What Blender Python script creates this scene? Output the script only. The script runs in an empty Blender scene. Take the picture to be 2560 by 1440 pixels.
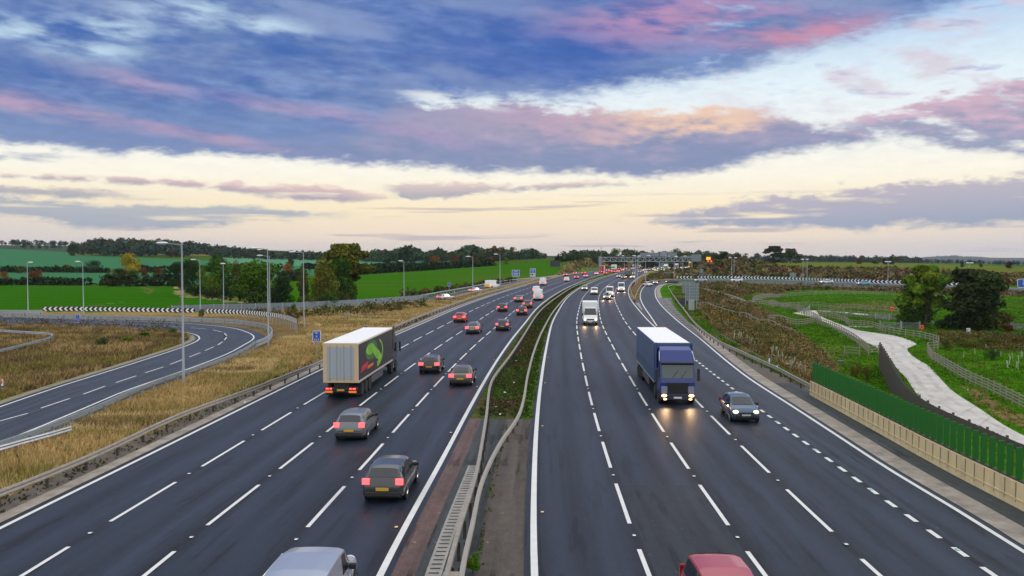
import bpy, bmesh, math, random
import numpy as np
from mathutils import Vector, Matrix

# ------------------------------------------------------------------ camera, sky, sun, exposure
SC = bpy.context.scene
COL = SC.collection
F = 2230.0            # focal length in photo pixels (2560 wide)
CAM_H = 10.4
PITCH = math.atan(84 / 2230.0)
cam_data = bpy.data.cameras.new("Camera")
cam_data.sensor_width = 36.0
cam_data.lens = 36.0 * F / 2560.0
cam_data.clip_start = 0.3
cam_data.clip_end = 30000
cam = bpy.data.objects.new("Camera", cam_data)
COL.objects.link(cam)
cam.location = (0, 0, CAM_H)
cam.rotation_euler = (math.pi / 2 - PITCH, 0, 0)
SC.camera = cam
SC.view_settings.view_transform = 'Standard'
SC.view_settings.look = 'None'
SC.view_settings.exposure = 0.0
SC.view_settings.gamma = 1.0
SC.view_settings.use_curve_mapping = False
try:
    SC.cycles.use_denoising = True
    SC.cycles.max_bounces = 6
    SC.cycles.transparent_max_bounces = 6
    SC.cycles.volume_bounces = 0
    SC.cycles.sample_clamp_indirect = 4.0
except Exception:
    pass


def srgb(r, g, b):
    def f(c):
        c = c / 255.0
        return c / 12.92 if c <= 0.04045 else ((c + 0.055) / 1.055) ** 2.4
    return (f(r), f(g), f(b))


def ray_dir(px, py):
    cx = (px - 1280) / F
    cy = (720 - py) / F
    return np.array([cx, math.cos(PITCH) + cy * math.sin(PITCH), -math.sin(PITCH) + cy * math.cos(PITCH)])


def sky_ae(px, py):
    d = ray_dir(px, py)
    d = d / np.linalg.norm(d)
    return math.degrees(math.atan2(d[0], d[1])), math.degrees(math.asin(d[2]))


SUN_EL, SUN_AZ = math.radians(24), math.radians(62)
W = bpy.data.worlds.new("World")
SC.world = W
W.use_nodes = True
NT = W.node_tree
NT.nodes.clear()


class V:
    """operator overloading on shader sockets, to write the cloud formulas readably"""
    tree = NT

    def __init__(s, sock):
        s.s = sock

    @staticmethod
    def node(t):
        return V.tree.nodes.new(t)

    @staticmethod
    def put(sock, v):
        if isinstance(v, V):
            V.tree.links.new(v.s, sock)
        else:
            sock.default_value = v

    @staticmethod
    def m(op, a, b=0.0, c=None, clamp=False):
        n = V.node('ShaderNodeMath')
        n.operation = op
        n.use_clamp = clamp
        V.put(n.inputs[0], a)
        V.put(n.inputs[1], b)
        if c is not None:
            V.put(n.inputs[2], c)
        return V(n.outputs[0])

    def __add__(a, b): return V.m('ADD', a, b)
    __radd__ = __add__
    def __sub__(a, b): return V.m('SUBTRACT', a, b)
    def __rsub__(a, b): return V.m('SUBTRACT', b, a)
    def __mul__(a, b): return V.m('MULTIPLY', a, b)
    __rmul__ = __mul__
    def __truediv__(a, b): return V.m('DIVIDE', a, b)


def vmin(a, b): return V.m('MINIMUM', a, b)
def vmax(a, b): return V.m('MAXIMUM', a, b)


def sstep(x, lo, hi, t0=0.0, t1=1.0):
    n = V.node('ShaderNodeMapRange')
    n.interpolation_type = 'SMOOTHSTEP'
    V.put(n.inputs['Value'], x)
    n.inputs['From Min'].default_value = lo
    n.inputs['From Max'].default_value = hi
    n.inputs['To Min'].default_value = t0
    n.inputs['To Max'].default_value = t1
    return V(n.outputs[0])


def comb(x, y, z=0.0):
    n = V.node('ShaderNodeCombineXYZ')
    for i, v in enumerate((x, y, z)):
        V.put(n.inputs[i], v)
    return V(n.outputs[0])


def noise(vec, scale=1.0, detail=5, rough=0.55, dist=0.0):
    n = V.node('ShaderNodeTexNoise')
    n.inputs['Scale'].default_value = scale
    n.inputs['Detail'].default_value = detail
    n.inputs['Roughness'].default_value = rough
    n.inputs['Distortion'].default_value = dist
    V.put(n.inputs['Vector'], vec)
    return V(n.outputs['Fac'])


def mixc(a, b, f):
    n = V.node('ShaderNodeMix')
    n.data_type = 'RGBA'
    V.put(n.inputs[0], f)
    for sock, v in ((n.inputs[6], a), (n.inputs[7], b)):
        if isinstance(v, V):
            V.put(sock, v)
        else:
            sock.default_value = (v[0], v[1], v[2], 1)
    return V(n.outputs[2])


def ramp(x, stops, mode='LINEAR'):
    n = V.node('ShaderNodeValToRGB')
    V.put(n.inputs[0], x)
    r = n.color_ramp
    r.interpolation = mode
    while len(r.elements) > 1:
        r.elements.remove(r.elements[-1])
    for i, (p, c) in enumerate(stops):
        e = r.elements[0] if i == 0 else r.elements.new(p)
        e.position = p
        e.color = (c[0], c[1], c[2], 1) if not isinstance(c, float) else (c, c, c, 1)
    return V(n.outputs[0])


def build_sky():
    tc = V.node('ShaderNodeTexCoord')
    sp = V.node('ShaderNodeSeparateXYZ')
    NT.links.new(tc.outputs['Generated'], sp.inputs[0])
    x, y, z = (V(o) for o in sp.outputs)
    A = V.m('ARCTAN2', x, y) * 57.29578
    E = V.m('ARCSINE', z) * 57.29578
    # warp: cloud edges wander
    n1 = noise(comb(A * 0.10, E * 0.30, 3.1), 1, 4, .55) - 0.5
    n2 = noise(comb(A * 0.10, E * 0.30, 9.7), 1, 4, .55) - 0.5
    n3 = noise(comb(A * 0.40, E * 1.2, 5.2), 1, 4, .5) - 0.5
    n4 = noise(comb(A * 1.0, E * 2.4, 2.2), 1, 3, .5) - 0.5
    n5 = noise(comb(A * 2.0, E * 5.0, 8.2), 1, 3, .55) - 0.5
    Aw = A + n1 * 4.0 + n3 * 1.2
    # clouds sink to the right: shear the streak noise
    Es = E + A * 0.075
    soft = noise(comb(A * 0.13, Es * 0.62, 1.3), 1, 4, .5)
    puff = noise(comb(A * 0.30 + n2 * 1.2, Es * 0.95 + n1 * 1.0, 7.7), 1, 4, .5)
    fine = noise(comb(A * 0.42 + n1 * 1.5, Es * 1.7, 4.4), 1, 5, .52)
    streak = noise(comb(A * 0.11, E * 1.5, 6.4), 1, 3, .5)
    AN = (Aw + 60.0) / 120.0

    def curve(pts):
        st = []
        for px, py in pts:
            a, e = sky_ae(px, py)
            st.append((min(1, max(0, (a + 60) / 120)), (e + 2) / 30))
        return ramp(AN, [(p, float(v)) for p, v in st]) * 30.0 - 2.0

    def band(up, lo, s_up=0.5, s_lo=0.4, amp=1.0):
        cu, cl = curve(up), curve(lo)
        w = n2 * (1.0 * amp) + n3 * (1.9 * amp) + n4 * (1.5 * amp) + n5 * (.8 * amp)
        m_up = sstep(cu - E + w, -s_up, s_up)
        m_lo = sstep(E - cl + w * 0.7, -s_lo, s_lo)
        t = V.m('DIVIDE', E - cl, vmax(cu - cl, 0.15), clamp=True)
        return m_up * m_lo, t

    def blob(px, py, rx, ry, rot=0.0, warp=1.0):
        a, e = sky_ae(px, py)
        k = 0.0257 * 0.93
        da = A - a + n1 * (2.0 * warp)
        de = E - e + n2 * (1.0 * warp) + n3 * (.5 * warp)
        c, s_ = math.cos(math.radians(rot)), math.sin(math.radians(rot))
        u = (da * c + de * s_) / (rx * k)
        v = (de * c - da * s_) / (ry * k)
        d = V.m('SQRT', u * u + v * v)
        return sstep(d, 1.0, 0.15)

    # clear sky behind the clouds
    EN = (E + 2.0) / 30.0

    def es(py):
        return (sky_ae(1280, py)[1] + 2) / 30
    clear = ramp(EN, [(0.0, srgb(206, 196, 192)), (es(630), srgb(226, 212, 202)), (es(590), srgb(246, 226, 204)), (es(520), srgb(255, 238, 202)),
                      (es(440), srgb(255, 250, 234)), (es(330), srgb(244, 249, 248)), (es(200), srgb(224, 240, 250)),
                      (es(60), srgb(176, 206, 240)), (0.75, srgb(150, 185, 230)), (1.0, srgb(140, 178, 228))])
    # the glow sits ahead; the sides are greyer, the left a little pinker
    side = sstep(V.m('ABSOLUTE', A - 3.0), 12.0, 34.0)
    low = sstep(E, 4.5, 0.5)
    clear = mixc(clear, srgb(213, 208, 208), side * low * 0.75)
    c = clear
    # faint high veil on the right
    veil = sstep(puff + fine * .3, .62, .85) * sstep(A, 8, 20) * sstep(E, 6.5, 9.5)
    c = mixc(c, srgb(216, 200, 214), veil * 0.65)
    veil2 = sstep(fine + soft * .3, .72, .85) * sstep(A, 10, 24) * sstep(E, 7.5, 10.5)
    c = mixc(c, srgb(165, 178, 214), veil2 * 0.6)

    # thin low streaks
    ths = noise(comb(A * 0.10, E * 2.2, 12.0), 1, 4, .5)
    c = mixc(c, srgb(190, 180, 186), sstep(ths, .56, .70) * sstep(E, 4.6, 2.6) * sstep(E, -0.2, .5) * .75)

    # lower right wedge
    m, t = band([(1540, 553), (1700, 532), (1850, 502), (2000, 484), (2200, 470), (2400, 452), (2560, 442), (2900, 420)],
                [(1540, 555), (1700, 563), (1900, 570), (2100, 574), (2300, 565), (2560, 556), (2900, 548)], .28, .3, .7)
    mm = m * sstep(streak + (fine - .5) * .35, .26, .46) * sstep(Aw, 5.0, 12.5)
    c = mixc(c, mixc(srgb(150, 163, 188), srgb(190, 182, 196), t), mm * .95)
    # left low streaks
    for up, lo, col1, col2, lim in (
            ([(-300, 418), (0, 434), (300, 444), (500, 453), (700, 465), (860, 473), (960, 491)],
             [(-300, 430), (0, 441), (300, 456), (600, 482), (750, 500), (900, 504), (960, 495)], (158, 156, 178), (222, 190, 190), -6.6),
            ([(-300, 484), (0, 494), (200, 508), (400, 514), (620, 516), (830, 532)],
             [(-300, 520), (0, 540), (200, 566), (400, 570), (520, 560), (640, 548), (830, 541)], (160, 172, 188), (178, 182, 192), -9.8),
            ([(-300, 462), (0, 467), (150, 472), (330, 488)], [(-300, 482), (0, 485), (200, 494), (330, 492)], (160, 168, 184), (190, 180, 186), -21.8),
            ([(-300, 378), (0, 383), (150, 388), (260, 396)], [(-300, 396), (0, 400), (150, 404), (260, 399)], (170, 182, 200), (190, 196, 208), -23.0)):
        m, t = band(up, lo, .22, .2, .45)
        m = m * sstep(Aw, lim + 1.5, lim - 4.5) * sstep(streak + (fine - .5) * .35, .26, .46)
        c = mixc(c, mixc(srgb(*col1), srgb(*col2), t), m * .9)
    m, t = band([(940, 452), (1040, 456), (1300, 463), (1500, 455), (1800, 452)], [(940, 468), (1040, 496), (1130, 492), (1300, 474), (1500, 464), (1800, 460)], .2, .2, .5)
    m = m * sstep(Aw, -8.6, -6.5) * sstep(Aw, 11.0, 4.0)
    c = mixc(c, mixc(srgb(158, 158, 180), srgb(226, 200, 194), t), m * .85)

    # right pink-grey cloud
    m, t = band([(2050, 312), (2120, 300), (2190, 284), (2300, 262), (2400, 240), (2450, 226), (2560, 204), (2900, 160)],
                [(2050, 316), (2180, 332), (2300, 348), (2400, 374), (2500, 388), (2560, 394), (2900, 440)], .38, .42, .9)
    m = m * sstep(Aw, 18.4, 22.5) * sstep(puff + (fine - .5) * .5, .22, .46)
    c = mixc(c, mixc(srgb(146, 154, 186), srgb(206, 174, 194), sstep(t + (fine - .5) * 1.6 + n4 * .6, .2, .95)), m * .95)

    # lavender band across the middle
    m, t = band([(-300, 200), (600, 250), (1000, 245), (1100, 258), (1290, 254), (1350, 278), (1500, 282), (1800, 272), (1950, 284), (2050, 316), (2200, 338), (2320, 376)],
                [(-300, 352), (0, 352), (320, 378), (640, 388), (900, 412), (1100, 420), (1450, 430), (1600, 444), (1780, 424), (1900, 392), (2050, 366), (2200, 350), (2320, 377)], .42, .42, .8)
    m = m * sstep(Aw, 25.5, 21.0)
    body = mixc(srgb(138, 150, 184), srgb(172, 164, 190), sstep(t + (puff - .5) * 1.6 + n4 * .5, .1, .9))
    body = mixc(body, srgb(122, 142, 188), sstep(A, 2, -18) * .7)
    body = mixc(body, srgb(240, 204, 180), sstep(t + (fine - .5) * 1.3 + n4 * .6, .42, 1.0) * sstep(A, 2.0, 8.5) * sstep(A, 18.5, 14.0) * .9)
    body = mixc(body, srgb(196, 166, 186), sstep(t + (fine - .5) * 1.2 + n4 * .5, .35, .95) * sstep(A, -5, 3) * sstep(A, 10, 3.5) * .6)
    c = mixc(c, body, m)

    # deep blue upper deck
    m, t = band([(-300, -900), (1280, -900), (2900, -900)],
                [(-300, 330), (0, 330), (320, 352), (640, 360), (860, 345), (990, 268), (1100, 246), (1280, 246), (1400, 238), (1600, 208), (1800, 184), (1950, 132),
                 (2100, 104), (2260, 66), (2350, 16), (2450, -30), (2900, -120)], .5, .8, 1.1)
    big = noise(comb(A * 0.075, Es * 0.42, 2.9), 1, 3, .45)
    bil = puff * .50 + fine * .22 + big * .62 + n4 * .08 + .01
    deck = mixc(srgb(74, 110, 178), srgb(128, 150, 192), sstep(bil, .46, .90))
    deck = mixc(deck, srgb(134, 158, 204), sstep(soft + (fine - .5) * .7 + n4 * .2, .44, .80) * .7)
    deck = mixc(deck, srgb(62, 98, 178), sstep(A, -16, 2) * sstep(A, 16, 4) * sstep(E, 8.5, 11.5) * .55)
    deck = mixc(deck, srgb(140, 158, 198), sstep(big + (puff - .5) * .5, .50, .72) * .45)
    deck = mixc(deck, srgb(128, 150, 192), sstep(E, 10.5, 6.0) * sstep(A, 6, -6) * .85)
    gaps = vmax(vmax(blob(95, 75, 240, 50, 0, 2), blob(275, 60, 220, 50, 0, 2)), vmax(vmax(blob(440, 30, 230, 60, 0, 2), blob(600, 62, 260, 44, 0, 2)), blob(200, 118, 200, 40, 0, 2)))
    deck = mixc(deck, srgb(190, 216, 236), gaps * sstep(puff + fine * .4, .52, .86) * .95)
    pk = vmax(blob(1720, 45, 520, 105, 0), blob(2010, 84, 300, 46, 0))
    deck = mixc(deck, srgb(188, 146, 182), pk * sstep(soft + (fine - .5) * .9, .25, .66) * .85)
    deck = mixc(deck, srgb(206, 142, 162), blob(2010, 78, 300, 52, 2, 1.2) * sstep(fine, .25, .7) * .65)
    s1 = vmax(blob(100, 268, 430, 40, -8.5, .8), blob(480, 335, 360, 26, -7, .8))
    s2 = vmax(blob(780, 280, 380, 34, -8, .8), vmax(blob(1050, 338, 360, 30, -9, .8), blob(330, 205, 240, 40, -8, .9)))
    c2 = mixc(c, deck, m)
    # the deck is broken near its lower right edge
    c = mixc(c, c2, vmax(sstep(puff + (fine - .5) * .6, .22, .50), sstep(A, 15.0, 10.0)))
    c = mixc(c, srgb(200, 164, 186), s1 * sstep(fine, .15, .75) * .75)
    c = mixc(c, srgb(174, 156, 192), s2 * sstep(fine, .15, .75) * .8)
    # bright rim where the deck opens
    rim = blob(1130, 252, 210, 22, -8, .5)
    c = mixc(c, srgb(236, 240, 240), rim * sstep(fine, .35, .6) * .8)

    # billows: small changes of thickness everywhere
    vmb = V.node('ShaderNodeVectorMath')
    vmb.operation = 'SCALE'
    NT.links.new(c.s, vmb.inputs[0])
    V.put(vmb.inputs['Scale'], 1.0 + (n4 * .12 + n5 * .08 + (fine - .5) * .18) * sstep(E, 1.5, 8.0))
    c = V(vmb.outputs[0])

    # sky texture overhead and behind the camera, plus added unseen brightness lighting the ground
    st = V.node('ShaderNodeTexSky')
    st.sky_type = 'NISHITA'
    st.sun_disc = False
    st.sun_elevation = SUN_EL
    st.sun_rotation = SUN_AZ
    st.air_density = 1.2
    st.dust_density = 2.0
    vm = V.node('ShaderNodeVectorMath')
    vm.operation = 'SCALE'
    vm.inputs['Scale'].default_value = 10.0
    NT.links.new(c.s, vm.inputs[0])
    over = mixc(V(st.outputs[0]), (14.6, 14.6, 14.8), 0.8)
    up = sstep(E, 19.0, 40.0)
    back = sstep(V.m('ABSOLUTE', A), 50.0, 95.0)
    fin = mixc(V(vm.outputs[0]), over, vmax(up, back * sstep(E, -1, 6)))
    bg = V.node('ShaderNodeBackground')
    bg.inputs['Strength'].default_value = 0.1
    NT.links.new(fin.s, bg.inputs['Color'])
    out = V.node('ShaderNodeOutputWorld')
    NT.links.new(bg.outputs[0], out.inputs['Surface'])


build_sky()
try:
    W.cycles.sampling_method = 'MANUAL'
    W.cycles.sample_map_resolution = 512
except Exception:
    pass

sun_data = bpy.data.lights.new("Sun", 'SUN')
sun_data.energy = 0.9
sun_data.angle = math.radians(14)
sun_data.color = (1.0, 0.90, 0.80)
sun = bpy.data.objects.new("Sun", sun_data)
COL.objects.link(sun)
sd = Vector((math.sin(SUN_AZ) * math.cos(SUN_EL), math.cos(SUN_AZ) * math.cos(SUN_EL), math.sin(SUN_EL)))
sun.rotation_euler = (-sd).to_track_quat('-Z', 'Y').to_euler()

# ------------------------------------------------------------------ helpers
RNG = np.random.default_rng(7)
random.seed(7)
_mats = {}


def mat(name, col, rough=0.6, metal=0.0, var=0.0, scale=4.0, bump=0.0, emit=None, estr=0.0, alpha=None, spec=None, coat=0.0, vcol=False, stretch=None, trans=0.0):
    """procedural surface: base colour with noise variation, optional bump, vertex tint and glow"""
    if name in _mats:
        return _mats[name]
    m = bpy.data.materials.new(name)
    m.use_nodes = True
    nt = m.node_tree
    b = nt.nodes['Principled BSDF']
    b.inputs['Roughness'].default_value = rough
    b.inputs['Metallic'].default_value = metal
    if spec is not None:
        b.inputs['Specular IOR Level'].default_value = spec
    if coat:
        b.inputs['Coat Weight'].default_value = coat
        b.inputs['Coat Roughness'].default_value = 0.08
    if trans:
        b.inputs['Subsurface Weight'].default_value = 0.0
    b.inputs['Base Color'].default_value = (*col, 1)
    if emit:
        b.inputs['Emission Color'].default_value = (*emit, 1)
        b.inputs['Emission Strength'].default_value = estr
    if var or bump or vcol:
        tcn = nt.nodes.new('ShaderNodeTexCoord')
        mp = nt.nodes.new('ShaderNodeMapping')
        nt.links.new(tcn.outputs['Object'], mp.inputs[0])
        if stretch:
            mp.inputs['Scale'].default_value = stretch
        nz = nt.nodes.new('ShaderNodeTexNoise')
        nz.inputs['Scale'].default_value = scale
        nz.inputs['Detail'].default_value = 6
        nz.inputs['Roughness'].default_value = .65
        nt.links.new(mp.outputs[0], nz.inputs['Vector'])
        mr = nt.nodes.new('ShaderNodeMapRange')
        mr.inputs['From Min'].default_value = .25
        mr.inputs['From Max'].default_value = .75
        mr.inputs['To Min'].default_value = 1 - var
        mr.inputs['To Max'].default_value = 1 + var
        nt.links.new(nz.outputs['Fac'], mr.inputs['Value'])
        vm = nt.nodes.new('ShaderNodeVectorMath')
        vm.operation = 'SCALE'
        if vcol:
            at_ = nt.nodes.new('ShaderNodeAttribute')
            at_.attribute_name = 'Col'
            mx = nt.nodes.new('ShaderNodeVectorMath')
            mx.operation = 'MULTIPLY'
            mx.inputs[1].default_value = col
            nt.links.new(at_.outputs['Color'], mx.inputs[0])
            nt.links.new(mx.outputs[0], vm.inputs[0])
        else:
            vm.inputs[0].default_value = col
        nt.links.new(mr.outputs[0], vm.inputs['Scale'])
        nt.links.new(vm.outputs[0], b.inputs['Base Color'])
        if bump:
            bp = nt.nodes.new('ShaderNodeBump')
            bp.inputs['Strength'].default_value = bump
            bp.inputs['Distance'].default_value = 0.05
            nt.links.new(nz.outputs['Fac'], bp.inputs['Height'])
            nt.links.new(bp.outputs[0], b.inputs['Normal'])
    _mats[name] = m
    return m


def tag(o, label=None, cat=None, group=None, kind=None):
    if label: o['label'] = label
    if cat: o['category'] = cat
    if group: o['group'] = group
    if kind: o['kind'] = kind
    return o


def empty(name, loc, rz=0.0):
    o = bpy.data.objects.new(name, None)
    o.empty_display_size = 0.3
    COL.objects.link(o)
    o.location = loc
    o.rotation_euler = (0, 0, rz)
    return o


def link_mesh(name, me, parent=None, material=None):
    o = bpy.data.objects.new(name, me)
    COL.objects.link(o)
    if parent is not None:
        o.parent = parent
    if material is not None:
        if len(me.materials) == 0:
            me.materials.append(material)
        elif me.materials[0] != material:
            o.material_slots[0].link = 'OBJECT'
            o.material_slots[0].material = material
    return o


def mesh_np(name, verts, faces, material=None, col=None, smooth=False, uv=None):
    """verts (n,3), faces (m,3|4) numpy; col per-vertex rgb"""
    verts = np.asarray(verts, dtype=np.float32)
    faces = np.asarray(faces, dtype=np.int32)
    me = bpy.data.meshes.new(name)
    k = faces.shape[1]
    me.vertices.add(len(verts))
    me.vertices.foreach_set('co', verts.ravel())
    me.loops.add(faces.size)
    me.loops.foreach_set('vertex_index', faces.ravel())
    me.polygons.add(len(faces))
    me.polygons.foreach_set('loop_start', np.arange(0, faces.size, k, dtype=np.int32))
    me.polygons.foreach_set('loop_total', np.full(len(faces), k, dtype=np.int32))
    if smooth:
        me.polygons.foreach_set('use_smooth', np.ones(len(faces), dtype=bool))
    if uv is not None:
        l = me.uv_layers.new(name='UVMap')
        l.data.foreach_set('uv', np.asarray(uv, dtype=np.float32)[faces.ravel()].ravel())
    me.update(calc_edges=True)
    if col is not None:
        a = me.color_attributes.new('Col', 'FLOAT_COLOR', 'POINT')
        c4 = np.ones((len(verts), 4), dtype=np.float32)
        c4[:, :3] = col
        a.data.foreach_set('color', c4.ravel())
    if material is not None:
        me.materials.append(material)
    me.validate()
    return me


class MB:
    """collects simple solids and links them as ONE mesh"""

    def __init__(s):
        s.v, s.f = [], []

    def add(s, vs, fs):
        b = len(s.v)
        s.v += [tuple(v) for v in vs]
        s.f += [tuple(i + b for i in f) for f in fs]
        return s

    def box(s, c, d, rz=0.0, ch=0.0):
        x, y, z = d[0] / 2, d[1] / 2, d[2] / 2
        if ch > 0:
            pr = [(-x + ch, -z), (x - ch, -z), (x, -z + ch), (x, z - ch), (x - ch, z), (-x + ch, z), (-x, z - ch), (-x, -z + ch)]
        else:
            pr = [(-x, -z), (x, -z), (x, z), (-x, z)]
        n = len(pr)
        ca, sa = math.cos(rz), math.sin(rz)
        vs = []
        for yy in (-y, y):
            for px, pz in pr:
                vs.append((c[0] + px * ca - yy * sa, c[1] + px * sa + yy * ca, c[2] + pz))
        fs = [tuple(range(n)), tuple(range(2 * n - 1, n - 1, -1))]
        fs += [(i, i + n, (i + 1) % n + n, (i + 1) % n) for i in range(n)]
        return s.add(vs, fs)

    def tube(s, pts, r, n=6, r2=None, caps=True):
        pts = [Vector(p) for p in pts]
        vs, fs = [], []
        for i, p in enumerate(pts):
            d = (pts[min(i + 1, len(pts) - 1)] - pts[max(i - 1, 0)])
            if d.length < 1e-9: d = Vector((0, 0, 1))
            d.normalize()
            a = d.orthogonal().normalized() if abs(d.z) > .9 else Vector((-d.y, d.x, 0)).normalized()
            b = d.cross(a)
            t = i / max(1, len(pts) - 1)
            rr = r if r2 is None else r + (r2 - r) * t
            if isinstance(r, (list, tuple)): rr = r[i]
            for k in range(n):
                an = 2 * math.pi * k / n
                vs.append(p + a * (math.cos(an) * rr) + b * (math.sin(an) * rr))
        for i in range(len(pts) - 1):
            for k in range(n):
                fs.append((i * n + k, i * n + (k + 1) % n, (i + 1) * n + (k + 1) % n, (i + 1) * n + k))
        if caps:
            fs.append(tuple(range(n - 1, -1, -1)))
            fs.append(tuple(range((len(pts) - 1) * n, len(pts) * n)))
        return s.add(vs, fs)

    def sweep(s, pts, prof, closed=True):
        """profile (offset to the right of travel, height) along a path; vertical stays vertical"""
        pts = [Vector(p) for p in pts]
        n = len(prof)
        vs, fs = [], []
        for i, p in enumerate(pts):
            d = (pts[min(i + 1, len(pts) - 1)] - pts[max(i - 1, 0)])
            d.z = 0
            d.normalize()
            rgt = Vector((d.y, -d.x, 0))
            for o, h in prof:
                vs.append(p + rgt * o + Vector((0, 0, h)))
        for i in range(len(pts) - 1):
            for k in range(n if closed else n - 1):
                fs.append((i * n + k, i * n + (k + 1) % n, (i + 1) * n + (k + 1) % n, (i + 1) * n + k))
        if closed:
            fs.append(tuple(range(n - 1, -1, -1)))
            fs.append(tuple(range((len(pts) - 1) * n, len(pts) * n)))
        return s.add(vs, fs)

    def lathe(s, prof, c, axis='z', n=16):
        """prof: (radius, along)"""
        vs, fs = [], []
        for r, a in prof:
            for k in range(n):
                an = 2 * math.pi * k / n
                u, w = r * math.cos(an), r * math.sin(an)
                p = {'z': (u, w, a), 'y': (u, a, w), 'x': (a, u, w)}[axis]
                vs.append((c[0] + p[0], c[1] + p[1], c[2] + p[2]))
        for i in range(len(prof) - 1):
            for k in range(n):
                fs.append((i * n + k, i * n + (k + 1) % n, (i + 1) * n + (k + 1) % n, (i + 1) * n + k))
        fs.append(tuple(range(n - 1, -1, -1)))
        fs.append(tuple(range((len(prof) - 1) * n, len(prof) * n)))
        return s.add(vs, fs)

    def ell(s, c, r, n=8, m=5):
        prof = [(math.cos(math.pi * (i / m - .5)), math.sin(math.pi * (i / m - .5))) for i in range(m + 1)]
        vs, fs = [], []
        for rr, a in prof:
            for k in range(n):
                an = 2 * math.pi * k / n
                vs.append((c[0] + r[0] * rr * math.cos(an), c[1] + r[1] * rr * math.sin(an), c[2] + r[2] * a))
        for i in range(m):
            for k in range(n):
                fs.append((i * n + k, i * n + (k + 1) % n, (i + 1) * n + (k + 1) % n, (i + 1) * n + k))
        return s.add(vs, fs)

    def mesh(s, name, material=None, smooth=False, sharp=True):
        me = bpy.data.meshes.new(name)
        me.from_pydata(s.v, [], s.f)
        me.update()
        bm = bmesh.new()
        bm.from_mesh(me)
        bmesh.ops.remove_doubles(bm, verts=bm.verts, dist=1e-5)
        bmesh.ops.recalc_face_normals(bm, faces=bm.faces)
        bm.to_mesh(me)
        bm.free()
        if smooth:
            for p in me.polygons: p.use_smooth = True
            if sharp:
                me.set_sharp_from_angle(angle=math.radians(38))
        if material: me.materials.append(material)
        return me

    def build(s, name, material, parent=None, smooth=False):
        return link_mesh(name, s.mesh(name, material, smooth), parent)


# ------------------------------------------------------------------ the motorway line and the lie of the land
KY = np.array([0, 15, 30, 45, 60, 80, 105, 135, 170, 210, 260, 320, 390, 460, 540, 640, 800, 1000., 1400])
CLX = np.array([-2.4, -2.27, -1.91, -1.22, -.56, .44, 2.02, 4.3, 6.99, 11.05, 17.18, 25.67, 36.6, 48.2, 63.0, 86., 126., 184., 310])
CRX = np.array([-1.9, -1.83, -1.75, -1.34, -.74, .26, 1.68, 3.6, 6.58, 10.39, 16.45, 25.32, 37.28, 50.0, 65.5, 88., 128., 186., 312])


def herm(K, Vv, y):
    y = np.asarray(y, dtype=float)
    m = np.gradient(Vv, K)
    i = np.clip(np.searchsorted(K, y) - 1, 0, len(K) - 2)
    h = K[i + 1] - K[i]
    t = (y - K[i]) / h
    return (2 * t**3 - 3 * t**2 + 1) * Vv[i] + (t**3 - 2 * t**2 + t) * h * m[i] + (-2 * t**3 + 3 * t**2) * Vv[i + 1] + (t**3 - t**2) * h * m[i + 1]


def lane_pt(side, y, off):
    """point at offset (m, right positive) from the carriageway reference line at distance y"""
    X = CLX if side == 'L' else CRX
    x = herm(KY, X, y)
    d = herm(KY, X, np.asarray(y) + .5) - herm(KY, X, np.asarray(y) - .5)
    n = np.sqrt(1 + d * d)
    return np.stack([x + off / n, np.asarray(y) - off * d / n], -1)


def road_heading(side, y):
    X = CLX if side == 'L' else CRX
    d = float(herm(KY, X, y + .5) - herm(KY, X, y - .5))
    return -math.atan(d)


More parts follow.
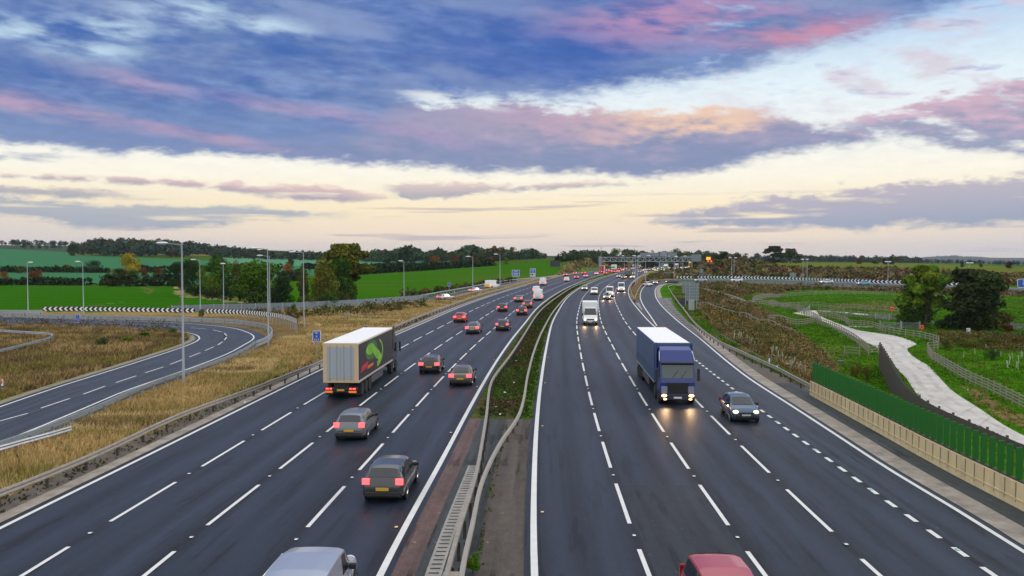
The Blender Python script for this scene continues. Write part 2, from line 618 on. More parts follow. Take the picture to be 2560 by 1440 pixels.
# hills: height (m) by bearing column (photo x) and distance
HC = np.array([-900, 0, 450, 860, 1150, 1330, 1400, 1450, 1520, 1570, 1600, 1700, 1730, 1770, 1850, 1950, 2050, 2300, 2560, 3300.])
HZ = np.array([0, 150, 250, 300, 340, 380, 420, 460, 500, 560, 640, 800, 1000, 1200, 1500, 2000, 3000, 6000, 12000.])
HT = np.array([
    [0, 0, 0, 0, 0, 0, 0, .4, 1.2, 3, 6, 11, 17, 23, 25, 22, 10, -10, -40],
    [0, 0, 0, 0, 0, 0, 0, .4, 1.2, 3, 6, 11, 17, 23, 25, 22, 10, -10, -40],
    [0, 0, 0, 0, 0, 0, 0, .2, .8, 2.2, 4, 8, 14, 20, 24, 22, 10, -10, -40],
    [0, 0, 0, 0, 0, 0, 0, .2, .6, 1.2, 2, 4, 6, 9, 12, 12, 5, -10, -40],
    [0, 0, 0, 0, .4, .9, 1.5, 2.1, 2.5, 2.6, 2.6, 4, 6, 8, 10, 9, 3, -10, -40],
    [0, 0, 0, 0, 0, .3, 1.5, 3, 4.4, 5.6, 6.3, 6, 6, 7, 8, 7, 2, -10, -40],
    [0, 0, 0, 0, 0, 0, .6, 2.2, 4.2, 5.8, 6.4, 6, 6, 7, 8, 7, 2, -10, -40],
    [0, 0, 0, 0, 0, 0, 0, .3, 3.2, 6.4, 7.2, 6.5, 6, 7, 8, 7, 2, -10, -40],
    [0, 0, 0, 0, 0, 0, 0, 0, .2, 1.8, 4.6, 6.2, 6, 7, 8, 7, 2, -10, -40],
    [0, 0, 0, 0, 0, 0, 0, 0, 0, 0, .5, 3.5, 5, 6, 7, 6, 2, -10, -40],
    [0, 0, 0, 0, 0, 0, 0, 0, 0, 0, 0, 0.2, 2, 5, 6, 6, 2, -10, -40],
    [0, 0, 0, 0, 0, 0, 0, 0, 0, 0, 0, 0, 0, 2, 5, 6, 2, -10, -40],
    [0, 0, 0, 0, 0, 0, 0, .2, .8, 1.5, 2, 2, 2, 3, 5, 5, 2, -10, -40],
    [0, 0, 0, 0, 0, .3, 1.6, 4.2, 6.2, 7.0, 6.8, 5, 4, 3, 3, 2, 0, -12, -40],
    [0, 0, 0, 0, 0, .5, 3.0, 5.6, 6.6, 6.8, 6.2, 4.6, 3, 2, 1, 0, -3, -14, -40],
    [0, 0, 0, 0, .2, 1.0, 2.6, 4.0, 4.4, 4.3, 4.0, 3.2, 2.2, 1, -2, -5, -10, -20, -40],
    [0, 0, 0, 0, .3, 1.1, 2.2, 3.1, 3.2, 3.1, 3.0, 2.6, 2.0, .6, -3, -8, -14, -24, -40],
    [0, 0, 0, .1, .7, 1.5, 2.2, 2.6, 2.6, 2.4, 2.2, 1.7, .6, -1, -5, -10, -16, -26, -40],
    [0, 0, 0, .3, .9, 1.4, 1.8, 1.9, 1.9, 1.6, 1.2, .2, -1.5, -4, -8, -14, -20, -28, -40],
    [0, 0, 0, .3, .9, 1.4, 1.8, 1.9, 1.9, 1.6, 1.2, .2, -1.5, -4, -8, -14, -20, -28, -40]], dtype=float)


def smooth01(t):
    t = np.clip(t, 0, 1)
    return t * t * (3 - 2 * t)


def height(x, y):
    """terrain height; the carriageways are flat at 0, the paddocks to the right lie lower, fields rise behind"""
    x = np.asarray(x, dtype=float)
    y = np.asarray(y, dtype=float)
    yy = np.maximum(y, 1.0)
    a = np.clip(1280 + F * x / yy, HC[0], HC[-1])
    z = np.clip(yy, 0, 11900)
    i = np.clip(np.searchsorted(HC, a) - 1, 0, len(HC) - 2)
    j = np.clip(np.searchsorted(HZ, z) - 1, 0, len(HZ) - 2)
    u = (a - HC[i]) / (HC[i + 1] - HC[i])
    w = (z - HZ[j]) / (HZ[j + 1] - HZ[j])
    h = (HT[i, j] * (1 - u) + HT[i + 1, j] * u) * (1 - w) + (HT[i, j + 1] * (1 - u) + HT[i + 1, j + 1] * u) * w
    # keep the motorway corridor level
    s = x - herm(KY, CRX, np.clip(y, 0, 1390))
    corr = smooth01((np.abs(s + 0.5) - 24) / 10)
    h = h * np.where(y < 900, corr, 1)
    # right-hand low ground (paddocks)
    edge = 27 + np.clip(y - 90, 0, 200) * .16
    dip = -2.6 * smooth01((s - edge) / 9) * smooth01((300 - y) / 45)
    return h + dip


_T = np.concatenate([np.arange(12, 120, .5), np.geomspace(120, 11000, 900)])


def at(px, py, dz=0.0):
    """where the line of sight through a photo pixel meets the land (raised by dz)"""
    d = ray_dir(px, py)
    d = d / d[1]
    zz = CAM_H + d[2] * _T
    g = height(d[0] * _T, _T) + dz
    k = np.argmax(zz <= g)
    if not (zz[k] <= g[k]):
        k = len(_T) - 1
    if k > 0:
        a0, a1 = zz[k - 1] - g[k - 1], zz[k] - g[k]
        t = _T[k - 1] + (_T[k] - _T[k - 1]) * a0 / max(a0 - a1, 1e-9)
    else:
        t = _T[0]
    return Vector((d[0] * t, t, float(height(d[0] * t, t))))


def gz(x, y):
    return float(height(x, y))


def proj(x, y, z):
    """photo pixel of a point"""
    dx, dy, dz = x, y, z - CAM_H
    c, s_ = math.cos(PITCH), math.sin(PITCH)
    fw = dy * c - dz * s_
    up = dy * s_ + dz * c
    return 1280 + F * dx / fw, 720 - F * up / fw


def spline(pts, step):
    """Catmull-Rom through points, resampled at equal steps (m)"""
    P = np.array([tuple(p) for p in pts], dtype=float)
    P = np.vstack([2 * P[0] - P[1], P, 2 * P[-1] - P[-2]])
    out = []
    for i in range(1, len(P) - 2):
        # centripetal-ish: chord-scaled tangents keep uneven spacing tame
        L = np.linalg.norm(P[i + 1] - P[i])
        m0 = (P[i + 1] - P[i - 1]) / max(np.linalg.norm(P[i + 1] - P[i - 1]), 1e-6) * L
        m1 = (P[i + 2] - P[i]) / max(np.linalg.norm(P[i + 2] - P[i]), 1e-6) * L
        t = np.linspace(0, 1, 24, endpoint=False)[:, None]
        out.append((2*t**3-3*t**2+1)*P[i] + (t**3-2*t**2+t)*m0 + (-2*t**3+3*t**2)*P[i+1] + (t**3-t**2)*m1)
    out = np.vstack(out + [P[-2:-1]])
    d = np.concatenate([[0], np.cumsum(np.linalg.norm(np.diff(out[:, :2], axis=0), axis=1))])
    n = max(2, int(round(d[-1] / step)) + 1)
    q = np.linspace(0, d[-1], n)
    return np.stack([np.interp(q, d, out[:, k]) for k in range(out.shape[1])], -1)


def pxline(pts, step=2.0, dz=0.0):
    """photo polyline -> ground polyline (n,3)"""
    return spline([at(p[0], p[1], dz) for p in pts], step)


def offset(P, o):
    d = np.gradient(P[:, :2], axis=0)
    d /= np.maximum(np.linalg.norm(d, axis=1, keepdims=True), 1e-9)
    Q = P.copy()
    Q[:, 0] += d[:, 1] * o
    Q[:, 1] -= d[:, 0] * o
    return Q


def inpoly(x, y, poly):
    poly = np.asarray(poly, dtype=float)
    r = np.zeros(x.shape, dtype=bool)
    j = len(poly) - 1
    for i in range(len(poly)):
        xi, yi = poly[i][:2]
        xj, yj = poly[j][:2]
        c = ((yi > y) != (yj > y)) & (x < (xj - xi) * (y - yi) / ((yj - yi) if yj != yi else 1e-12) + xi)
        r ^= c
        j = i
    return r


def ribbon(name, A, B, material, z=0.03, nx=1, drape=True, kind='structure', parent=None, uvoff=0.0):
    """sheet between two ground polylines with UVs in metres (across, along)"""
    A = np.asarray(A)[:, :2]
    B = np.asarray(B)[:, :2]
    n = len(A)
    t = np.linspace(0, 1, nx + 1)
    P = A[:, None, :] * (1 - t)[None, :, None] + B[:, None, :] * t[None, :, None]
    P = P.reshape(-1, 2)
    zz = height(P[:, 0], P[:, 1]) + z
    m = nx + 1
    i = (np.arange(n - 1)[:, None] * m + np.arange(nx)[None]).ravel()
    faces = np.stack([i, i + 1, i + m + 1, i + m], -1)
    along = np.concatenate([[0], np.cumsum(np.linalg.norm(np.diff((A + B) / 2, axis=0), axis=1))])
    wid = np.linalg.norm(B - A, axis=1)
    uv = np.stack([(wid[:, None] * t[None]).ravel() + uvoff, np.repeat(along, m)], -1)
    v3 = np.column_stack([P, zz])
    # face up
    f0 = faces[0]
    e1, e2 = v3[f0[1]] - v3[f0[0]], v3[f0[3]] - v3[f0[0]]
    if e1[0] * e2[1] - e1[1] * e2[0] < 0:
        faces = faces[:, ::-1]
    o = link_mesh(name, mesh_np(name, v3, faces, material, uv=uv), parent)
    if kind: o['kind'] = kind
    return o


def dashes(mb, P, w, mark, gap, start=0.0, z=0.04, maxd=1e9):
    """painted marks along a ground polyline (equal-step samples)"""
    d = np.concatenate([[0], np.cumsum(np.linalg.norm(np.diff(P[:, :2], axis=0), axis=1))])

    def pt(q):
        return np.array([np.interp(q, d, P[:, 0]), np.interp(q, d, P[:, 1])])
    q = start
    while q < d[-1] - .2 and q < maxd:
        e = min(q + mark, d[-1])
        k = max(1, int((e - q) / 3))
        qs = np.linspace(q, e, k + 1)
        L, R = [], []
        for s in qs:
            a, b = pt(max(s - .3, 0)), pt(min(s + .3, d[-1]))
            t = (b - a) / max(np.linalg.norm(b - a), 1e-9)
            c = pt(s)
            L.append((c[0] - t[1] * w / 2, c[1] + t[0] * w / 2))
            R.append((c[0] + t[1] * w / 2, c[1] - t[0] * w / 2))
        vs = [(p[0], p[1], gz(*p) + z) for p in L] + [(p[0], p[1], gz(*p) + z) for p in R]
        n = len(L)
        mb.add(vs, [(i, n + i, n + i + 1, i + 1) for i in range(n - 1)])
        q += mark + gap

# ------------------------------------------------------------------ ground: one draped sheet, split into verges and fields
GOLD = (.285, .195, .068)
BROWN = (.165, .115, .055)
SCRUB = (.135, .098, .05)
CROP = (.027, .118, .004)
CROP2 = (.032, .125, .003)
TEAL = (.042, .160, .074)
TEAL2 = (.09, .24, .14)
PADDOCK = (.045, .15, .003)
OLIVE = (.115, .105, .022)
OLIVE2 = (.12, .17, .02)
BANK = (.12, .085, .04)
DARK = (.03, .05, .018)
PATHC = (.33, .25, .13)
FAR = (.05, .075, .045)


def W2(pts):
    return [tuple(at(px, py))[:2] for px, py in pts]


# (object name, label index, colour, polygon on the ground traced on the photograph)
ZONES = [
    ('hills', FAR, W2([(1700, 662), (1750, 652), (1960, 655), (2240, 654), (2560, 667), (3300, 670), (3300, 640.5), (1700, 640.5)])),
    ('field_teal_upper', TEAL, W2([(-900, 680), (180, 677), (280, 672), (450, 676), (560, 676), (560, 652), (450, 648), (300, 642), (180, 636), (165, 630), (0, 622), (-900, 620)])),
    ('field_teal_far', TEAL2, W2([(540, 668), (800, 672), (1010, 670), (1130, 664), (1130, 652), (980, 651), (780, 650), (560, 644)])),
    ('field_teal_lower', TEAL, W2([(-900, 712), (268, 711), (330, 712), (470, 714), (745, 690), (860, 690), (860, 668), (740, 664), (560, 672), (420, 680), (268, 682), (0, 680), (-900, 680)])),
    ('field_crop_left', CROP, W2([(-900, 790), (-300, 779), (107, 779), (300, 781), (430, 777), (560, 772), (745, 766), (800, 764), (700, 757), (640, 757), (540, 749), (460, 737), (440, 720), (450, 716), (260, 713), (0, 712), (-900, 712)])),
    ('field_crop_hill', CROP2, W2([(690, 768), (745, 764), (860, 757), (960, 751), (1065, 741), (1120, 728), (1200, 714), (1290, 701), (1360, 692), (1395, 680), (1404, 664), (1398, 653.5), (1300, 658), (1150, 668.5), (1000, 678), (860, 687.5), (745, 700), (690, 720)])),
    ('field_olive', OLIVE, W2([(1790, 662), (1870, 662), (1960, 670), (2050, 674), (2240, 676), (2560, 690), (3300, 695), (3300, 672), (2560, 669), (2240, 657.5), (1960, 656.5), (1850, 655)])),
]
ZN = [z[0] for z in ZONES]
BEHIND = W2([(-900, 778), (430, 777), (560, 772), (745, 767), (860, 761), (1066, 747), (1200, 718), (1300, 700), (1380, 690), (1405, 676), (1440, 652), (1440, 645), (-900, 645)])
PATCHES = [  # colour, soft polygon
    (PATHC, [(437, 714), (452, 714), (470, 737), (545, 748), (640, 755), (720, 760), (720, 763), (630, 758.5), (540, 752), (462, 741), (440, 724)]),
    ((.12, .19, .03), [(452, 716), (470, 722), (560, 742), (640, 750), (640, 755), (545, 747), (470, 736)]),
    ((.16, .13, .05), [(356, 716), (360, 716), (366, 732), (362, 734)]),
    ((.16, .13, .05), [(368, 716), (373, 716), (382, 736), (376, 734)]),
    ((.05, .12, .02), [(390, 768), (455, 757), (462, 759), (400, 770)]),
    ((.07, .14, .02), [(100, 772), (300, 757), (330, 752), (334, 754), (300, 759), (110, 774)]),
    # right side
    (SCRUB, [(1735, 712), (1900, 714), (2240, 721), (2560, 732), (2800, 740), (2560, 742), (2240, 733), (2100, 725), (1975, 726), (1900, 732), (1850, 745), (1880, 768), (1930, 792), (1985, 832), (2015, 858), (2065, 892), (2090, 925), (2085, 945), (2030, 960), (1930, 905), (1850, 862), (1800, 832), (1758, 790), (1745, 760)]),
    (BROWN, [(1585, 748), (1572, 728), (1572, 714), (1590, 697), (1650, 679), (1720, 682), (1725, 696), (1690, 700), (1630, 707), (1608, 722), (1602, 735), (1600, 752)]),
    (BANK, [(1660, 680), (1730, 672), (1740, 655), (1800, 648), (1870, 654), (1960, 669), (2050, 673), (2240, 677), (2560, 690), (3000, 700), (3000, 727), (2560, 716), (2240, 706), (2000, 700), (1850, 697), (1700, 699)]),
    ((.15, .06, .035), [(1830, 686), (1960, 684), (2040, 690), (1960, 692), (1840, 692)]),
    ((.17, .15, .05), [(2060, 765), (2180, 752), (2240, 752), (2300, 770), (2240, 776), (2080, 774)]),
    ((.11, .13, .03), [(2330, 838), (2470, 836), (2620, 846), (2620, 880), (2480, 880), (2350, 862)]),
    ((.19, .135, .06), [(2400, 962), (2440, 975), (2560, 1040), (2600, 1070), (2560, 1075), (2440, 1010)]),
    ((.19, .135, .06), [(2020, 858), (2040, 865), (2062, 885), (2050, 890), (2028, 872)]),
    ((.11, .15, .03), [(1990, 838), (2060, 848), (2110, 880), (2130, 905), (2090, 900), (2040, 868)]),
    ((.10, .16, .03), [(1700, 752), (1746, 760), (1800, 834), (1930, 906), (1925, 915), (1800, 850), (1730, 800)]),
    ((.20, .15, .07), [(1690, 735), (1700, 732), (1725, 742), (1720, 756), (1700, 752)]),
    # earth bank left of the far carriageway
    (BANK, [(1395, 690), (1412, 668), (1440, 652), (1500, 650), (1560, 654), (1590, 660), (1580, 668), (1500, 668), (1460, 668), (1440, 676), (1420, 684)]),
    ((.07, .155, .02), [(1405, 690), (1440, 674), (1500, 664), (1600, 663), (1600, 668), (1540, 670), (1480, 676), (1440, 682)]),
    ((.20, .15, .07), [(1400, 672), (1420, 660), (1480, 652), (1495, 656), (1440, 662)]),
]
PATCHES = [(c, W2(p)) for c, p in PATCHES]


def vnoise(x, y, s, seed):
    """cheap value noise for zone edges and field tone"""
    r = np.random.default_rng(seed).random((64, 64))
    u, v = x / s, y / s
    i, j = np.floor(u).astype(int), np.floor(v).astype(int)
    fu, fv = u - i, v - j
    fu, fv = fu * fu * (3 - 2 * fu), fv * fv * (3 - 2 * fv)
    g = lambda a, b: r[a % 64, b % 64]
    return (g(i, j) * (1 - fu) + g(i + 1, j) * fu) * (1 - fv) + (g(i, j + 1) * (1 - fu) + g(i + 1, j + 1) * fu) * fv


def ground_colour(x, y):
    s = x - herm(KY, CRX, np.clip(y, 0, 1390))
    wob = (vnoise(x, y, 5, 1) - .5) * 3 + (vnoise(x, y, 1.7, 2) - .5) * 1.2
    n1 = vnoise(x, y, 14, 3)
    n2 = vnoise(x, y, 4.5, 4)
    c = np.empty(x.shape + (3,))
    c[:] = GOLD
    k = np.clip((n1 - .35) * 1.6, 0, 1)[..., None]
    c = c * (1 - k * .45) + np.array((.21, .185, .05)) * k * .45
    # grass inside the loop is browner
    lx = (s < -24) & (y < 150)
    k2 = np.clip((n2 - .3) * 1.4, 0, 1)[..., None]
    c = np.where(lx[..., None], np.array(BROWN) * (1 - .5 * k2) + np.array((.24, .175, .075)) * .5 * k2, c)
    # right side: pasture
    pd = np.array(PADDOCK) * (1 - .35 * k) + np.array((.10, .15, .03)) * .35 * k
    pd = pd * (1 - .35 * k2) + np.array((.045, .12, .014)) * .35 * k2
    c = np.where((s > 20)[..., None], pd, c)
    # central strip
    md = np.array((.055, .095, .02)) * (1 - k2) + np.array((.085, .06, .035)) * k2
    md = np.where((s > 1.2)[..., None], np.array((.07, .14, .016)), md)
    c = np.where(((s > -3) & (s < 4))[..., None], md, c)
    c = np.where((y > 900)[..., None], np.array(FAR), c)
    xs, ys = x + wob, y + wob
    c = np.where(inpoly(x, y, BEHIND)[..., None], np.array((.05, .095, .012)) * (.8 + .4 * n2)[..., None], c)
    zid = np.zeros(x.shape, dtype=int)
    for q, (nm, cc, poly) in enumerate(ZONES):
        i = inpoly(x, y, poly)
        zid[i] = q + 1
        t = np.array(cc)
        if 'crop' in nm:
            kk = np.clip((vnoise(x * .25, y, 16, 9) - .45) * 2.2, 0, 1)[..., None] * .45
            tt = t * (1 - kk) + np.array((.085, .115, .018)) * kk
        elif 'olive' in nm:
            kk = np.clip((vnoise(x * .1, y, 30, 9) - .3) * 2, 0, 1)[..., None]
            tt = t * (1 - kk) + np.array(OLIVE2) * kk
        else:
            kk = n1[..., None] * .25
            tt = t * (1 - kk) + t * np.array((1.3, .95, .9)) * kk
        c = np.where(i[..., None], np.broadcast_to(tt, c.shape), c)
    for cc, poly in PATCHES:
        i = inpoly(xs, ys, poly)
        kk = (.75 + .4 * n2)[..., None]
        c = np.where(i[..., None], np.array(cc) * kk, c)
    return c, zid


def grass_mat(name, rows=0.0):
    m = bpy.data.materials.new(name)
    m.use_nodes = True
    nt = m.node_tree
    b = nt.nodes['Principled BSDF']
    b.inputs['Roughness'].default_value = .95
    b.inputs['Specular IOR Level'].default_value = 0.0
    a = nt.nodes.new('ShaderNodeAttribute')
    a.attribute_name = 'Col'
    tcn = nt.nodes.new('ShaderNodeTexCoord')
    fac = None
    for sc, lo, hi in ((.9, .55, 1.45), (4.5, .6, 1.4), (.12, .8, 1.2)):
        nz = nt.nodes.new('ShaderNodeTexNoise')
        nz.inputs['Scale'].default_value = sc
        nz.inputs['Detail'].default_value = 5
        nz.inputs['Roughness'].default_value = .7
        nt.links.new(tcn.outputs['Object'], nz.inputs['Vector'])
        mr = nt.nodes.new('ShaderNodeMapRange')
        mr.inputs['From Min'].default_value = .3
        mr.inputs['From Max'].default_value = .7
        mr.inputs['To Min'].default_value = lo if not rows else 1 + (lo - 1) * .35
        mr.inputs['To Max'].default_value = hi if not rows else 1 + (hi - 1) * .35
        nt.links.new(nz.outputs['Fac'], mr.inputs['Value'])
        if fac is None:
            fac = mr.outputs[0]
        else:
            mm = nt.nodes.new('ShaderNodeMath')
            mm.operation = 'MULTIPLY'
            nt.links.new(fac, mm.inputs[0])
            nt.links.new(mr.outputs[0], mm.inputs[1])
            fac = mm.outputs[0]
    if rows:
        mp = nt.nodes.new('ShaderNodeMapping')
        mp.inputs['Rotation'].default_value = (0, 0, math.radians(rows))
        nt.links.new(tcn.outputs['Object'], mp.inputs[0])
        wv = nt.nodes.new('ShaderNodeTexWave')
        wv.inputs['Scale'].default_value = .045
        wv.inputs['Distortion'].default_value = 1.5
        wv.inputs['Detail'].default_value = 3
        nt.links.new(mp.outputs[0], wv.inputs['Vector'])
        mr = nt.nodes.new('ShaderNodeMapRange')
        mr.inputs['To Min'].default_value = .74
        mr.inputs['To Max'].default_value = 1.14
        nt.links.new(wv.outputs['Fac'], mr.inputs['Value'])
        mm = nt.nodes.new('ShaderNodeMath')
        mm.operation = 'MULTIPLY'
        nt.links.new(fac, mm.inputs[0])
        nt.links.new(mr.outputs[0], mm.inputs[1])
        fac = mm.outputs[0]
    vm = nt.nodes.new('ShaderNodeVectorMath')
    vm.operation = 'SCALE'
    nt.links.new(a.outputs['Color'], vm.inputs[0])
    nt.links.new(fac, vm.inputs['Scale'])
    nt.links.new(vm.outputs[0], b.inputs['Base Color'])
    bp = nt.nodes.new('ShaderNodeBump')
    bp.inputs['Strength'].default_value = .5
    bp.inputs['Distance'].default_value = .15
    nt.links.new(fac, bp.inputs['Height'])
    nt.links.new(bp.outputs[0], b.inputs['Normal'])
    return m


def build_ground():
    az = np.concatenate([np.arange(-180, -40, 5), np.arange(-40, -31, .4), np.arange(-31, 31, .082), np.arange(31, 40, .4), np.arange(40, 180.1, 5)])
    r1 = CAM_H * F / np.arange(1264, 80, -3.0)
    r1 = r1[r1 < 230]
    rr = np.concatenate([[1.0, 5, 9], r1, np.geomspace(231, 1600, 190), np.geomspace(1630, 15000, 40)])
    R, Az = np.meshgrid(rr, np.radians(az), indexing='ij')
    x, y = (R * np.sin(Az)), (R * np.cos(Az))
    z = np.where(y > 1, height(x, y), -0.0)
    # bed under the carriageways
    s = x - herm(KY, CRX, np.clip(y, 0, 1390))
    bed = ((s > -17.9) & (s < -2.4)) | ((s > 2.4) & (s < 17.6))
    z = z - np.where(bed & (y < 1000), .10, 0)
    c, zid = ground_colour(x, y)
    n, m = x.shape
    i = (np.arange(n - 1)[:, None] * m + np.arange(m - 1)[None])
    faces = np.stack([i, i + 1, i + m + 1, i + m], -1).reshape(-1, 4)[:, ::-1]
    V3 = np.stack([x, y, z], -1).reshape(-1, 3)
    Cc = c.reshape(-1, 3)
    fz = zid[:-1, :-1].reshape(-1)
    gm = grass_mat('verge grass')
    names = {0: 'ground', 1: 'hills'}
    rows = {'field_crop_left': 82, 'field_crop_hill': 64, 'field_olive': 85, 'field_teal_upper': 75, 'field_teal_lower': 80, 'field_teal_far': 78}
    labels = {'field_crop_left': 'bright green young crop field behind the chevron boards', 'field_crop_hill': 'bright green crop field rising to the wood behind the blue signs',
              'field_olive': 'olive brown field on top of the scrubby bank', 'field_teal_upper': 'pale blue green field on the slope below the wooded hill',
              'field_teal_lower': 'blue green strip field between two hedges', 'field_teal_far': 'pale green fields beyond the orange tree'}
    for q in range(len(ZONES) + 1):
        f = faces[fz == q]
        if not len(f): continue
        u, inv = np.unique(f.ravel(), return_inverse=True)
        nm = 'ground' if q == 0 else ZN[q - 1]
        mt = gm if nm in ('ground', 'hills') else grass_mat('field ' + nm, rows[nm])
        o = link_mesh('field' if nm.startswith('field') else nm, mesh_np(nm, V3[u], inv.reshape(-1, 4), mt, col=Cc[u], smooth=True))
        o['kind'] = 'structure'
        if nm in labels:
            o['label'] = labels[nm]
            o['category'] = 'field'


build_ground()

# ------------------------------------------------------------------ carriageways


def asphalt(name, base, tracks=0.0, lane=3.75, off=0.0, rough=.5):
    m = bpy.data.materials.new(name)
    m.use_nodes = True
    V.tree = m.node_tree
    nt = m.node_tree
    b = nt.nodes['Principled BSDF']
    uv = V.node('ShaderNodeUVMap')
    sp = V.node('ShaderNodeSeparateXYZ')
    nt.links.new(uv.outputs[0], sp.inputs[0])
    u, t = V(sp.outputs[0]), V(sp.outputs[1])
    grit = noise(comb(u, t), 9.0, 4, .8)
    wear = noise(comb(u * 1.2, t * .018), 1.0, 5, .6)
    blot = noise(comb(u * .5, t * .09), 1.0, 4, .6)
    mid_ = noise(comb(u * 2.6, t * 1.4, 2.0), 1.0, 4, .7)
    k = (grit - .5) * 1.3 + (mid_ - .5) * .9 + (wear - .5) * 2.1 + (blot - .5) * 1.1 + 1.0
    if tracks:
        ph = V.m('FRACT', (u - off) / lane)
        # wheel paths polished a touch lighter, drip line and lane joints darker
        wp = V.m('COSINE', (ph - .5) * 12.566) * -1.0
        k = k + wp * tracks
        joint = sstep(V.m('ABSOLUTE', ph - .5), .455, .49)
        k = k - joint * .34
        seam = sstep(V.m('ABSOLUTE', ph - .045), .011, .004)
        k = k - seam * .45
    # small sealed patches and skid marks along the wheel paths
    sk = noise(comb(u * 2.2, t * .16, 4.0), 1.0, 2, .5)
    k = k - sstep(sk, .585, .63) * .38
    k = vmax(k, .12)
    white_speck = noise(comb(u * 5.0, t * 3.0, 8.0), 1.0, 1, .5)
    k = k + sstep(white_speck, .74, .78) * 1.3  # scattered white speckles in the surface colour
    vm = V.node('ShaderNodeVectorMath')
    vm.operation = 'SCALE'
    vm.inputs[0].default_value = base
    V.put(vm.inputs['Scale'], k)
    nt.links.new(vm.outputs[0], b.inputs['Base Color'])
    V.put(b.inputs['Roughness'], rough + (grit - .5) * .25)
    b.inputs['Specular IOR Level'].default_value = .20
    bp = V.node('ShaderNodeBump')
    bp.inputs['Strength'].default_value = .25
    bp.inputs['Distance'].default_value = .02
    V.put(bp.inputs['Height'], grit)
    nt.links.new(bp.outputs[0], b.inputs['Normal'])
    return m


YS = np.concatenate([np.arange(4, 200, 2.0), np.arange(200, 1000, 4.0)])
M_AL = asphalt('asphalt worn', (.0125, .0195, .0345), .27, 3.82, .3)
M_AR = asphalt('asphalt dark', (.0135, .0200, .0330), .27, 3.72, .4)
M_AS = asphalt('asphalt slip', (.022, .030, .046), .10, 3.6, .4)
M_AP = asphalt('asphalt patched', (.045, .042, .042), 0)
M_RED = asphalt('red brown surfacing', (.115, .075, .07), 0, rough=.8)
M_DRK = asphalt('dark surfacing strip', (.05, .058, .06), 0, rough=.75)
M_DIRT = asphalt('gritty central reserve', (.085, .072, .063), 0, rough=.9)
M_CONC = mat('concrete edging', (.25, .222, .185), .9, var=.5, scale=.9, bump=.4)
M_KERB = mat('concrete channel', (.30, .285, .26), .85, var=.3, scale=2.0, bump=.3)
M_PAINT = mat('road paint', (.62, .63, .62), .55, var=.10, scale=1.5)
M_STRIP = mat('gritty verge edge', (.095, .078, .062), .95, var=.45, scale=1.2, bump=.4)

ribbon('road', lane_pt('L', YS, -18.0), lane_pt('L', YS, -1.95), M_AL, .03, 4)
ribbon('road', lane_pt('R', YS, 2.15), lane_pt('R', YS, 17.55), M_AR, .03, 4)

yp = np.arange(14, 41.0, 1.0)
ribbon('road', lane_pt('R', yp, 6.42), lane_pt('R', yp, 9.8), asphalt('asphalt relaid patch', (.022, .027, .036), 0, rough=.6), .034, 1)
# outer edge of the near-side lane and the leaving slip road
R5PX = [(2560, 1383), (2438, 1305), (2218, 1172), (2085, 1085), (1993, 1025), (1877, 950), (1827, 912), (1785, 877), (1750, 847), (1715, 820), (1685, 795), (1655, 766), (1642, 748), (1638, 735), (1641, 720), (1660, 710.5), (1700, 707.5), (1760, 706.5), (1850, 707), (1950, 709), (2100, 713.5), (2240, 718.5), (2400, 724), (2700, 735)]
SLPX = [(1642, 815), (1627, 792), (1610, 767), (1602, 750), (1601, 735), (1607, 721), (1619, 711.5), (1645, 706), (1690, 702.5), (1760, 701), (1850, 701.5), (1950, 703.5), (2100, 707.5), (2240, 711.5), (2400, 716.5), (2700, 727)]


def lane3(side, ys, off):
    p = lane_pt(side, np.asarray(ys, float), off)
    return [Vector((a, b, 0)) for a, b in p]


R5 = spline(lane3('R', [6, 18], 19.65) + [at(*p) for p in R5PX], 2.0)
SL = spline([at(*p) for p in SLPX], 2.0)
NOSE_Y = SL[0, 1]


def resamp(P, n):
    d = np.concatenate([[0], np.cumsum(np.linalg.norm(np.diff(P[:, :2], axis=0), axis=1))])
    q = np.linspace(0, d[-1], n)
    return np.stack([np.interp(q, d, P[:, k]) for k in range(P.shape[1])], -1)


# nearer stretch (one lane beside the main line), then the slip itself
kk = int(np.argmin(np.abs(R5[:, 1] - NOSE_Y) + (R5[:, 0] > 60) * 999))
nearR = R5[:kk + 1]
yn = nearR[:, 1]
ribbon('road', lane_pt('R', yn, 17.55), offset(nearR, .35)[:, :2], M_AS, .03, 2)
farR = R5[kk:]
ns = 150
ribbon('road', resamp(offset(SL, -.3), ns), resamp(offset(farR, .35), ns), M_AS, .032, 3)
# hatched gore between main line and slip
yg = np.linspace(NOSE_Y - 1, at(1602, 750)[1], 24)
gl = lane_pt('R', yg, 17.5)
gr = np.stack([np.interp(yg, SL[:, 1], SL[:, 0]) - .2, yg], -1)
ribbon('road', gl, gr, M_AP, .026, 2)

# left loop
LOOP = [((-330, 1130), (-260, 1235)), ((-120, 1055), (-80, 1160)), ((0, 1012), (70, 1104)), ((150, 962), (250, 1026)), ((232, 937), (360, 977)), ((337, 904), (470, 937)), ((450, 867), (590, 890)),
        ((484, 852), (640, 862)), ((487, 843), (662, 845)), ((470, 835), (645, 831)), ((430, 829), (590, 817.5)), ((330, 824), (460, 806.5)), ((150, 817), (250, 799)), ((0, 812), (40, 792.5)), ((-200, 807), (-200, 787)), ((-500, 800), (-500, 780))]
LIN = spline([at(*a) for a, b in LOOP], .8)
LOUT = spline([at(*b) for a, b in LOOP], 1.6)
n = 260
# matched sampling keeps the hairpin even


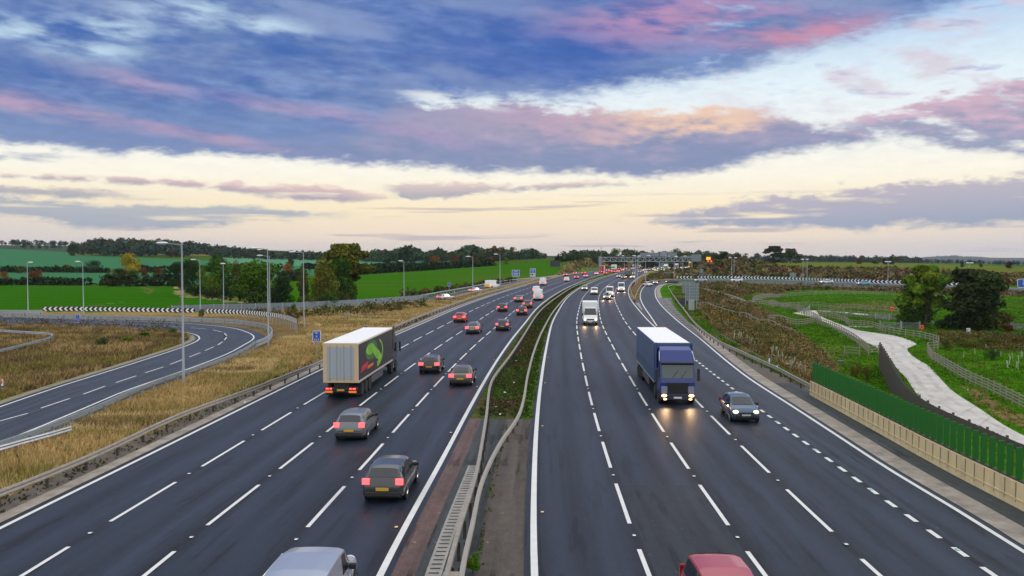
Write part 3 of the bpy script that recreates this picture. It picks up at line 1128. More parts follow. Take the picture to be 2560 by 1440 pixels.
def matched(pts, per=16):
    P = np.array([tuple(at(*p)) for p in pts])
    P = np.vstack([2 * P[0] - P[1], P, 2 * P[-1] - P[-2]])
    out = []
    for i in range(1, len(P) - 2):
        L = np.linalg.norm(P[i + 1] - P[i])
        m0 = (P[i + 1] - P[i - 1]) / max(np.linalg.norm(P[i + 1] - P[i - 1]), 1e-6) * L
        m1 = (P[i + 2] - P[i]) / max(np.linalg.norm(P[i + 2] - P[i]), 1e-6) * L
        t = np.linspace(0, 1, per, endpoint=False)[:, None]
        out.append((2*t**3-3*t**2+1)*P[i] + (t**3-2*t**2+t)*m0 + (-2*t**3+3*t**2)*P[i+1] + (t**3-t**2)*m1)
    return np.vstack(out + [P[-2:-1]])


LI, LO = matched([a for a, b in LOOP]), matched([b for a, b in LOOP])
ribbon('road', LI, LO, M_AS, .03, 3)
# joining slip road behind the grey fence
JN = [((1020, 748), (1020, 753)), ((1080, 742.5), (1075, 749)), ((1125, 734.5), (1118, 743)), ((1175, 723), (1178, 731.5)), ((1225, 713), (1232, 719.5)), ((1280, 704.8), (1290, 709)), ((1330, 698), (1340, 701)), ((1372, 692.5), (1380, 695.5))]
JI, JO = matched([a for a, b in JN]), matched([b for a, b in JN])
ribbon('road', JI, JO, M_AS, .035, 2)

# concrete edgings and verge strips
ribbon('kerb', lane_pt('L', YS[YS < 420], -18.7), lane_pt('L', YS[YS < 420], -18.0), M_CONC, .045, 1)
ribbon('kerb', offset(R5, .35), offset(R5, 1.45), M_CONC, .05, 1)
ys = np.arange(8, 68, 2.0)
wallx = 2.25
ribbon('path', offset(nearR, 1.45)[nearR[:, 1] < 72], offset(nearR, 3.2)[nearR[:, 1] < 72], M_DRK, .02, 2)
ribbon('path', offset(nearR, 1.4)[nearR[:, 1] < 150], offset(nearR, 4.1)[nearR[:, 1] < 150], M_STRIP, .012, 2)
ribbon('path', lane_pt('L', YS[YS < 320], -20.0), lane_pt('L', YS[YS < 320], -18.7), M_STRIP, .012, 1)
kin = offset(LI, -.7)
ribbon('kerb', kin, LI, mat('mossy kerb', (.2, .18, .12), .9, var=.35, scale=1.5), .04, 1)
# central reserve, paved where it is near
ym = np.arange(4, 56.5, 1.0)
ribbon('path', lane_pt('L', ym, -1.95), lane_pt('L', ym, -1.18), M_RED, .028, 1)
ribbon('path', lane_pt('L', ym, -1.18), lane_pt('R', ym, 0.55), M_DRK, .024, 1)
ribbon('path', lane_pt('R', ym, 0.55), lane_pt('R', ym, 2.15), M_DIRT, .026, 2)
yc = np.arange(4, 44, .5)
ribbon('gutter', lane_pt('L', yc, -.86), lane_pt('L', yc, -.32), M_KERB, .034, 1)
slots = MB()
for q in np.arange(8, 43.5, .42):
    a, b = lane_pt('L', q, -.76), lane_pt('L', q + .13, -.42)
    slots.add([(a[0], a[1], .038), (b[0], a[1], .038), (b[0], b[1], .038), (a[0], b[1], .038)], [(0, 1, 2, 3)])
slots.build('gutter', mat('drain slot', (.03, .03, .03), .9))['kind'] = 'structure'

# ------------------------------------------------------------------ painted lines


def lane3n(side, off, y0=4, y1=900):
    y = np.concatenate([np.arange(y0, 260, .75), np.arange(260, y1, 2.0)])
    y = y[y <= y1]
    p = lane_pt(side, y, off)
    return np.column_stack([p, np.zeros(len(p))])


def phase(side, off, px, py):
    """distance along a lane line of a mark that begins at a photo pixel"""
    P = lane3n(side, off)
    a = at(px, py)
    d = np.concatenate([[0], np.cumsum(np.linalg.norm(np.diff(P[:, :2], axis=0), axis=1))])
    return float(np.interp(a[1], P[:, 1], d)) % 9.0


mb = MB()
PH = {}
for side, off, px, py in (('L', -6.0, 773.6, 1320.4), ('L', -9.9, 521.2, 1315.5), ('L', -13.85, 273.8, 1306), ('R', 6.2, 1570.5, 1311.4), ('R', 9.95, 1818, 1315.6), ('R', 13.65, 1921, 1184)):
    P = lane3n(side, off)
    s0 = phase(side, off, px, py)
    if side == 'R':
        s0 = (phase(side, off, px, py) - 6.0) % 9.0
        s0 = (s0 + 6.0) % 9.0
    PH[(side, off)] = s0
    dashes(mb, P, .16, 6, 3, s0, .042)
for side, off, w, y1 in (('L', -2.3, .24, 900), ('L', -17.6, .2, 300), ('R', 2.5, .24, 900)):
    dashes(mb, lane3n(side, off, 4, y1), w, 36, .0, 0, .042)
P = lane3n('R', 17.35, at(1640, 818)[1], 900)
dashes(mb, P, .2, 36, 0, 0, .042)
P = lane3n('R', 17.35, 4, at(1700, 870)[1])
dashes(mb, P, .2, 1.0, 1.0, .3, .042)
dashes(mb, R5, .2, 30, 0, 0, .042)
dashes(mb, SL, .2, 30, 0, 0, .046)
# gore and shoulder hatching
for y in np.arange(NOSE_Y + 6, at(1602, 757)[1], 2.2):
    a, b = lane_pt('R', y, 17.9), np.array([np.interp(y, SL[:, 1], SL[:, 0]) - .5, y + .8])
    if b[0] - a[0] > .5:
        mb.add([(a[0], a[1], .036), (b[0], b[1], .036), (b[0], b[1] + .45, .036), (a[0], a[1] + .45, .036)], [(0, 1, 2, 3)])
o = mb.build('road', M_PAINT)
o['kind'] = 'structure'
mb = MB()
cen = np.array([tuple(at(*p)) for p in [(-60, 1072), (0, 1053), (54, 1040), (128, 1012), (202, 989), (270, 964), (314, 950), (360, 934), (404, 920), (440, 906), (472, 894), (500, 883), (520, 874), (545, 863), (560, 852), (567, 842), (560, 833), (540, 827), (510, 822.5), (465, 819), (400, 815), (280, 809.5), (150, 806), (0, 802), (-300, 796)]])
cen = spline([Vector(p) for p in cen], .5)
dashes(mb, cen, .13, 4, 2, 1.0, .044)
dashes(mb, offset(LI, .5), .17, 30, 0, 0, .044)
dashes(mb, offset(LO, -1.3)[10:], .17, 30, 0, 0, .044)
dashes(mb, offset(JI, .3), .15, 30, 0, 0, .046)
dashes(mb, offset(JO, -.3), .15, 30, 0, 0, .046)
o = mb.build('road', M_PAINT)
o['kind'] = 'structure'
# far shoulder of the slip: grey ribbed hard strip
E = np.array([tuple(at(*p)) for p in [(1760, 846), (1735, 820), (1712, 796), (1690, 772), (1682, 757), (1678, 745)]])
Ein = np.array([tuple(at(*p)) for p in [(1740, 838), (1717, 820), (1687, 795), (1664, 773), (1652, 757), (1646, 745)]])
ea, eb = resamp(spline([Vector(p) for p in Ein], 1), 40), resamp(spline([Vector(p) for p in E], 1), 40)
ribbon('path', ea, eb, asphalt('pale shoulder', (.12, .115, .115), 0, rough=.8), .062, 1)
mb = MB()
for q in range(3, 39, 2):
    a, b = ea[q], eb[q]
    mb.add([(a[0], a[1], gz(a[0], a[1]) + .07), (b[0], b[1], gz(b[0], b[1]) + .07), (b[0], b[1] + .8, gz(b[0], b[1]) + .07), (a[0], a[1] + .8, gz(a[0], a[1]) + .07)], [(0, 1, 2, 3)])
mb.build('path', mat('rumble bar', (.30, .30, .31), .8))['kind'] = 'structure'

# concrete farm track
TRK = [((1978, 784), (2004, 778)), ((1997, 786.5), (2034, 777)), ((2012, 789), (2047, 787)), ((2030, 793), (2062, 796)), ((2052, 802), (2078, 803)), ((2080, 815), (2103, 812)), ((2110, 830), (2150, 827)), ((2150, 850), (2236, 840)), ((2190, 868), (2290, 860)), ((2222, 893), (2268, 873)), ((2244, 924), (2290, 897)), ((2264, 945), (2320, 915)), ((2310, 1005), (2380, 977)), ((2400, 1056), (2455, 1027)), ((2500, 1100), (2520, 1070)), ((2640, 1170), (2640, 1130))]
TL, TR = matched([a for a, b in TRK]), matched([b for a, b in TRK])
M_TRACK = mat('track concrete', (.46, .445, .42), .9, var=.26, scale=.35, bump=.15)
ribbon('path', TL, TR, M_TRACK, .05, 3)
a = pxline([(2034, 776), (2052, 776.5), (2100, 779), (2150, 783), (2200, 789)], 2)
ribbon('path', a, offset(a, 3.2), M_TRACK, .045, 1)
a = pxline([(2124, 787), (2180, 790.5), (2245, 795), (2330, 801), (2420, 808)], 2)
ribbon('path', a, offset(a, 5), M_AP, .05, 1)
jm = MB()
for q in range(70, len(TL) - 4, 9):
    p, r = TL[q], TR[q]
    tt = (TL[q + 1] - p)[:2]
    tt = tt / max(np.linalg.norm(tt), 1e-6) * .07
    jm.add([(p[0], p[1], gz(p[0], p[1]) + .056), (r[0], r[1], gz(r[0], r[1]) + .056), (r[0] + tt[0], r[1] + tt[1], gz(r[0], r[1]) + .056), (p[0] + tt[0], p[1] + tt[1], gz(p[0], p[1]) + .056)], [(0, 1, 2, 3)])
o = jm.build('path', mat('track joint', (.30, .28, .245), .95))
o['kind'] = 'structure'
mid = (TL + TR) / 2
for w0, w1 in ((-.95, -.45), (.45, .95)):
    ribbon('path', offset(mid, w0)[20:], offset(mid, w1)[20:], mat('track wheel stain', (.41, .39, .36), .95, var=.35, scale=.5), .055, 1)
a = pxline([(2118, 816), (2150, 815.5), (2185, 818)], 2)
ribbon('path', a, offset(a, 2.2), M_TRACK, .046, 1)

# ------------------------------------------------------------------ road furniture
M_GALV = mat('galvanised steel', (.33, .36, .39), .45, .6, var=.12, scale=3)
M_GALVD = mat('weathered steel rail', (.27, .245, .215), .65, .25, var=.22, scale=2.5)
M_POSTD = mat('dark steel post', (.055, .05, .045), .8, .2, var=.2)
M_POLE = mat('lamp column grey', (.29, .32, .355), .45, .4, var=.06, scale=2)
M_HEAD = mat('lamp head pale', (.66, .72, .76), .3, .1)
M_LENS = mat('lamp lens', (.5, .52, .5), .15)
M_BLUE = mat('sign blue', (.012, .085, .46), .35)
M_WHITE = mat('sign white', (.78, .80, .82), .4)
M_SIGNBACK = mat('sign back grey', (.19, .235, .255), .5, .3, var=.1)
M_SIGNRIB = mat('sign back rib', (.30, .35, .37), .5, .4)
M_BLACK = mat('black board', (.012, .013, .02), .5)
M_FENCEG = mat('grey fence panel', (.15, .19, .235), .6, var=.10, scale=.5)
M_TIMBER = mat('weathered timber', (.25, .22, .185), .9, var=.3, scale=3, stretch=(1, 1, 6))
M_TIMBERD = mat('dark close boarding', (.085, .072, .062), .9, var=.45, scale=4, stretch=(3, 3, .6))
M_GREEN = mat('green screen panel', (.006, .115, .010), .5, var=.10, scale=1.2)
M_WALL = mat('stained cream concrete', (.58, .47, .27), .9, var=.20, scale=1.0, bump=.2, stretch=(1.6, 1.6, .35))
M_ORANGE = mat('orange plastic', (.85, .12, .02), .45)
M_TUBE = mat('pale green tube', (.30, .34, .22), .6, var=.2, scale=5)


def zat(px, py, y):
    d = ray_dir(px, py)
    return CAM_H + d[2] / d[1] * y


def xat(px, y):
    d = ray_dir(px, 640)
    return d[0] / d[1] * y


BEAM = [(.05, -.15), (.075, -.08), (.03, 0), (.075, .08), (.05, .15), (-.04, .15), (-.04, -.15)]
BOX = [(.075, -.085), (.075, -.03), (.045, -.0), (.075, .03), (.075, .085), (-.075, .085), (-.075, -.085)]


def barrier(P, label, h=.6, prof=BEAM, m_rail=M_GALVD, m_post=M_POSTD, gap=3.2, ymax=330, double=False, flip=1, group=None):
    """rail swept along a ground line, every post a child"""
    P = np.asarray(P)
    root = empty('crash_barrier', tuple(P[0]))
    tag(root, label, 'crash barrier', group)
    o = Vector(P[0])
    mb = MB()
    q = [Vector((p[0], p[1], gz(p[0], p[1]) + h)) - o for p in P]
    pr = [(a * flip, b) for a, b in prof]
    mb.sweep(q, pr)
    if double:
        mb.sweep([v - Vector((0, 0, .38)) for v in q], pr)
    mb.build('rail', m_rail, root)
    d = np.concatenate([[0], np.cumsum(np.linalg.norm(np.diff(P[:, :2], axis=0), axis=1))])
    pm = MB().box((0, 0, h / 2 - .06), (.11, .11, h + .1)).mesh('barrier_post', m_post)
    k = 0
    for s in np.arange(.3, d[-1], gap):
        x, y = np.interp(s, d, P[:, 0]), np.interp(s, d, P[:, 1])
        if y > ymax or k >= 96: break
        po = link_mesh('post', pm, root)
        i = min(np.searchsorted(d, s), len(P) - 1)
        t = P[i] - P[max(i - 1, 0)]
        nrm = np.array([t[1], -t[0]]) / max(math.hypot(t[0], t[1]), 1e-6)
        po.location = (x - o.x - nrm[0] * .10 * flip, y - o.y - nrm[1] * .10 * flip, gz(x, y) - o.z)
        k += 1
    return root


def railpx(pts, h, step=1.6, pre=(), post=()):
    return spline(list(pre) + [at(a, b, h) for a, b in pts] + list(post), step)


def gl_(side, ys, off):
    return lane3(side, ys, off)


# left edge of the going-away carriageway
barrier(railpx([(0, 1234), (240, 1136), (450, 1039), (637, 971), (800, 906), (995, 813), (1085, 777), (1200, 737), (1250, 723.5), (1298, 708.5), (1346, 697), (1372, 691)], .62, 2.0, [at(-360, 1365, .62)]),
        'long brown weathered crash barrier beside the dry grass verge', .62, flip=1, ymax=260)
# central reserve: two box beams side by side near the bridge, then parting
barrier(railpx([(1118, 1434), (1150, 1317), (1188, 1197), (1203, 1120), (1216, 1040), (1224, 972), (1234, 945), (1275, 890), (1305, 845), (1340, 790), (1360, 768), (1395, 741), (1440, 714), (1490, 697), (1530, 686), (1580, 675.5)], .66, 1.6, gl_('L', [8, 20], 0.05)),
        'central reserve barrier on the side of the red tail lights', .66, BOX, M_GALVD, gap=2.4, ymax=170, flip=-1)
barrier(railpx([(1155, 1434), (1180, 1317), (1206, 1203), (1250, 1110), (1294, 1045), (1309, 1000), (1319, 940), (1336, 876), (1357, 825), (1387, 774), (1425, 734), (1462, 711.5), (1500, 695), (1540, 683), (1590, 673.5)], .66, 1.6, gl_('R', [8, 20], .45)),
        'pale central reserve barrier on the side of the headlights', .66, BOX, mat('pale steel rail', (.29, .27, .24), .6, .2, var=.15, scale=2), gap=2.4, ymax=170, flip=1)
cap = MB().box((0, 0, .36), (.6, .5, .72), 0, .04)
o = cap.build('barrier_end_block', M_CONC)
o.location = tuple(at(1130, 1436, .72))
tag(o, 'pale concrete block under the twin rails at the bottom edge', 'concrete block')
# right edge
barrier(railpx([(2030, 968), (1980, 941), (1940, 920), (1865, 886), (1790, 850), (1740, 811), (1710, 774), (1690, 748), (1676, 727), (1673, 716), (1690, 711), (1740, 708)], .62, 1.6), 'tan crash barrier leading into the concrete wall end', .62, flip=-1, ymax=300)
barrier(railpx([(1587, 747), (1590, 737), (1596, 724), (1608, 709.5), (1628, 702.5), (1660, 699.5), (1700, 698), (1760, 697.5)], .62, 1.6), 'crash barrier curving along the inside of the leaving slip road', .62, flip=1, ymax=330)
barrier(railpx([(1586, 748), (1580, 736), (1577, 723), (1580, 711), (1590, 701), (1604, 692), (1625, 684), (1650, 678.5)], .62, 2.0), 'crash barrier along the brown island beside the oncoming lanes', .62, flip=-1, ymax=330)
# loop road
barrier(railpx([(0, 1110), (90, 1080), (165, 1050), (240, 1020), (360, 967), (457, 932), (555, 900), (612, 874), (638, 857)], .6, 1.6, [at(-160, 1168, .6)]),
        'galvanised crash barrier on the near side of the loop road', .6, BEAM, mat('dull galvanised', (.27, .31, .33), .5, .5, var=.15), M_GALV, 2.4, 400, False, -1)
barrier(railpx([(640, 856), (666, 845), (680, 830), (674, 819), (655, 811), (610, 803.5), (560, 799.5), (480, 796), (320, 791.5), (160, 788), (0, 785), (-300, 780)], .6, 1.6),
        'galvanised crash barrier round the far side of the hairpin loop', .6, BEAM, M_GALV, M_GALV, 2.4, 400, True, 1)
barrier(railpx([(-60, 1136), (0, 1121), (60, 1104), (120, 1088), (178, 1071)], .45, 1.0), 'short bent galvanised rail ending in the dry grass', .45, BEAM, M_GALV, M_GALV, 3.0)
barrier(railpx([(-60, 894), (0, 877), (62, 862), (115, 848), (131, 840), (118, 834.5), (62, 831), (0, 827), (-120, 822)], .6, .8), 'galvanised barrier bending round the scrub inside the loop', .6, BEAM, M_GALV, M_GALV, 2.4, 300, False, -1)
barrier(railpx([(-260, 772), (0, 777), (60, 777.5), (107, 778)], .9, 2.0), 'double galvanised rail running up to the chevron board', .9, BEAM, M_GALV, M_GALV, 2.4, 300, True)
# beyond the joining slip
barrier(railpx([(1000, 748), (1100, 730), (1170, 718), (1235, 705.5), (1300, 697.5), (1350, 693.5), (1420, 686), (1475, 680), (1530, 675)], .7, 2.0), 'galvanised barrier below the green hill field behind the joining slip', .7, BEAM, M_GALV, M_GALV, 3.2, 330)
barrier(railpx([(1120, 747), (1175, 733), (1207, 726), (1287, 708.5), (1345, 697)], .6, 2.0), 'barrier between the joining slip road and the motorway', .6, BEAM, M_GALVD, M_POSTD, 3.2, 330)
# far rails by the loop on the right
barrier(railpx([(1700, 698), (1800, 698), (1900, 699.5), (2000, 702), (2100, 706), (2240, 710.5), (2400, 716), (2560, 722)], .6, 3.0), 'grey barrier along the far side of the flyover loop on the right', .6, BEAM, M_GALV, M_GALV, 4.0, 400)
barrier(railpx([(1690, 713), (1760, 709.5), (1850, 710), (1950, 712), (2100, 716.5), (2240, 721.5), (2400, 727), (2560, 734)], .55, 3.0), 'rusty low barrier on the near side of the flyover loop', .55, BEAM, M_GALVD, M_POSTD, 4.0, 400)


# concrete wall and green screen on the right
WP = offset(R5, 2.62)
WP = WP[(WP[:, 1] > 7)]
i1 = int(np.argmin(np.abs(WP[:, 1] - at(2027, 989)[1]) + (WP[:, 0] > 40) * 99))
WP = WP[:i1 + 1]
WP = resamp(WP, 90)
mb = MB()
mb.sweep([Vector((p[0], p[1], -.05)) for p in WP], [(0, 0), (.03, .35), (.05, 1.1), (.42, 1.1), (.5, 0)])
wall = mb.build('retaining_wall', M_WALL)
tag(wall, 'cream stained concrete wall carrying the green screen', 'wall')
mb = MB()
d = np.concatenate([[0], np.cumsum(np.linalg.norm(np.diff(WP[:, :2], axis=0), axis=1))])
for s in np.arange(.4, d[-1], .85):
    x, y = np.interp(s, d, WP[:, 0]), np.interp(s, d, WP[:, 1])
    mb.box((x + .022, y, .62), (.02, .035, .84))
g = mb.build('joint_groove', mat('wall joint dark', (.24, .19, .12), .95))  # dark strips for the formwork stripes and joints
g.parent = wall
mb = MB()
mb.sweep([Vector((p[0], p[1], 0)) for p in WP], [(.005, .33), (.0, .40), (.05, .41), (.06, .33)])
g = mb.build('ledge', M_WALL)
g.parent = wall
scr = empty('noise_screen', tuple(WP[0]))
tag(scr, 'bright green slatted screen standing on the concrete wall', 'screen')
pm = MB().box((0, 0, .66), (.285, .055, 1.32), 0, .02).mesh('screen_panel', M_GREEN)
rb = MB()
rb.sweep([Vector((p[0] + .23, p[1], 1.05)) - Vector(WP[0]) for p in WP], [(-.07, 0), (.07, 0), (.07, .07), (-.07, .07)])
rb.build('base_rail', M_POSTD, scr)
for s in np.arange(.5, d[-1] - .2, .72):
    x, y = np.interp(s, d, WP[:, 0]), np.interp(s, d, WP[:, 1])
    x2, y2 = np.interp(s + .3, d, WP[:, 0]), np.interp(s + .3, d, WP[:, 1])
    po = link_mesh('slat_panel', pm, scr)
    po.location = (x + .23 - WP[0][0], y - WP[0][1], 1.13)
    po.rotation_euler = (0, 0, math.atan2(y2 - y, x2 - x) - math.pi / 2 + random.uniform(-.03, .03) + .10)


# ------------------------------------------------------------------ fences
def rail_fence(pts, label, h=1.15, rails=3, gap=1.8, step=1.0, m=M_TIMBER, px=True, name='timber_fence', cat='fence', maxp=95):
    P = pxline(pts, step) if px else np.asarray(pts)
    root = empty(name, (P[0][0], P[0][1], gz(P[0][0], P[0][1])))
    tag(root, label, cat)
    o = root.location
    mb = MB()
    for r in range(rails):
        z = h * (1 - r * .9 / rails) - .08
        mb.sweep([Vector((p[0], p[1], gz(p[0], p[1]) + z)) - Vector(o) for p in P], [(.03, -.045), (.03, .045), (-.015, .045), (-.015, -.045)])
    mb.build('rails', m, root)
    d = np.concatenate([[0], np.cumsum(np.linalg.norm(np.diff(P[:, :2], axis=0), axis=1))])
    gap = max(gap, d[-1] / maxp)
    pm = MB().box((0, 0, h / 2), (.11, .11, h + .12)).mesh('fence_post', m)
    for s in np.arange(0, d[-1] + .01, gap):
        x, y = np.interp(s, d, P[:, 0]), np.interp(s, d, P[:, 1])
        po = link_mesh('post', pm, root)
        po.location = (x - o[0], y - o[1], gz(x, y) - o[2])
    return root


FENCES = [
    ([(1922, 763), (1960, 772), (2000, 784), (2035, 796)], 'timber post and rail fence running down to the track head', 3),
    ([(2032, 806), (2080, 823), (2120, 845), (2150, 866), (2170, 884), (2172, 892)], 'dark timber fence along the left side of the concrete track', 3),
    ([(2035, 797), (2052, 806)], 'short length of timber fence joining two fence lines at the track', 3),
    ([(2111, 889), (2130, 890), (2150, 891)], 'short timber fence with three rails by the reedy ditch', 3),
    ([(2172, 888), (2197, 886)], 'timber fence stub reaching the close boarded fence', 3),
    ([(1922, 808), (1960, 808), (2034, 808)], 'timber fence crossing above the bright green paddock corner', 3),
    ([(1880, 766), (1884, 756), (1896, 750), (1950, 744), (2000, 740), (2100, 737), (2240, 738)], 'long curved paddock fence below the loop road', 3),
    ([(1868, 766), (1925, 767), (1970, 771), (2012, 779)], 'timber fence between the paddock and the track spur', 3),
    ([(1935, 764), (2000, 767), (2080, 771), (2160, 775), (2250, 781)], 'timber fence across the middle of the green paddocks', 3),
    ([(2047, 784), (2060, 785), (2098, 788), (2150, 792), (2195, 796), (2240, 800)], 'timber fence in front of the dark side road', 3),
    ([(2048, 791), (2080, 797), (2110, 806), (2132, 817), (2160, 817)], 'timber fence on the right of the narrow track end', 3),
    ([(2160, 817), (2185, 822), (2212, 832), (2255, 841), (2285, 845), (2320, 852), (2346, 861)], 'timber fence passing the metal gate and orange ring', 3),
    ([(2346, 862), (2343, 876), (2322, 877), (2320, 886), (2330, 901)], 'timber fence kinking round the corner beside the track', 3),
    ([(2330, 902), (2378, 931), (2424, 958), (2470, 979), (2516, 1002), (2560, 1025), (2640, 1065)], 'grey timber fence along the right side of the concrete track', 4),
    ([(2490, 802), (2515, 815), (2540, 825), (2600, 832)], 'timber fence at the right edge behind the dark tree', 3),
]
for pts, lab, r in FENCES:
    rail_fence(pts, lab, 1.2, r)
rail_fence([(1750, 728), (1800, 741), (1840, 754), (1870, 767)], 'pale two rail fence down the scrub bank to the paddock', 1.1, 2, 2.4, m=mat('pale rail', (.42, .41, .37), .7))
rail_fence([(1750, 770), (1765, 770), (1790, 779), (1840, 796), (1860, 797), (1900, 817), (1925, 818), (1955, 833), (1990, 846)], 'thin wire fence through the middle of the scrub', 1.1, 2, 3.0, m=mat('grey wire rail', (.26, .25, .22), .7))

# close boarded fence beside the track
def on_plane(px, py, z):
    d = ray_dir(px, py)
    t = (z - CAM_H) / d[2]
    return Vector((d[0] * t, d[1] * t, z))


CB = spline([on_plane(a, b, 0) for a, b in [(2198, 862), (2211, 883), (2223, 905), (2237, 932), (2266, 974), (2318, 1013), (2383, 1045), (2470, 1083), (2560, 1122), (2680, 1174)]], .16)
mb = MB()
CZ = np.full(len(CB), -2.75)
CZ0 = gz(CB[0][0], CB[0][1])
for i in range(0, len(CB) - 1):
    p, q = CB[i], CB[i + 1]
    a = math.atan2(q[1] - p[1], q[0] - p[0])
    zz = float(CZ[i])
    hh = 2.97 + random.uniform(-.02, .02)
    mb.box(((p[0] + q[0]) / 2 - CB[0][0], (p[1] + q[1]) / 2 - CB[0][1], hh / 2 + zz - gz(CB[0][0], CB[0][1])), (.152, .022 + .012 * (i % 2), hh), a)
root = empty('close_boarded_fence', (CB[0][0], CB[0][1], gz(CB[0][0], CB[0][1])))
tag(root, 'dark close boarded timber fence bending between track and ditch', 'fence')
mb.build('boards', M_TIMBERD, root)
pm = MB().box((0, 0, 1.53), (.12, .12, 3.06)).mesh('boarded_fence_post', M_TIMBERD)
CBo = offset(CB, -.1)
for i in range(0, len(CB), 15):
    po = link_mesh('post', pm, root)
    po.location = (CBo[i][0] - CB[0][0], CBo[i][1] - CB[0][1], float(CZ[i]) - gz(CB[0][0], CB[0][1]))


def metal_gate(p1, p2, label, h=1.15):
    a, b = at(*p1), at(*p2)
    L = math.hypot(b.x - a.x, b.y - a.y)
    root = empty('field_gate', tuple(a), math.atan2(b.y - a.y, b.x - a.x))
    tag(root, label, 'gate')
    mb = MB()
    for k in range(6):
        z = .18 + k * (h - .18) / 5
        mb.tube([(0, 0, z), (L, 0, z)], .025, 5)
    mb.build('bars', M_GALV, root)
    mb = MB()
    for x in (0, L):
        mb.tube([(x, 0, .1), (x, 0, h + .04)], .035, 5)
    mb.tube([(0, 0, .2), (L, 0, h)], .025, 5)
    mb.build('frame', M_GALV, root)
    pm = MB().box((0, 0, .7), (.16, .16, 1.4)).mesh('gate_post', M_GALV)
    for x in (-.16, L + .16):
        po = link_mesh('post', pm, root)
        po.location = (x, 0, 0)


metal_gate((2202, 821), (2252, 824), 'galvanised field gate nearer the boundary fence corner')
metal_gate((2254, 822), (2297, 823), 'galvanised field gate next to the orange lifebuoy')
metal_gate((2010, 786), (2024, 777), 'open metal gate at the head of the pale track')
metal_gate((2190, 799), (2222, 802), 'metal gate beside the dark side road')
metal_gate((2530, 826), (2580, 828), 'metal gate at the right edge behind the dark tree')


# grey fence on the left and right
def panel_fence(pts, label, h, gap=2.5):
    P = pxline(pts, gap)
    o = Vector((P[0][0], P[0][1], gz(P[0][0], P[0][1])))
    root = empty('noise_barrier', tuple(o))
    tag(root, label, 'noise fence')
    pm = MB().box((0, 0, h / 2), (.14, .16, h + .08)).mesh('panel_fence_post', M_GALV)
    mb = MB()
    for i, p in enumerate(P):
        z = gz(p[0], p[1])
        po = link_mesh('post', pm, root)
        po.location = (p[0] - o.x, p[1] - o.y, z - o.z)
        if i < len(P) - 1:
            q = P[i + 1]
            a = math.atan2(q[1] - p[1], q[0] - p[0])
            mb.box(((p[0] + q[0]) / 2 - o.x, (p[1] + q[1]) / 2 - o.y, (z + gz(q[0], q[1])) / 2 - o.z + h / 2), (gap * .93, .06, h - .06), a)
    mb.build('panels', M_FENCEG, root)


panel_fence([(430, 783), (560, 778), (650, 776), (745, 773), (860, 767), (950, 761), (1066, 751)], 'long grey panel fence along the edge of the left crop fields', 1.35)
panel_fence([(1660, 686), (1700, 690), (1760, 693), (1830, 695), (1897, 697)], 'grey panel fence behind the chevrons on the right', 1.5)


# ------------------------------------------------------------------ chevron boards
def chevron(pts, label, bot, top, z1bot=None, skip=None, pitch=.93, step=.93, wv=.40, lean=.38):
    P = pxline(pts, step)
    n = len(P)
    o = Vector((P[0][0], P[0][1], gz(P[0][0], P[0][1])))
    root = empty('chevron_board', tuple(o))
    tag(root, label, 'chevron board')
    board, chev = MB(), MB()
    pm = None
    H = top - bot
    k = 0
    for i in range(n - 1):
        p, q = P[i], P[i + 1]
        f = i / (n - 1)
        zb = (bot if z1bot is None else bot + (z1bot - bot) * f) + gz(p[0], p[1]) - o.z
        d = np.array([q[0] - p[0], q[1] - p[1]])
        L = np.linalg.norm(d)
        d /= L
        nrm = np.array([d[1], -d[0]])
        if nrm @ np.array([-p[0], -p[1]]) < 0: nrm = -nrm
        a = math.atan2(d[1], d[0])
        c = ((p[0] + q[0]) / 2 - o.x, (p[1] + q[1]) / 2 - o.y, zb + H / 2)
        board.box(c, (L * 1.005, .05, H), a)

        def pt(u, v, off=.032):
            return (p[0] - o.x + d[0] * u + nrm[0] * off, p[1] - o.y + d[1] * u + nrm[1] * off, zb + v)
        m_ = H * .06
        for (v0, v1) in ((m_, H / 2), (H - m_, H / 2)):
            u0, u1 = .06 + lean, .06
            vs = [pt(u0, v0), pt(u0 + wv, v0), pt(u1 + wv, v1), pt(u1, v1)]
            vs += [pt(u0, v0, .026), pt(u0 + wv, v0, .026), pt(u1 + wv, v1, .026), pt(u1, v1, .026)]
            chev.add(vs, [(0, 1, 2, 3), (7, 6, 5, 4), (0, 4, 5, 1), (1, 5, 6, 2), (2, 6, 7, 3), (3, 7, 4, 0)])
        if i % 2 == 0 and k < 98:
            hb = zb
            po = MB().box((p[0] - o.x - nrm[0] * .06, p[1] - o.y - nrm[1] * .06, (hb + H * .9) / 2 - .1), (.07, .07, hb + H * .9 + .2)).build('post', M_GALV, root)
            k += 1
    board.build('board', M_BLACK, root)
    chev.build('chevrons', M_WHITE, root)


chevron([(107, 784.5), (200, 785), (320, 787), (400, 788.5), (488, 790)], 'black and white chevron board on the left running up to a bush', .5, 1.28, .55)
chevron([(515, 791), (560, 793.5), (610, 797), (650, 802), (685, 808), (712, 815), (732, 824), (744, 833)], 'curved black and white chevron board bending round the hairpin', .55, 1.33, 1.1)
chevron([(1690, 699), (1740, 698.5), (1800, 698.8), (1850, 699.5), (1900, 700.5), (2000, 703), (2100, 707), (2170, 709.8), (2240, 712), (2330, 715), (2400, 717.5)], 'long black and white chevron board round the flyover loop on the right', .35, 1.55, step=1.5, wv=.52, lean=.66)


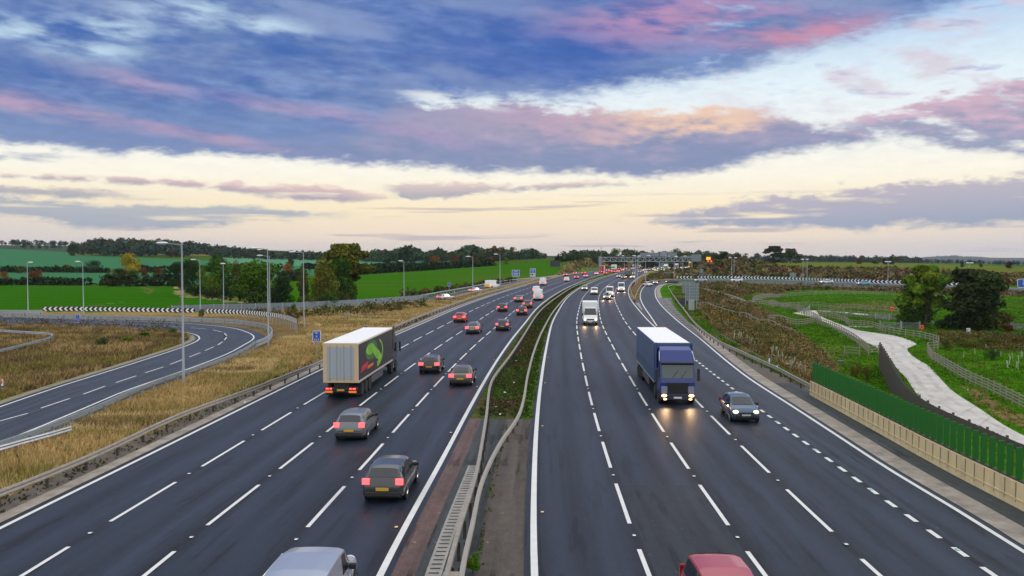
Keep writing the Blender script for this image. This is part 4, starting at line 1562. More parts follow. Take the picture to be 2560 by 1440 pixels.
# ------------------------------------------------------------------ lamp columns
def lamp(px, base, top, heads, label, group=None, r=.09):
    p = at(px, base)
    ht = zat(px, top, p.y) - p.z
    root = empty('street_lamp', tuple(p))
    tag(root, label, 'street lamp', group)
    k = max(1.0, p.y / 170)
    r = r * min(k, 1.35)
    MB().tube([(0, 0, -.2), (0, 0, 1.4), (0, 0, 1.45), (0, 0, ht)], [r * 1.25, r * 1.2, r, r * .62], 8).build('pole', M_POLE, root, True)
    for hx in heads:
        L = (hx - px) / F * p.y
        sg = 1 if L > 0 else -1
        L = abs(L)
        if L > .5:
            MB().tube([(0, 0, ht - .06), (sg * (L * .55), 0, ht + .03), (sg * L * .8, 0, ht + .05)], .04 * k, 5).build('arm', M_POLE, root)
        hd = MB()
        hl = min(max(.9, L * .45), 1.1) * min(k, 1.3)
        c0 = sg * (L - hl * .35)
        hd.ell((c0, 0, ht + .08), (hl * .55, .17 * k, .11 * k), 10, 6)
        h = hd.build('lamp_head', M_HEAD, root, True)
        MB().ell((c0 + sg * .08, 0, ht + .035), (hl * .36, .12 * k, .10 * k), 8, 4).build('lens', M_LENS, h, True)
    return root


LAMPS = [
    (459, 964, 610, [400], 'tallest grey street lamp standing where the verge meets the loop road', .10),
    (671, 868, 622, [630], 'grey street lamp at the hairpin with the higher of two overlapping heads'),
    (675, 803, 640, [646], 'farther grey street lamp hidden behind the hairpin lamp'),
    (760, 822, 631, [726], 'grey street lamp in the dry grass right of the curved chevron board'),
    (70.5, 788, 657, [83], 'street lamp farthest left with its head turned right'),
    (209, 788, 655, [192], 'street lamp behind the left chevron board near the dark round tree'),
    (501, 787, 650, [480], 'street lamp rising beside the bush between the chevron boards'),
    (559.5, 789, 660, [554], 'street lamp seen end on in front of the green tree clump'),
    (1010, 748, 653, [998], 'street lamp by the end of the grey fence'),
    (1182, 733, 642, [1166], 'street lamp standing next to the blue car on the joining slip'),
    (1250, 722, 636, [1236], 'street lamp between the joining slip and motorway near the yellow backed van'),
    (1829, 692, 644, [1822], 'paired slim street lamp left of its twin on the scrub bank'),
    (1835, 692, 645, [1841], 'paired slim street lamp right of its twin on the scrub bank'),
    (2007, 703, 649, [2003], 'slim street lamp left of the pair near the small grey sign'),
    (2017.5, 704, 649, [2020], 'slim street lamp with orange foot near the small grey sign'),
    (2219.5, 713, 655, [2212, 2226], 'double headed street lamp left of the yellow green tree'),
    (2422, 716, 658, [2415, 2431], 'double headed street lamp rising between the two big right trees'),
    (1588, 712, 640, [1582], 'slim street lamp in the brown island left of the pair'),
    (1593.5, 708, 641, [1600], 'slim street lamp just right of another in the brown island'),
    (1614, 706, 640, [1624], 'slim street lamp in the brown island before the gantry signs'),
    (1561, 676, 640, [1556], 'slim street lamp beyond the red lorry under the gantry'),
    (1657.5, 672, 640, [1664], 'slim street lamp among the far queue below the square sign'),
    (1665.5, 673, 640, [1672], 'slim street lamp right of another among the far queue'),
    (1685, 700, 642, [1692], 'slim street lamp at the left end of the right chevron board'),
    (1707, 690, 641, [1714], 'slim street lamp beside the leaving road below the gantry end'),
]
for L in LAMPS:
    lamp(*L[:5], group='street lamps around the junction', r=L[5] if len(L) > 5 else .085)


# ------------------------------------------------------------------ signs
def text_mesh(body, size, name):
    cu = bpy.data.curves.new(name, 'FONT')
    cu.body = body
    cu.size = size
    cu.align_x = 'CENTER'
    cu.align_y = 'CENTER'
    cu.space_line = .95
    cu.extrude = .004
    cu.offset = size * .012
    ob = bpy.data.objects.new(name, cu)
    COL.objects.link(ob)
    dg = bpy.context.evaluated_depsgraph_get()
    me = bpy.data.meshes.new_from_object(ob.evaluated_get(dg))
    bpy.data.objects.remove(ob)
    return me


def rrect(w, h, r, n=4):
    pts = []
    for cx, cz, a0 in ((w / 2 - r, h / 2 - r, 0), (-w / 2 + r, h / 2 - r, 90), (-w / 2 + r, -h / 2 + r, 180), (w / 2 - r, -h / 2 + r, 270)):
        for k in range(n + 1):
            a = math.radians(a0 + 90 * k / n)
            pts.append((cx + r * math.cos(a), cz + r * math.sin(a)))
    return pts


def plate(mb, w, h, r, y0, y1, cx=0, cz=0):
    p = rrect(w, h, r)
    n = len(p)
    vs = [(cx + a, y0, cz + b) for a, b in p] + [(cx + a, y1, cz + b) for a, b in p]
    mb.add(vs, [tuple(range(n)), tuple(range(2 * n - 1, n - 1, -1))] + [(i, i + n, (i + 1) % n + n, (i + 1) % n) for i in range(n)])


def sign(x0, y0, x1, y1, base, label, texts=(), name='road_sign', rz=0.0, posts=(-.3, .3), extra=None):
    """blue plate with a white border; texts = (string, height fraction, vertical position -0.5..0.5)"""
    p = at((x0 + x1) / 2, base)
    w, h = (x1 - x0) / F * p.y, (y1 - y0) / F * p.y
    zc = zat((x0 + x1) / 2, (y0 + y1) / 2, p.y)
    root = empty(name, tuple(p), rz)
    tag(root, label, 'road sign')
    zc -= p.z
    mb = MB()
    plate(mb, w, h, w * .09, 0, .05, 0, zc)
    mb.build('border', M_WHITE, root)
    mb = MB()
    b = min(w, h) * .055
    plate(mb, w - 2 * b, h - 2 * b, w * .07, -.012, .02, 0, zc)
    mb.build('panel', M_BLUE, root)
    for s, hf, pos, colr in texts:
        me = text_mesh(s, hf * h, 'lettering')
        me.materials.append(colr)
        o = link_mesh('lettering', me, root)
        o.location = (0, -.018, zc + pos * h)
        o.rotation_euler = (math.pi / 2, 0, 0)
    for q in posts:
        MB().tube([(q * w, .1, -.2), (q * w, .1, zc + h * .4)], .045, 6).build('post', M_GALV, root)
    return root, w, h, zc


M_LETTER = mat('sign lettering warm', (.75, .58, .45), .5)
sign(782, 827, 802, 855, 893, 'blue distance marker sign beside the lorry reading M1 A 62.5', [('M1', .26, .3, M_LETTER), ('A', .26, 0, M_LETTER), ('62.5', .26, -.3, M_LETTER)], posts=(0,))
sign(190, 785, 200, 800, 814, 'small blue marker sign in the grass inside the loop', [('M1', .22, .28, M_LETTER), ('J', .22, -.02, M_LETTER), ('62', .22, -.3, M_LETTER)], posts=(0,))
sign(1119.5, 707, 1127, 716.5, 730, 'small blue marker sign below the hill field on a single post', [('M1', .22, .28, M_LETTER), ('A', .22, 0, M_LETTER), ('62.7', .22, -.28, M_LETTER)], posts=(0,))
sign(1280, 675, 1299, 691, 702, 'blue sign reading Hard shoulder ENDS', [('Hard', .26, .27, M_WHITE), ('shoulder', .26, 0, M_WHITE), ('ENDS', .26, -.27, M_WHITE)])
root, w, h, zc = sign(1325, 671.5, 1339, 692, 697, 'tall blue sign with a camera symbol', [('Variable', .13, .35, M_WHITE), ('speed', .13, .21, M_WHITE), ('limit', .13, .08, M_WHITE)])
mb = MB()
plate(mb, w * .66, h * .36, w * .02, -.02, -.012, 0, zc - h * .23)
mb.build('symbol_panel', M_WHITE, root)
mb = MB()
mb.box((-w * .08, -.024, zc - h * .23), (w * .34, .006, h * .22))
mb.box((w * .15, -.024, zc - h * .22), (w * .08, .006, h * .09))
mb.lathe([(w * .09, -.034), (w * .09, -.028)], (-w * .12, 0, zc - h * .25), 'y', 14)
mb.build('camera_symbol', M_BLACK, root)
sign(2543, 697, 2585, 719, 733, 'blue sign cut by the right edge reading No hard shoulder 400 yards ahead', [('No hard\nshoulder\n400 yards\nahead', .2, .0, M_WHITE)])
root, w, h, zc = sign(1581, 661.5, 1590, 668, 684, 'blue direction sign below the gantry with a white corner', [], posts=(-.2, .2))
mb = MB()
plate(mb, w * .32, h * .4, w * .02, -.02, -.012, -w * .28, zc + h * .22)
mb.build('symbol_panel', M_WHITE, root)


def sign_back(x0, y0, x1, y1, base, label, ribs=4, posts=(.25, .75), name='road_sign', vertical=False):
    p = at((x0 + x1) / 2, base)
    w, h = (x1 - x0) / F * p.y, (y1 - y0) / F * p.y
    zc = zat((x0 + x1) / 2, (y0 + y1) / 2, p.y) - p.z
    root = empty(name, tuple(p))
    tag(root, label, 'road sign')
    MB().box((0, .06, zc), (w, .05, h)).build('panel', M_SIGNBACK, root)
    for k in range(ribs):
        if vertical:
            MB().box((-w / 2 + w * (k + .5) / ribs, .0, zc), (w * .05, .06, h * .98)).build('rib', M_SIGNRIB, root)
        else:
            MB().box((0, .0, zc - h / 2 + h * (k + .5) / ribs), (w * .98, .06, h * .03)).build('rib', M_SIGNRIB, root)
    for q in posts:
        MB().tube([(-w / 2 + w * q, -.12, -.3), (-w / 2 + w * q, -.12, zc + h * .48)], .08, 7).build('post', M_GALV, root)


sign_back(1716, 708, 1747.5, 752, 775, 'large grey back of a road sign behind the grey cabinet', 6, (.22, .8))
sign_back(1705.5, 707.5, 1715.5, 733, 766, 'narrow grey back of a road sign left of the larger one', 5, (.8,))
sign_back(1974.5, 682, 1990.5, 697, 702, 'small ribbed grey sign back behind the right chevrons', 6, (.5,), vertical=True)
sign_back(1749, 672, 1758, 685, 690, 'small grey sign back at the gantry foot', 3, (.5,))


def box_thing(name, label, cat, px, base, w, d, h, m, extra=None):
    p = at(px, base)
    root = empty(name, tuple(p))
    tag(root, label, cat)
    MB().box((0, 0, h / 2), (w, d, h), 0, .03).build('body', m, root)
    if extra: extra(root, w, d, h)
    return root


def door_(root, w, d, h):
    MB().box((-w * .24, -d / 2 - .01, h * .5), (w * .44, .02, h * .84)).build('door', M_SIGNRIB, root)
    MB().box((w * .24, -d / 2 - .01, h * .5), (w * .44, .02, h * .84)).build('door', M_SIGNRIB, root)
    MB().box((0, 0, h + .03), (w * 1.1, d * 1.1, .06)).build('lid', M_GALV, root)


box_thing('roadside_cabinet', 'pale grey roadside cabinet in front of the sign backs', 'cabinet', 1728.5, 778, .95, .5, 2.0, mat('cabinet grey', (.42, .43, .42), .6, var=.1), door_)
box_thing('equipment_box', 'dark grey box left of the pale roadside cabinet', 'box', 1708, 763, 1.9, .8, 1.4, mat('dark grey box', (.035, .042, .05), .6), lambda r, w, d, h: MB().box((0, 0, h + .04), (w * 1.04, d * 1.06, .08)).build('lid', M_POSTD, r))

# black board on the bank
p = at(1388, 672)
root = empty('sign_board', tuple(p))
tag(root, 'dark grey board on legs at the end of the hill field', 'board')
w = 25 / F * p.y
zc = zat(1388, 659, p.y) - p.z
MB().box((0, 0, zc), (w, .15, 15 / F * p.y)).build('panel', mat('dark board', (.025, .028, .038), .5), root)
for q in (-.42, -.14, .14, .42):
    MB().box((w * q, .15, zc / 2), (.15, .15, zc)).build('leg', M_POSTD, root)

# gantry
GY = 520.0
root = empty('sign_gantry', (xat(1625, GY), GY, gz(xat(1625, GY), GY)))
tag(root, 'grey lattice gantry spanning the motorway with sign backs', 'gantry')
OX, OY, OZ = root.location


def G(px, py, dy=0):
    return (xat(px, GY) - OX, dy, zat(px, py, GY) - OZ)


M_GAN = mat('gantry steel', (.30, .36, .41), .5, .3)
tr = MB()
for dy in (0, 1.4):
    for py in (643.3, 653.6):
        tr.tube([G(1498, py, dy), G(1735, py, dy)], .20, 6)
    n = 17
    for k in range(n + 1):
        x = 1499 + (1734 - 1499) * k / n
        tr.tube([G(x, 643.5, dy), G(x, 653.4, dy)], .12, 5)
        if k < n:
            x2 = 1499 + (1734 - 1499) * (k + 1) / n
            a, b = ((x, 643.5), (x2, 653.4)) if x < 1612 else ((x, 653.4), (x2, 643.5))
            tr.tube([G(*a, dy), G(*b, dy)], .12, 5)
tr.build('truss', M_GAN, root)
for px, top, bot in ((1498.5, 641, 690), (1501.5, 641, 688), (1649, 653, 689), (1730.5, 652, 690), (1753.5, 654, 686)):
    MB().tube([G(px, bot, .7), G(px, top, .7)], .30, 8).build('leg', M_GAN, root)
for k, (x0, y0, x1, y1) in enumerate(((1599.5, 632, 1648, 641.6), (1650, 628.8, 1667, 641.2), (1668.5, 631.8, 1692, 641.6), (1701, 640, 1728, 645.5), (1728.5, 636, 1752.5, 654))):
    a, b = G(x0, y1), G(x1, y0)
    pn = MB().box(((a[0] + b[0]) / 2, -.35, (a[2] + b[2]) / 2), (b[0] - a[0], .12, b[2] - a[2])).build('sign_panel', M_SIGNBACK if k != 1 else mat('sign back blue grey', (.23, .25, .34), .5), root)
    for f in (.25, .5, .75) if k != 1 else (.5,):
        MB().box((a[0] + (b[0] - a[0]) * f, -.45, (a[2] + b[2]) / 2), (.12, .08, b[2] - a[2])).build('rib', M_SIGNRIB, pn)
for px in (1588, 1623.5, 1664, 1672, 1692, 1714):
    c = G(px, 640.5, -1.0)
    MB().ell(c, (.75, .3, .16), 8, 4).build('lamp_head', M_HEAD, root, True)

# camera mast
p = at(1502.5, 690)
root = empty('camera_mast', tuple(p))
tag(root, 'thin tall camera mast beside the left leg of the gantry', 'camera mast')
ht = zat(1502.5, 622, p.y) - p.z
MB().tube([(0, 0, 0), (0, 0, ht)], .16, 6, .09).build('pole', M_POLE, root)
MB().box((0, 0, ht + .35), (.5, .8, .5)).build('camera', M_SIGNRIB, root)

# lit amber board with red lamps on the bank
p = at(1771, 668)
root = empty('warning_sign', tuple(p))
tag(root, 'lit amber warning board with two red lamps on the bank', 'warning sign')
Y0 = p.y
zz = lambda py: zat(1771, py, Y0) - p.z
MB().box((0, .2, zz(646)), (12 / F * Y0, .3, 8.5 / F * Y0)).build('housing', M_POSTD, root)
MB().box((0, 0, zz(646)), (10.5 / F * Y0, .1, 6.6 / F * Y0)).build('lit_panel', mat('amber lit', (.9, .4, .05), .5, emit=srgb(255, 176, 40), estr=1.1), root)
for q in (-1.1, 1.1):
    MB().box((q / F * Y0, -.06, zz(646.3)), (.9 / F * Y0, .04, 3.2 / F * Y0)).build('figure', mat('amber figure', (.5, .12, .02), .5, emit=srgb(210, 80, 20), estr=.8), root)
MB().box((2.5 / F * Y0, .2, zz(653)), (14 / F * Y0, .3, 5 / F * Y0)).build('lamp_bar', M_POSTD, root)
for q in (-1, 7):
    MB().ell((q / F * Y0, -.05, zz(653)), (.36, .15, .36), 10, 6).build('red_lamp', mat('red lamp lit', (.9, .1, .05), .4, emit=srgb(255, 70, 50), estr=2.5), root)
MB().box((0, .3, zz(660) / 2), (.3, .3, zz(650))).build('post', M_POSTD, root)


# lifebuoys on stakes
def buoy(px, py, base, r, label):
    p = at(px, base)
    root = empty('lifebuoy', tuple(p))
    tag(root, label, 'lifebuoy')
    z = zat(px, py, p.y) - p.z
    R_ = r / F * p.y
    mb = MB()
    n, m_ = 20, 8
    vs, fs = [], []
    for i in range(n):
        a = 2 * math.pi * i / n
        for j in range(m_):
            b = 2 * math.pi * j / m_
            rr = R_ * (.72 + .28 * math.cos(b))
            vs.append((rr * math.cos(a), R_ * .28 * math.sin(b), z + rr * math.sin(a)))
    for i in range(n):
        for j in range(m_):
            fs.append((i * m_ + j, i * m_ + (j + 1) % m_, ((i + 1) % n) * m_ + (j + 1) % m_, ((i + 1) % n) * m_ + j))
    mb.add(vs, fs).build('ring', M_ORANGE, root, True)
    MB().box((0, R_ * .3, z), (R_ * 1.7, .04, R_ * 1.7)).build('backboard', mat('red backboard', (.5, .05, .02), .6), root)
    MB().box((0, R_ * .4, z / 2), (.1, .08, z + R_)).build('stake', M_TIMBER, root)


buoy(2230, 772.5, 783, 5.2, 'orange lifebuoy on a stake beyond the dark side road')
buoy(2304.5, 818, 831, 5.4, 'orange lifebuoy next to the galvanised gate and tree trunk')


# marker posts
def marker(px, base, top, label, kind='red'):
    p = at(px, base)
    root = empty('marker_post', tuple(p))
    tag(root, label, 'marker post')
    h = zat(px, top, p.y) - p.z
    MB().box((0, 0, h / 2), (.12, .06, h), 0, .01).build('body', M_WHITE, root)
    if kind == 'red':
        MB().box((0, -.035, h * .80), (.07, .02, h * .3)).build('reflector', mat('red reflector', (.6, .02, .02), .3), root)
        MB().box((0, 0, h * .42), (.126, .066, h * .16)).build('band', M_BLUE, root)
    else:
        MB().box((0, 0, h * .9), (.126, .066, h * .24)).build('band', M_BLUE, root)


marker(5.6, 980, 949, 'white marker post with red reflector and blue band at the left edge')
marker(1923, 907, 892, 'white marker post with blue top behind the right crash barrier', 'blue')
marker(1943, 921, 911, 'short white marker post just above the right crash barrier rail', 'blue')
marker(1709, 775, 766, 'white marker post with blue top left of the grey cabinet', 'blue')
marker(1135.5, 733, 725, 'white marker post left of the blue car on the joining slip')
marker(1072, 736, 731, 'small white marker post at the foot of the hill field')
marker(1275, 709, 699, 'white marker post below the Hard shoulder sign')
marker(1206, 738, 734, 'tiny white marker post behind the left crash barrier')
marker(2002, 887, 874, 'small white marker post near the reedy ditch') if False else None

# cone lying on the grass, scraps
p = at(1957, 914)
root = empty('traffic_cone', (p.x, p.y, p.z + .14), .3)
tag(root, 'orange and white traffic cone lying on its side by the barrier', 'traffic cone')
MB().lathe([(.16, 0), (.13, .25)], (0, 0, 0), 'x', 12).build('lower_cone', M_ORANGE, root, True)
MB().lathe([(.131, .25), (.08, .62)], (0, 0, 0), 'x', 12).build('sleeve', M_WHITE, root, True)
MB().lathe([(.081, .62), (.03, .95)], (0, 0, 0), 'x', 12).build('tip', M_ORANGE, root, True)
MB().box((-.03, 0, .0), (.06, .4, .4)).build('base', M_ORANGE, root)
p = at(2102, 906)
o = MB().lathe([(.3, -.1), (.42, -.09), (.45, 0), (.42, .09), (.3, .1)], (0, 0, .12), 'z', 16).build('drum_lid', mat('blue plastic lid', (.02, .06, .16), .5), None, True)
o.location = tuple(p)
tag(o, 'dark blue round lid lying on the grass near the ditch', 'lid')
p = at(2421, 836)
o = MB().box((0, 0, .5), (.45, .4, 1.0), 0, .05).build('white_post_box', M_WHITE)
o.location = tuple(p)
tag(o, 'small white box standing in front of the dark tree', 'box')

# road studs in the gaps between marks
sm = MB().box((0, 0, .012), (.13, .17, .024), 0, .01).mesh('stud_body', mat('stud casing', (.35, .36, .38), .4, .4))
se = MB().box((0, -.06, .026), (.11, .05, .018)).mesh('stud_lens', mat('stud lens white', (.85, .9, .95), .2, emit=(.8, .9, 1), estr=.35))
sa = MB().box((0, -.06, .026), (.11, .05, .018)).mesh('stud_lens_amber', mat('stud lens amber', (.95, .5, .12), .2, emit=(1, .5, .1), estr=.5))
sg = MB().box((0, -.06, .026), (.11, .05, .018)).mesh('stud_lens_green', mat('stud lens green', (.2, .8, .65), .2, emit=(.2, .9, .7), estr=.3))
for side, off, s0, le, st, what in [('L', -6.0, PH[('L', -6.0)], se, 9, 'white'), ('L', -9.9, PH[('L', -9.9)], se, 9, 'white'), ('L', -13.85, PH[('L', -13.85)], se, 9, 'white'),
                                    ('R', 6.2, PH[('R', 6.2)], se, 9, 'white'), ('R', 9.95, PH[('R', 9.95)], se, 9, 'white'), ('R', 13.65, PH[('R', 13.65)], se, 9, 'white'),
                                    ('L', -2.62, 4, sa, 18, 'amber'), ('R', 2.85, 6, sa, 18, 'amber'), ('R', 17.35, 3.5, sg, 8, 'green')]:
    P = lane3n(side, off)
    d = np.concatenate([[0], np.cumsum(np.linalg.norm(np.diff(P[:, :2], axis=0), axis=1))])
    for k in range(12):
        q = s0 + 7.5 + st * k
        x, y = np.interp(q, d, P[:, 0]), np.interp(q, d, P[:, 1])
        if y < 24 or y > 105: continue
        root = link_mesh('road_stud', sm)
        root.location = (x, y, .05)
        tag(root, '%s reflecting road stud set in the %s of the carriageway with %s' % (what, 'lane line gaps' if what == 'white' else 'edge' if what == 'amber' else 'dotted line', 'tail lights' if side == 'L' else 'headlights'), 'road stud', '%s road studs on the %s side' % (what, 'tail light' if side == 'L' else 'headlight'))
        link_mesh('lens', le, root)

# ------------------------------------------------------------------ vehicles
def paint(name, col, rough=.3, coat=.6, metal=.15):
    return mat('paint ' + name, col, rough, metal, coat=coat)


M_GLASS = mat('tinted glass', (.012, .016, .02), .06, 0, spec=.8)
M_TYRE = mat('tyre rubber', (.012, .012, .012), .85)
M_RIM = mat('alloy rim', (.32, .33, .35), .35, .8)
M_TRIM = mat('black trim', (.016, .016, .018), .6)
M_HL = mat('headlight lit', (.9, .8, .6), .2, emit=(1.0, .52, .15), estr=4.5)
M_HLS = mat('headlight soft', (.9, .85, .7), .2, emit=(1.0, .72, .40), estr=2.5)
M_HLO = mat('headlight off', (.55, .57, .6), .15)
M_TL = mat('tail light lit', (.7, .02, .03), .25, emit=(1.0, .06, .065), estr=4)
M_TLO = mat('tail light soft', (.5, .02, .02), .25, emit=(1.0, .06, .05), estr=1.6)
M_PLY = mat('rear plate yellow', (.55, .33, .03), .5)
M_PLW = mat('front plate white', (.62, .62, .58), .5)
M_TLU = mat('tail light unlit', (.20, .008, .008), .25)
M_AMB = mat('amber lamp', (.8, .28, .03), .3, emit=(1, .35, .05), estr=1.2)

PROFILES = {
    # x from the rear, z bottom, z waist, z top, half width, half width of roof
    'hatch': dict(L=4.15, W=.89, st=[(0, .42, .62, .66, .70, .62), (.05, .30, .86, .90, .80, .68), (.16, .24, .92, 1.02, .86, .68), (.5, .21, .94, 1.38, .885, .60), (.95, .20, .94, 1.46, .89, .62), (1.8, .20, .93, 1.49, .89, .63), (2.45, .20, .92, 1.42, .89, .62), (3.15, .20, .91, .97, .88, .74), (3.7, .21, .82, .86, .86, .70), (4.02, .25, .66, .69, .79, .60), (4.15, .36, .54, .56, .66, .5)], rear=(.19, .5), front=(2.5, 3.12), side=(.55, 2.95), axle=(.78, 3.35), wr=.31),
    'saloon': dict(L=4.6, W=.90, st=[(0, .42, .62, .66, .72, .62), (.06, .30, .86, .92, .82, .70), (.25, .24, .92, 1.0, .87, .74), (.75, .21, .93, 1.02, .89, .74), (1.35, .20, .93, 1.38, .90, .60), (1.8, .20, .93, 1.43, .90, .61), (2.4, .20, .92, 1.43, .90, .62), (2.85, .20, .91, 1.34, .90, .60), (3.5, .20, .90, .95, .89, .74), (4.1, .21, .80, .84, .86, .70), (4.46, .25, .64, .67, .79, .60), (4.6, .36, .52, .54, .66, .5)], rear=(.80, 1.32), front=(2.9, 3.47), side=(.95, 3.3), axle=(.95, 3.7), wr=.32),
    'estate': dict(L=4.65, W=.90, st=[(0, .42, .62, .66, .72, .64), (.05, .30, .88, .92, .82, .72), (.14, .24, .94, 1.04, .87, .72), (.42, .21, .95, 1.40, .89, .64), (.8, .20, .95, 1.47, .90, .65), (1.8, .20, .94, 1.51, .90, .65), (2.7, .20, .93, 1.44, .90, .63), (3.45, .20, .91, .97, .89, .74), (4.1, .21, .82, .86, .86, .70), (4.5, .25, .66, .69, .79, .60), (4.65, .36, .54, .56, .66, .5)], rear=(.17, .42), front=(2.75, 3.42), side=(.45, 3.25), axle=(.95, 3.75), wr=.33),
    'mpv': dict(L=4.5, W=.93, st=[(0, .45, .70, .74, .76, .68), (.05, .34, .98, 1.02, .86, .76), (.12, .28, 1.04, 1.16, .90, .76), (.36, .26, 1.06, 1.62, .92, .70), (.7, .25, 1.06, 1.70, .93, .71), (1.8, .25, 1.05, 1.74, .93, .71), (2.6, .25, 1.04, 1.66, .93, .69), (3.35, .25, 1.02, 1.10, .92, .78), (3.95, .26, .96, 1.0, .90, .74), (4.35, .30, .80, .83, .84, .66), (4.5, .40, .64, .66, .72, .56)], rear=(.15, .36), front=(2.65, 3.3), side=(.42, 3.15), axle=(.88, 3.62), wr=.36),
    'smallvan': dict(L=4.5, W=.95, st=[(0, .45, 1.0, 1.75, .86, .80), (.04, .34, 1.02, 1.80, .91, .84), (.5, .27, 1.04, 1.84, .93, .85), (1.8, .25, 1.04, 1.85, .94, .85), (2.6, .25, 1.04, 1.76, .94, .80), (3.3, .25, 1.02, 1.15, .92, .80), (3.95, .26, .98, 1.03, .90, .76), (4.35, .30, .82, .85, .84, .68), (4.5, .40, .66, .68, .74, .58)], rear=None, front=(2.7, 3.25), side=(2.05, 3.1), axle=(.88, 3.62), wr=.34),
    'panelvan': dict(L=5.5, W=1.02, st=[(0, .50, 1.2, 2.38, .94, .86), (.04, .38, 1.22, 2.46, .98, .90), (.6, .30, 1.24, 2.52, 1.0, .91), (3.2, .28, 1.24, 2.53, 1.01, .91), (3.9, .28, 1.22, 2.40, 1.01, .87), (4.65, .28, 1.18, 1.34, 1.0, .86), (5.1, .29, 1.06, 1.12, .97, .80), (5.38, .33, .84, .87, .90, .72), (5.5, .42, .64, .66, .82, .64)], rear=None, front=(3.95, 4.58), side=(3.35, 4.4), axle=(1.15, 4.6), wr=.36),
}


class CarShape:
    def __init__(s, p):
        s.p = p
        A = np.array(p['st'])
        s.x, s.A = A[:, 0], A

    def at(s, x):
        return [float(np.interp(x, s.x, s.A[:, k])) for k in range(1, 6)]

    def ring(s, x):
        zb, zw, zt, w, wr = s.at(x)
        cab = max(zt - zw, .001)
        r = min(.07, cab * .3)
        mid = zb + (zw - zb) * .5
        return [(0, zb), (w * .84, zb), (w * .965, zb + (zw - zb) * .12), (w, mid), (w * .985, zw - (zw - zb) * .12), (w * .955, zw),
                (w * .955 + (wr - w * .955) * .5, zw + (zt - zw) * .5), (wr, zt - r), (wr * .8, zt - r * .25), (wr * .4, zt), (0, zt + .005)]

    def side(s, x, t):
        """point on the side between waist (t=0) and roof edge (t=1)"""
        R = s.ring(x)
        if t < .5:
            a, b, k = R[5], R[6], t * 2
        else:
            a, b, k = R[6], R[7], t * 2 - 1
        return a[0] + (b[0] - a[0]) * k, a[1] + (b[1] - a[1]) * k

    def top(s, x, f):
        R = s.ring(x)
        y = abs(f) * R[7][0]
        ys = [0, R[9][0], R[8][0], R[7][0]]
        zs = [R[10][1], R[9][1], R[8][1], R[7][1]]
        return math.copysign(y, f), float(np.interp(y, ys, zs))


_proto = {}


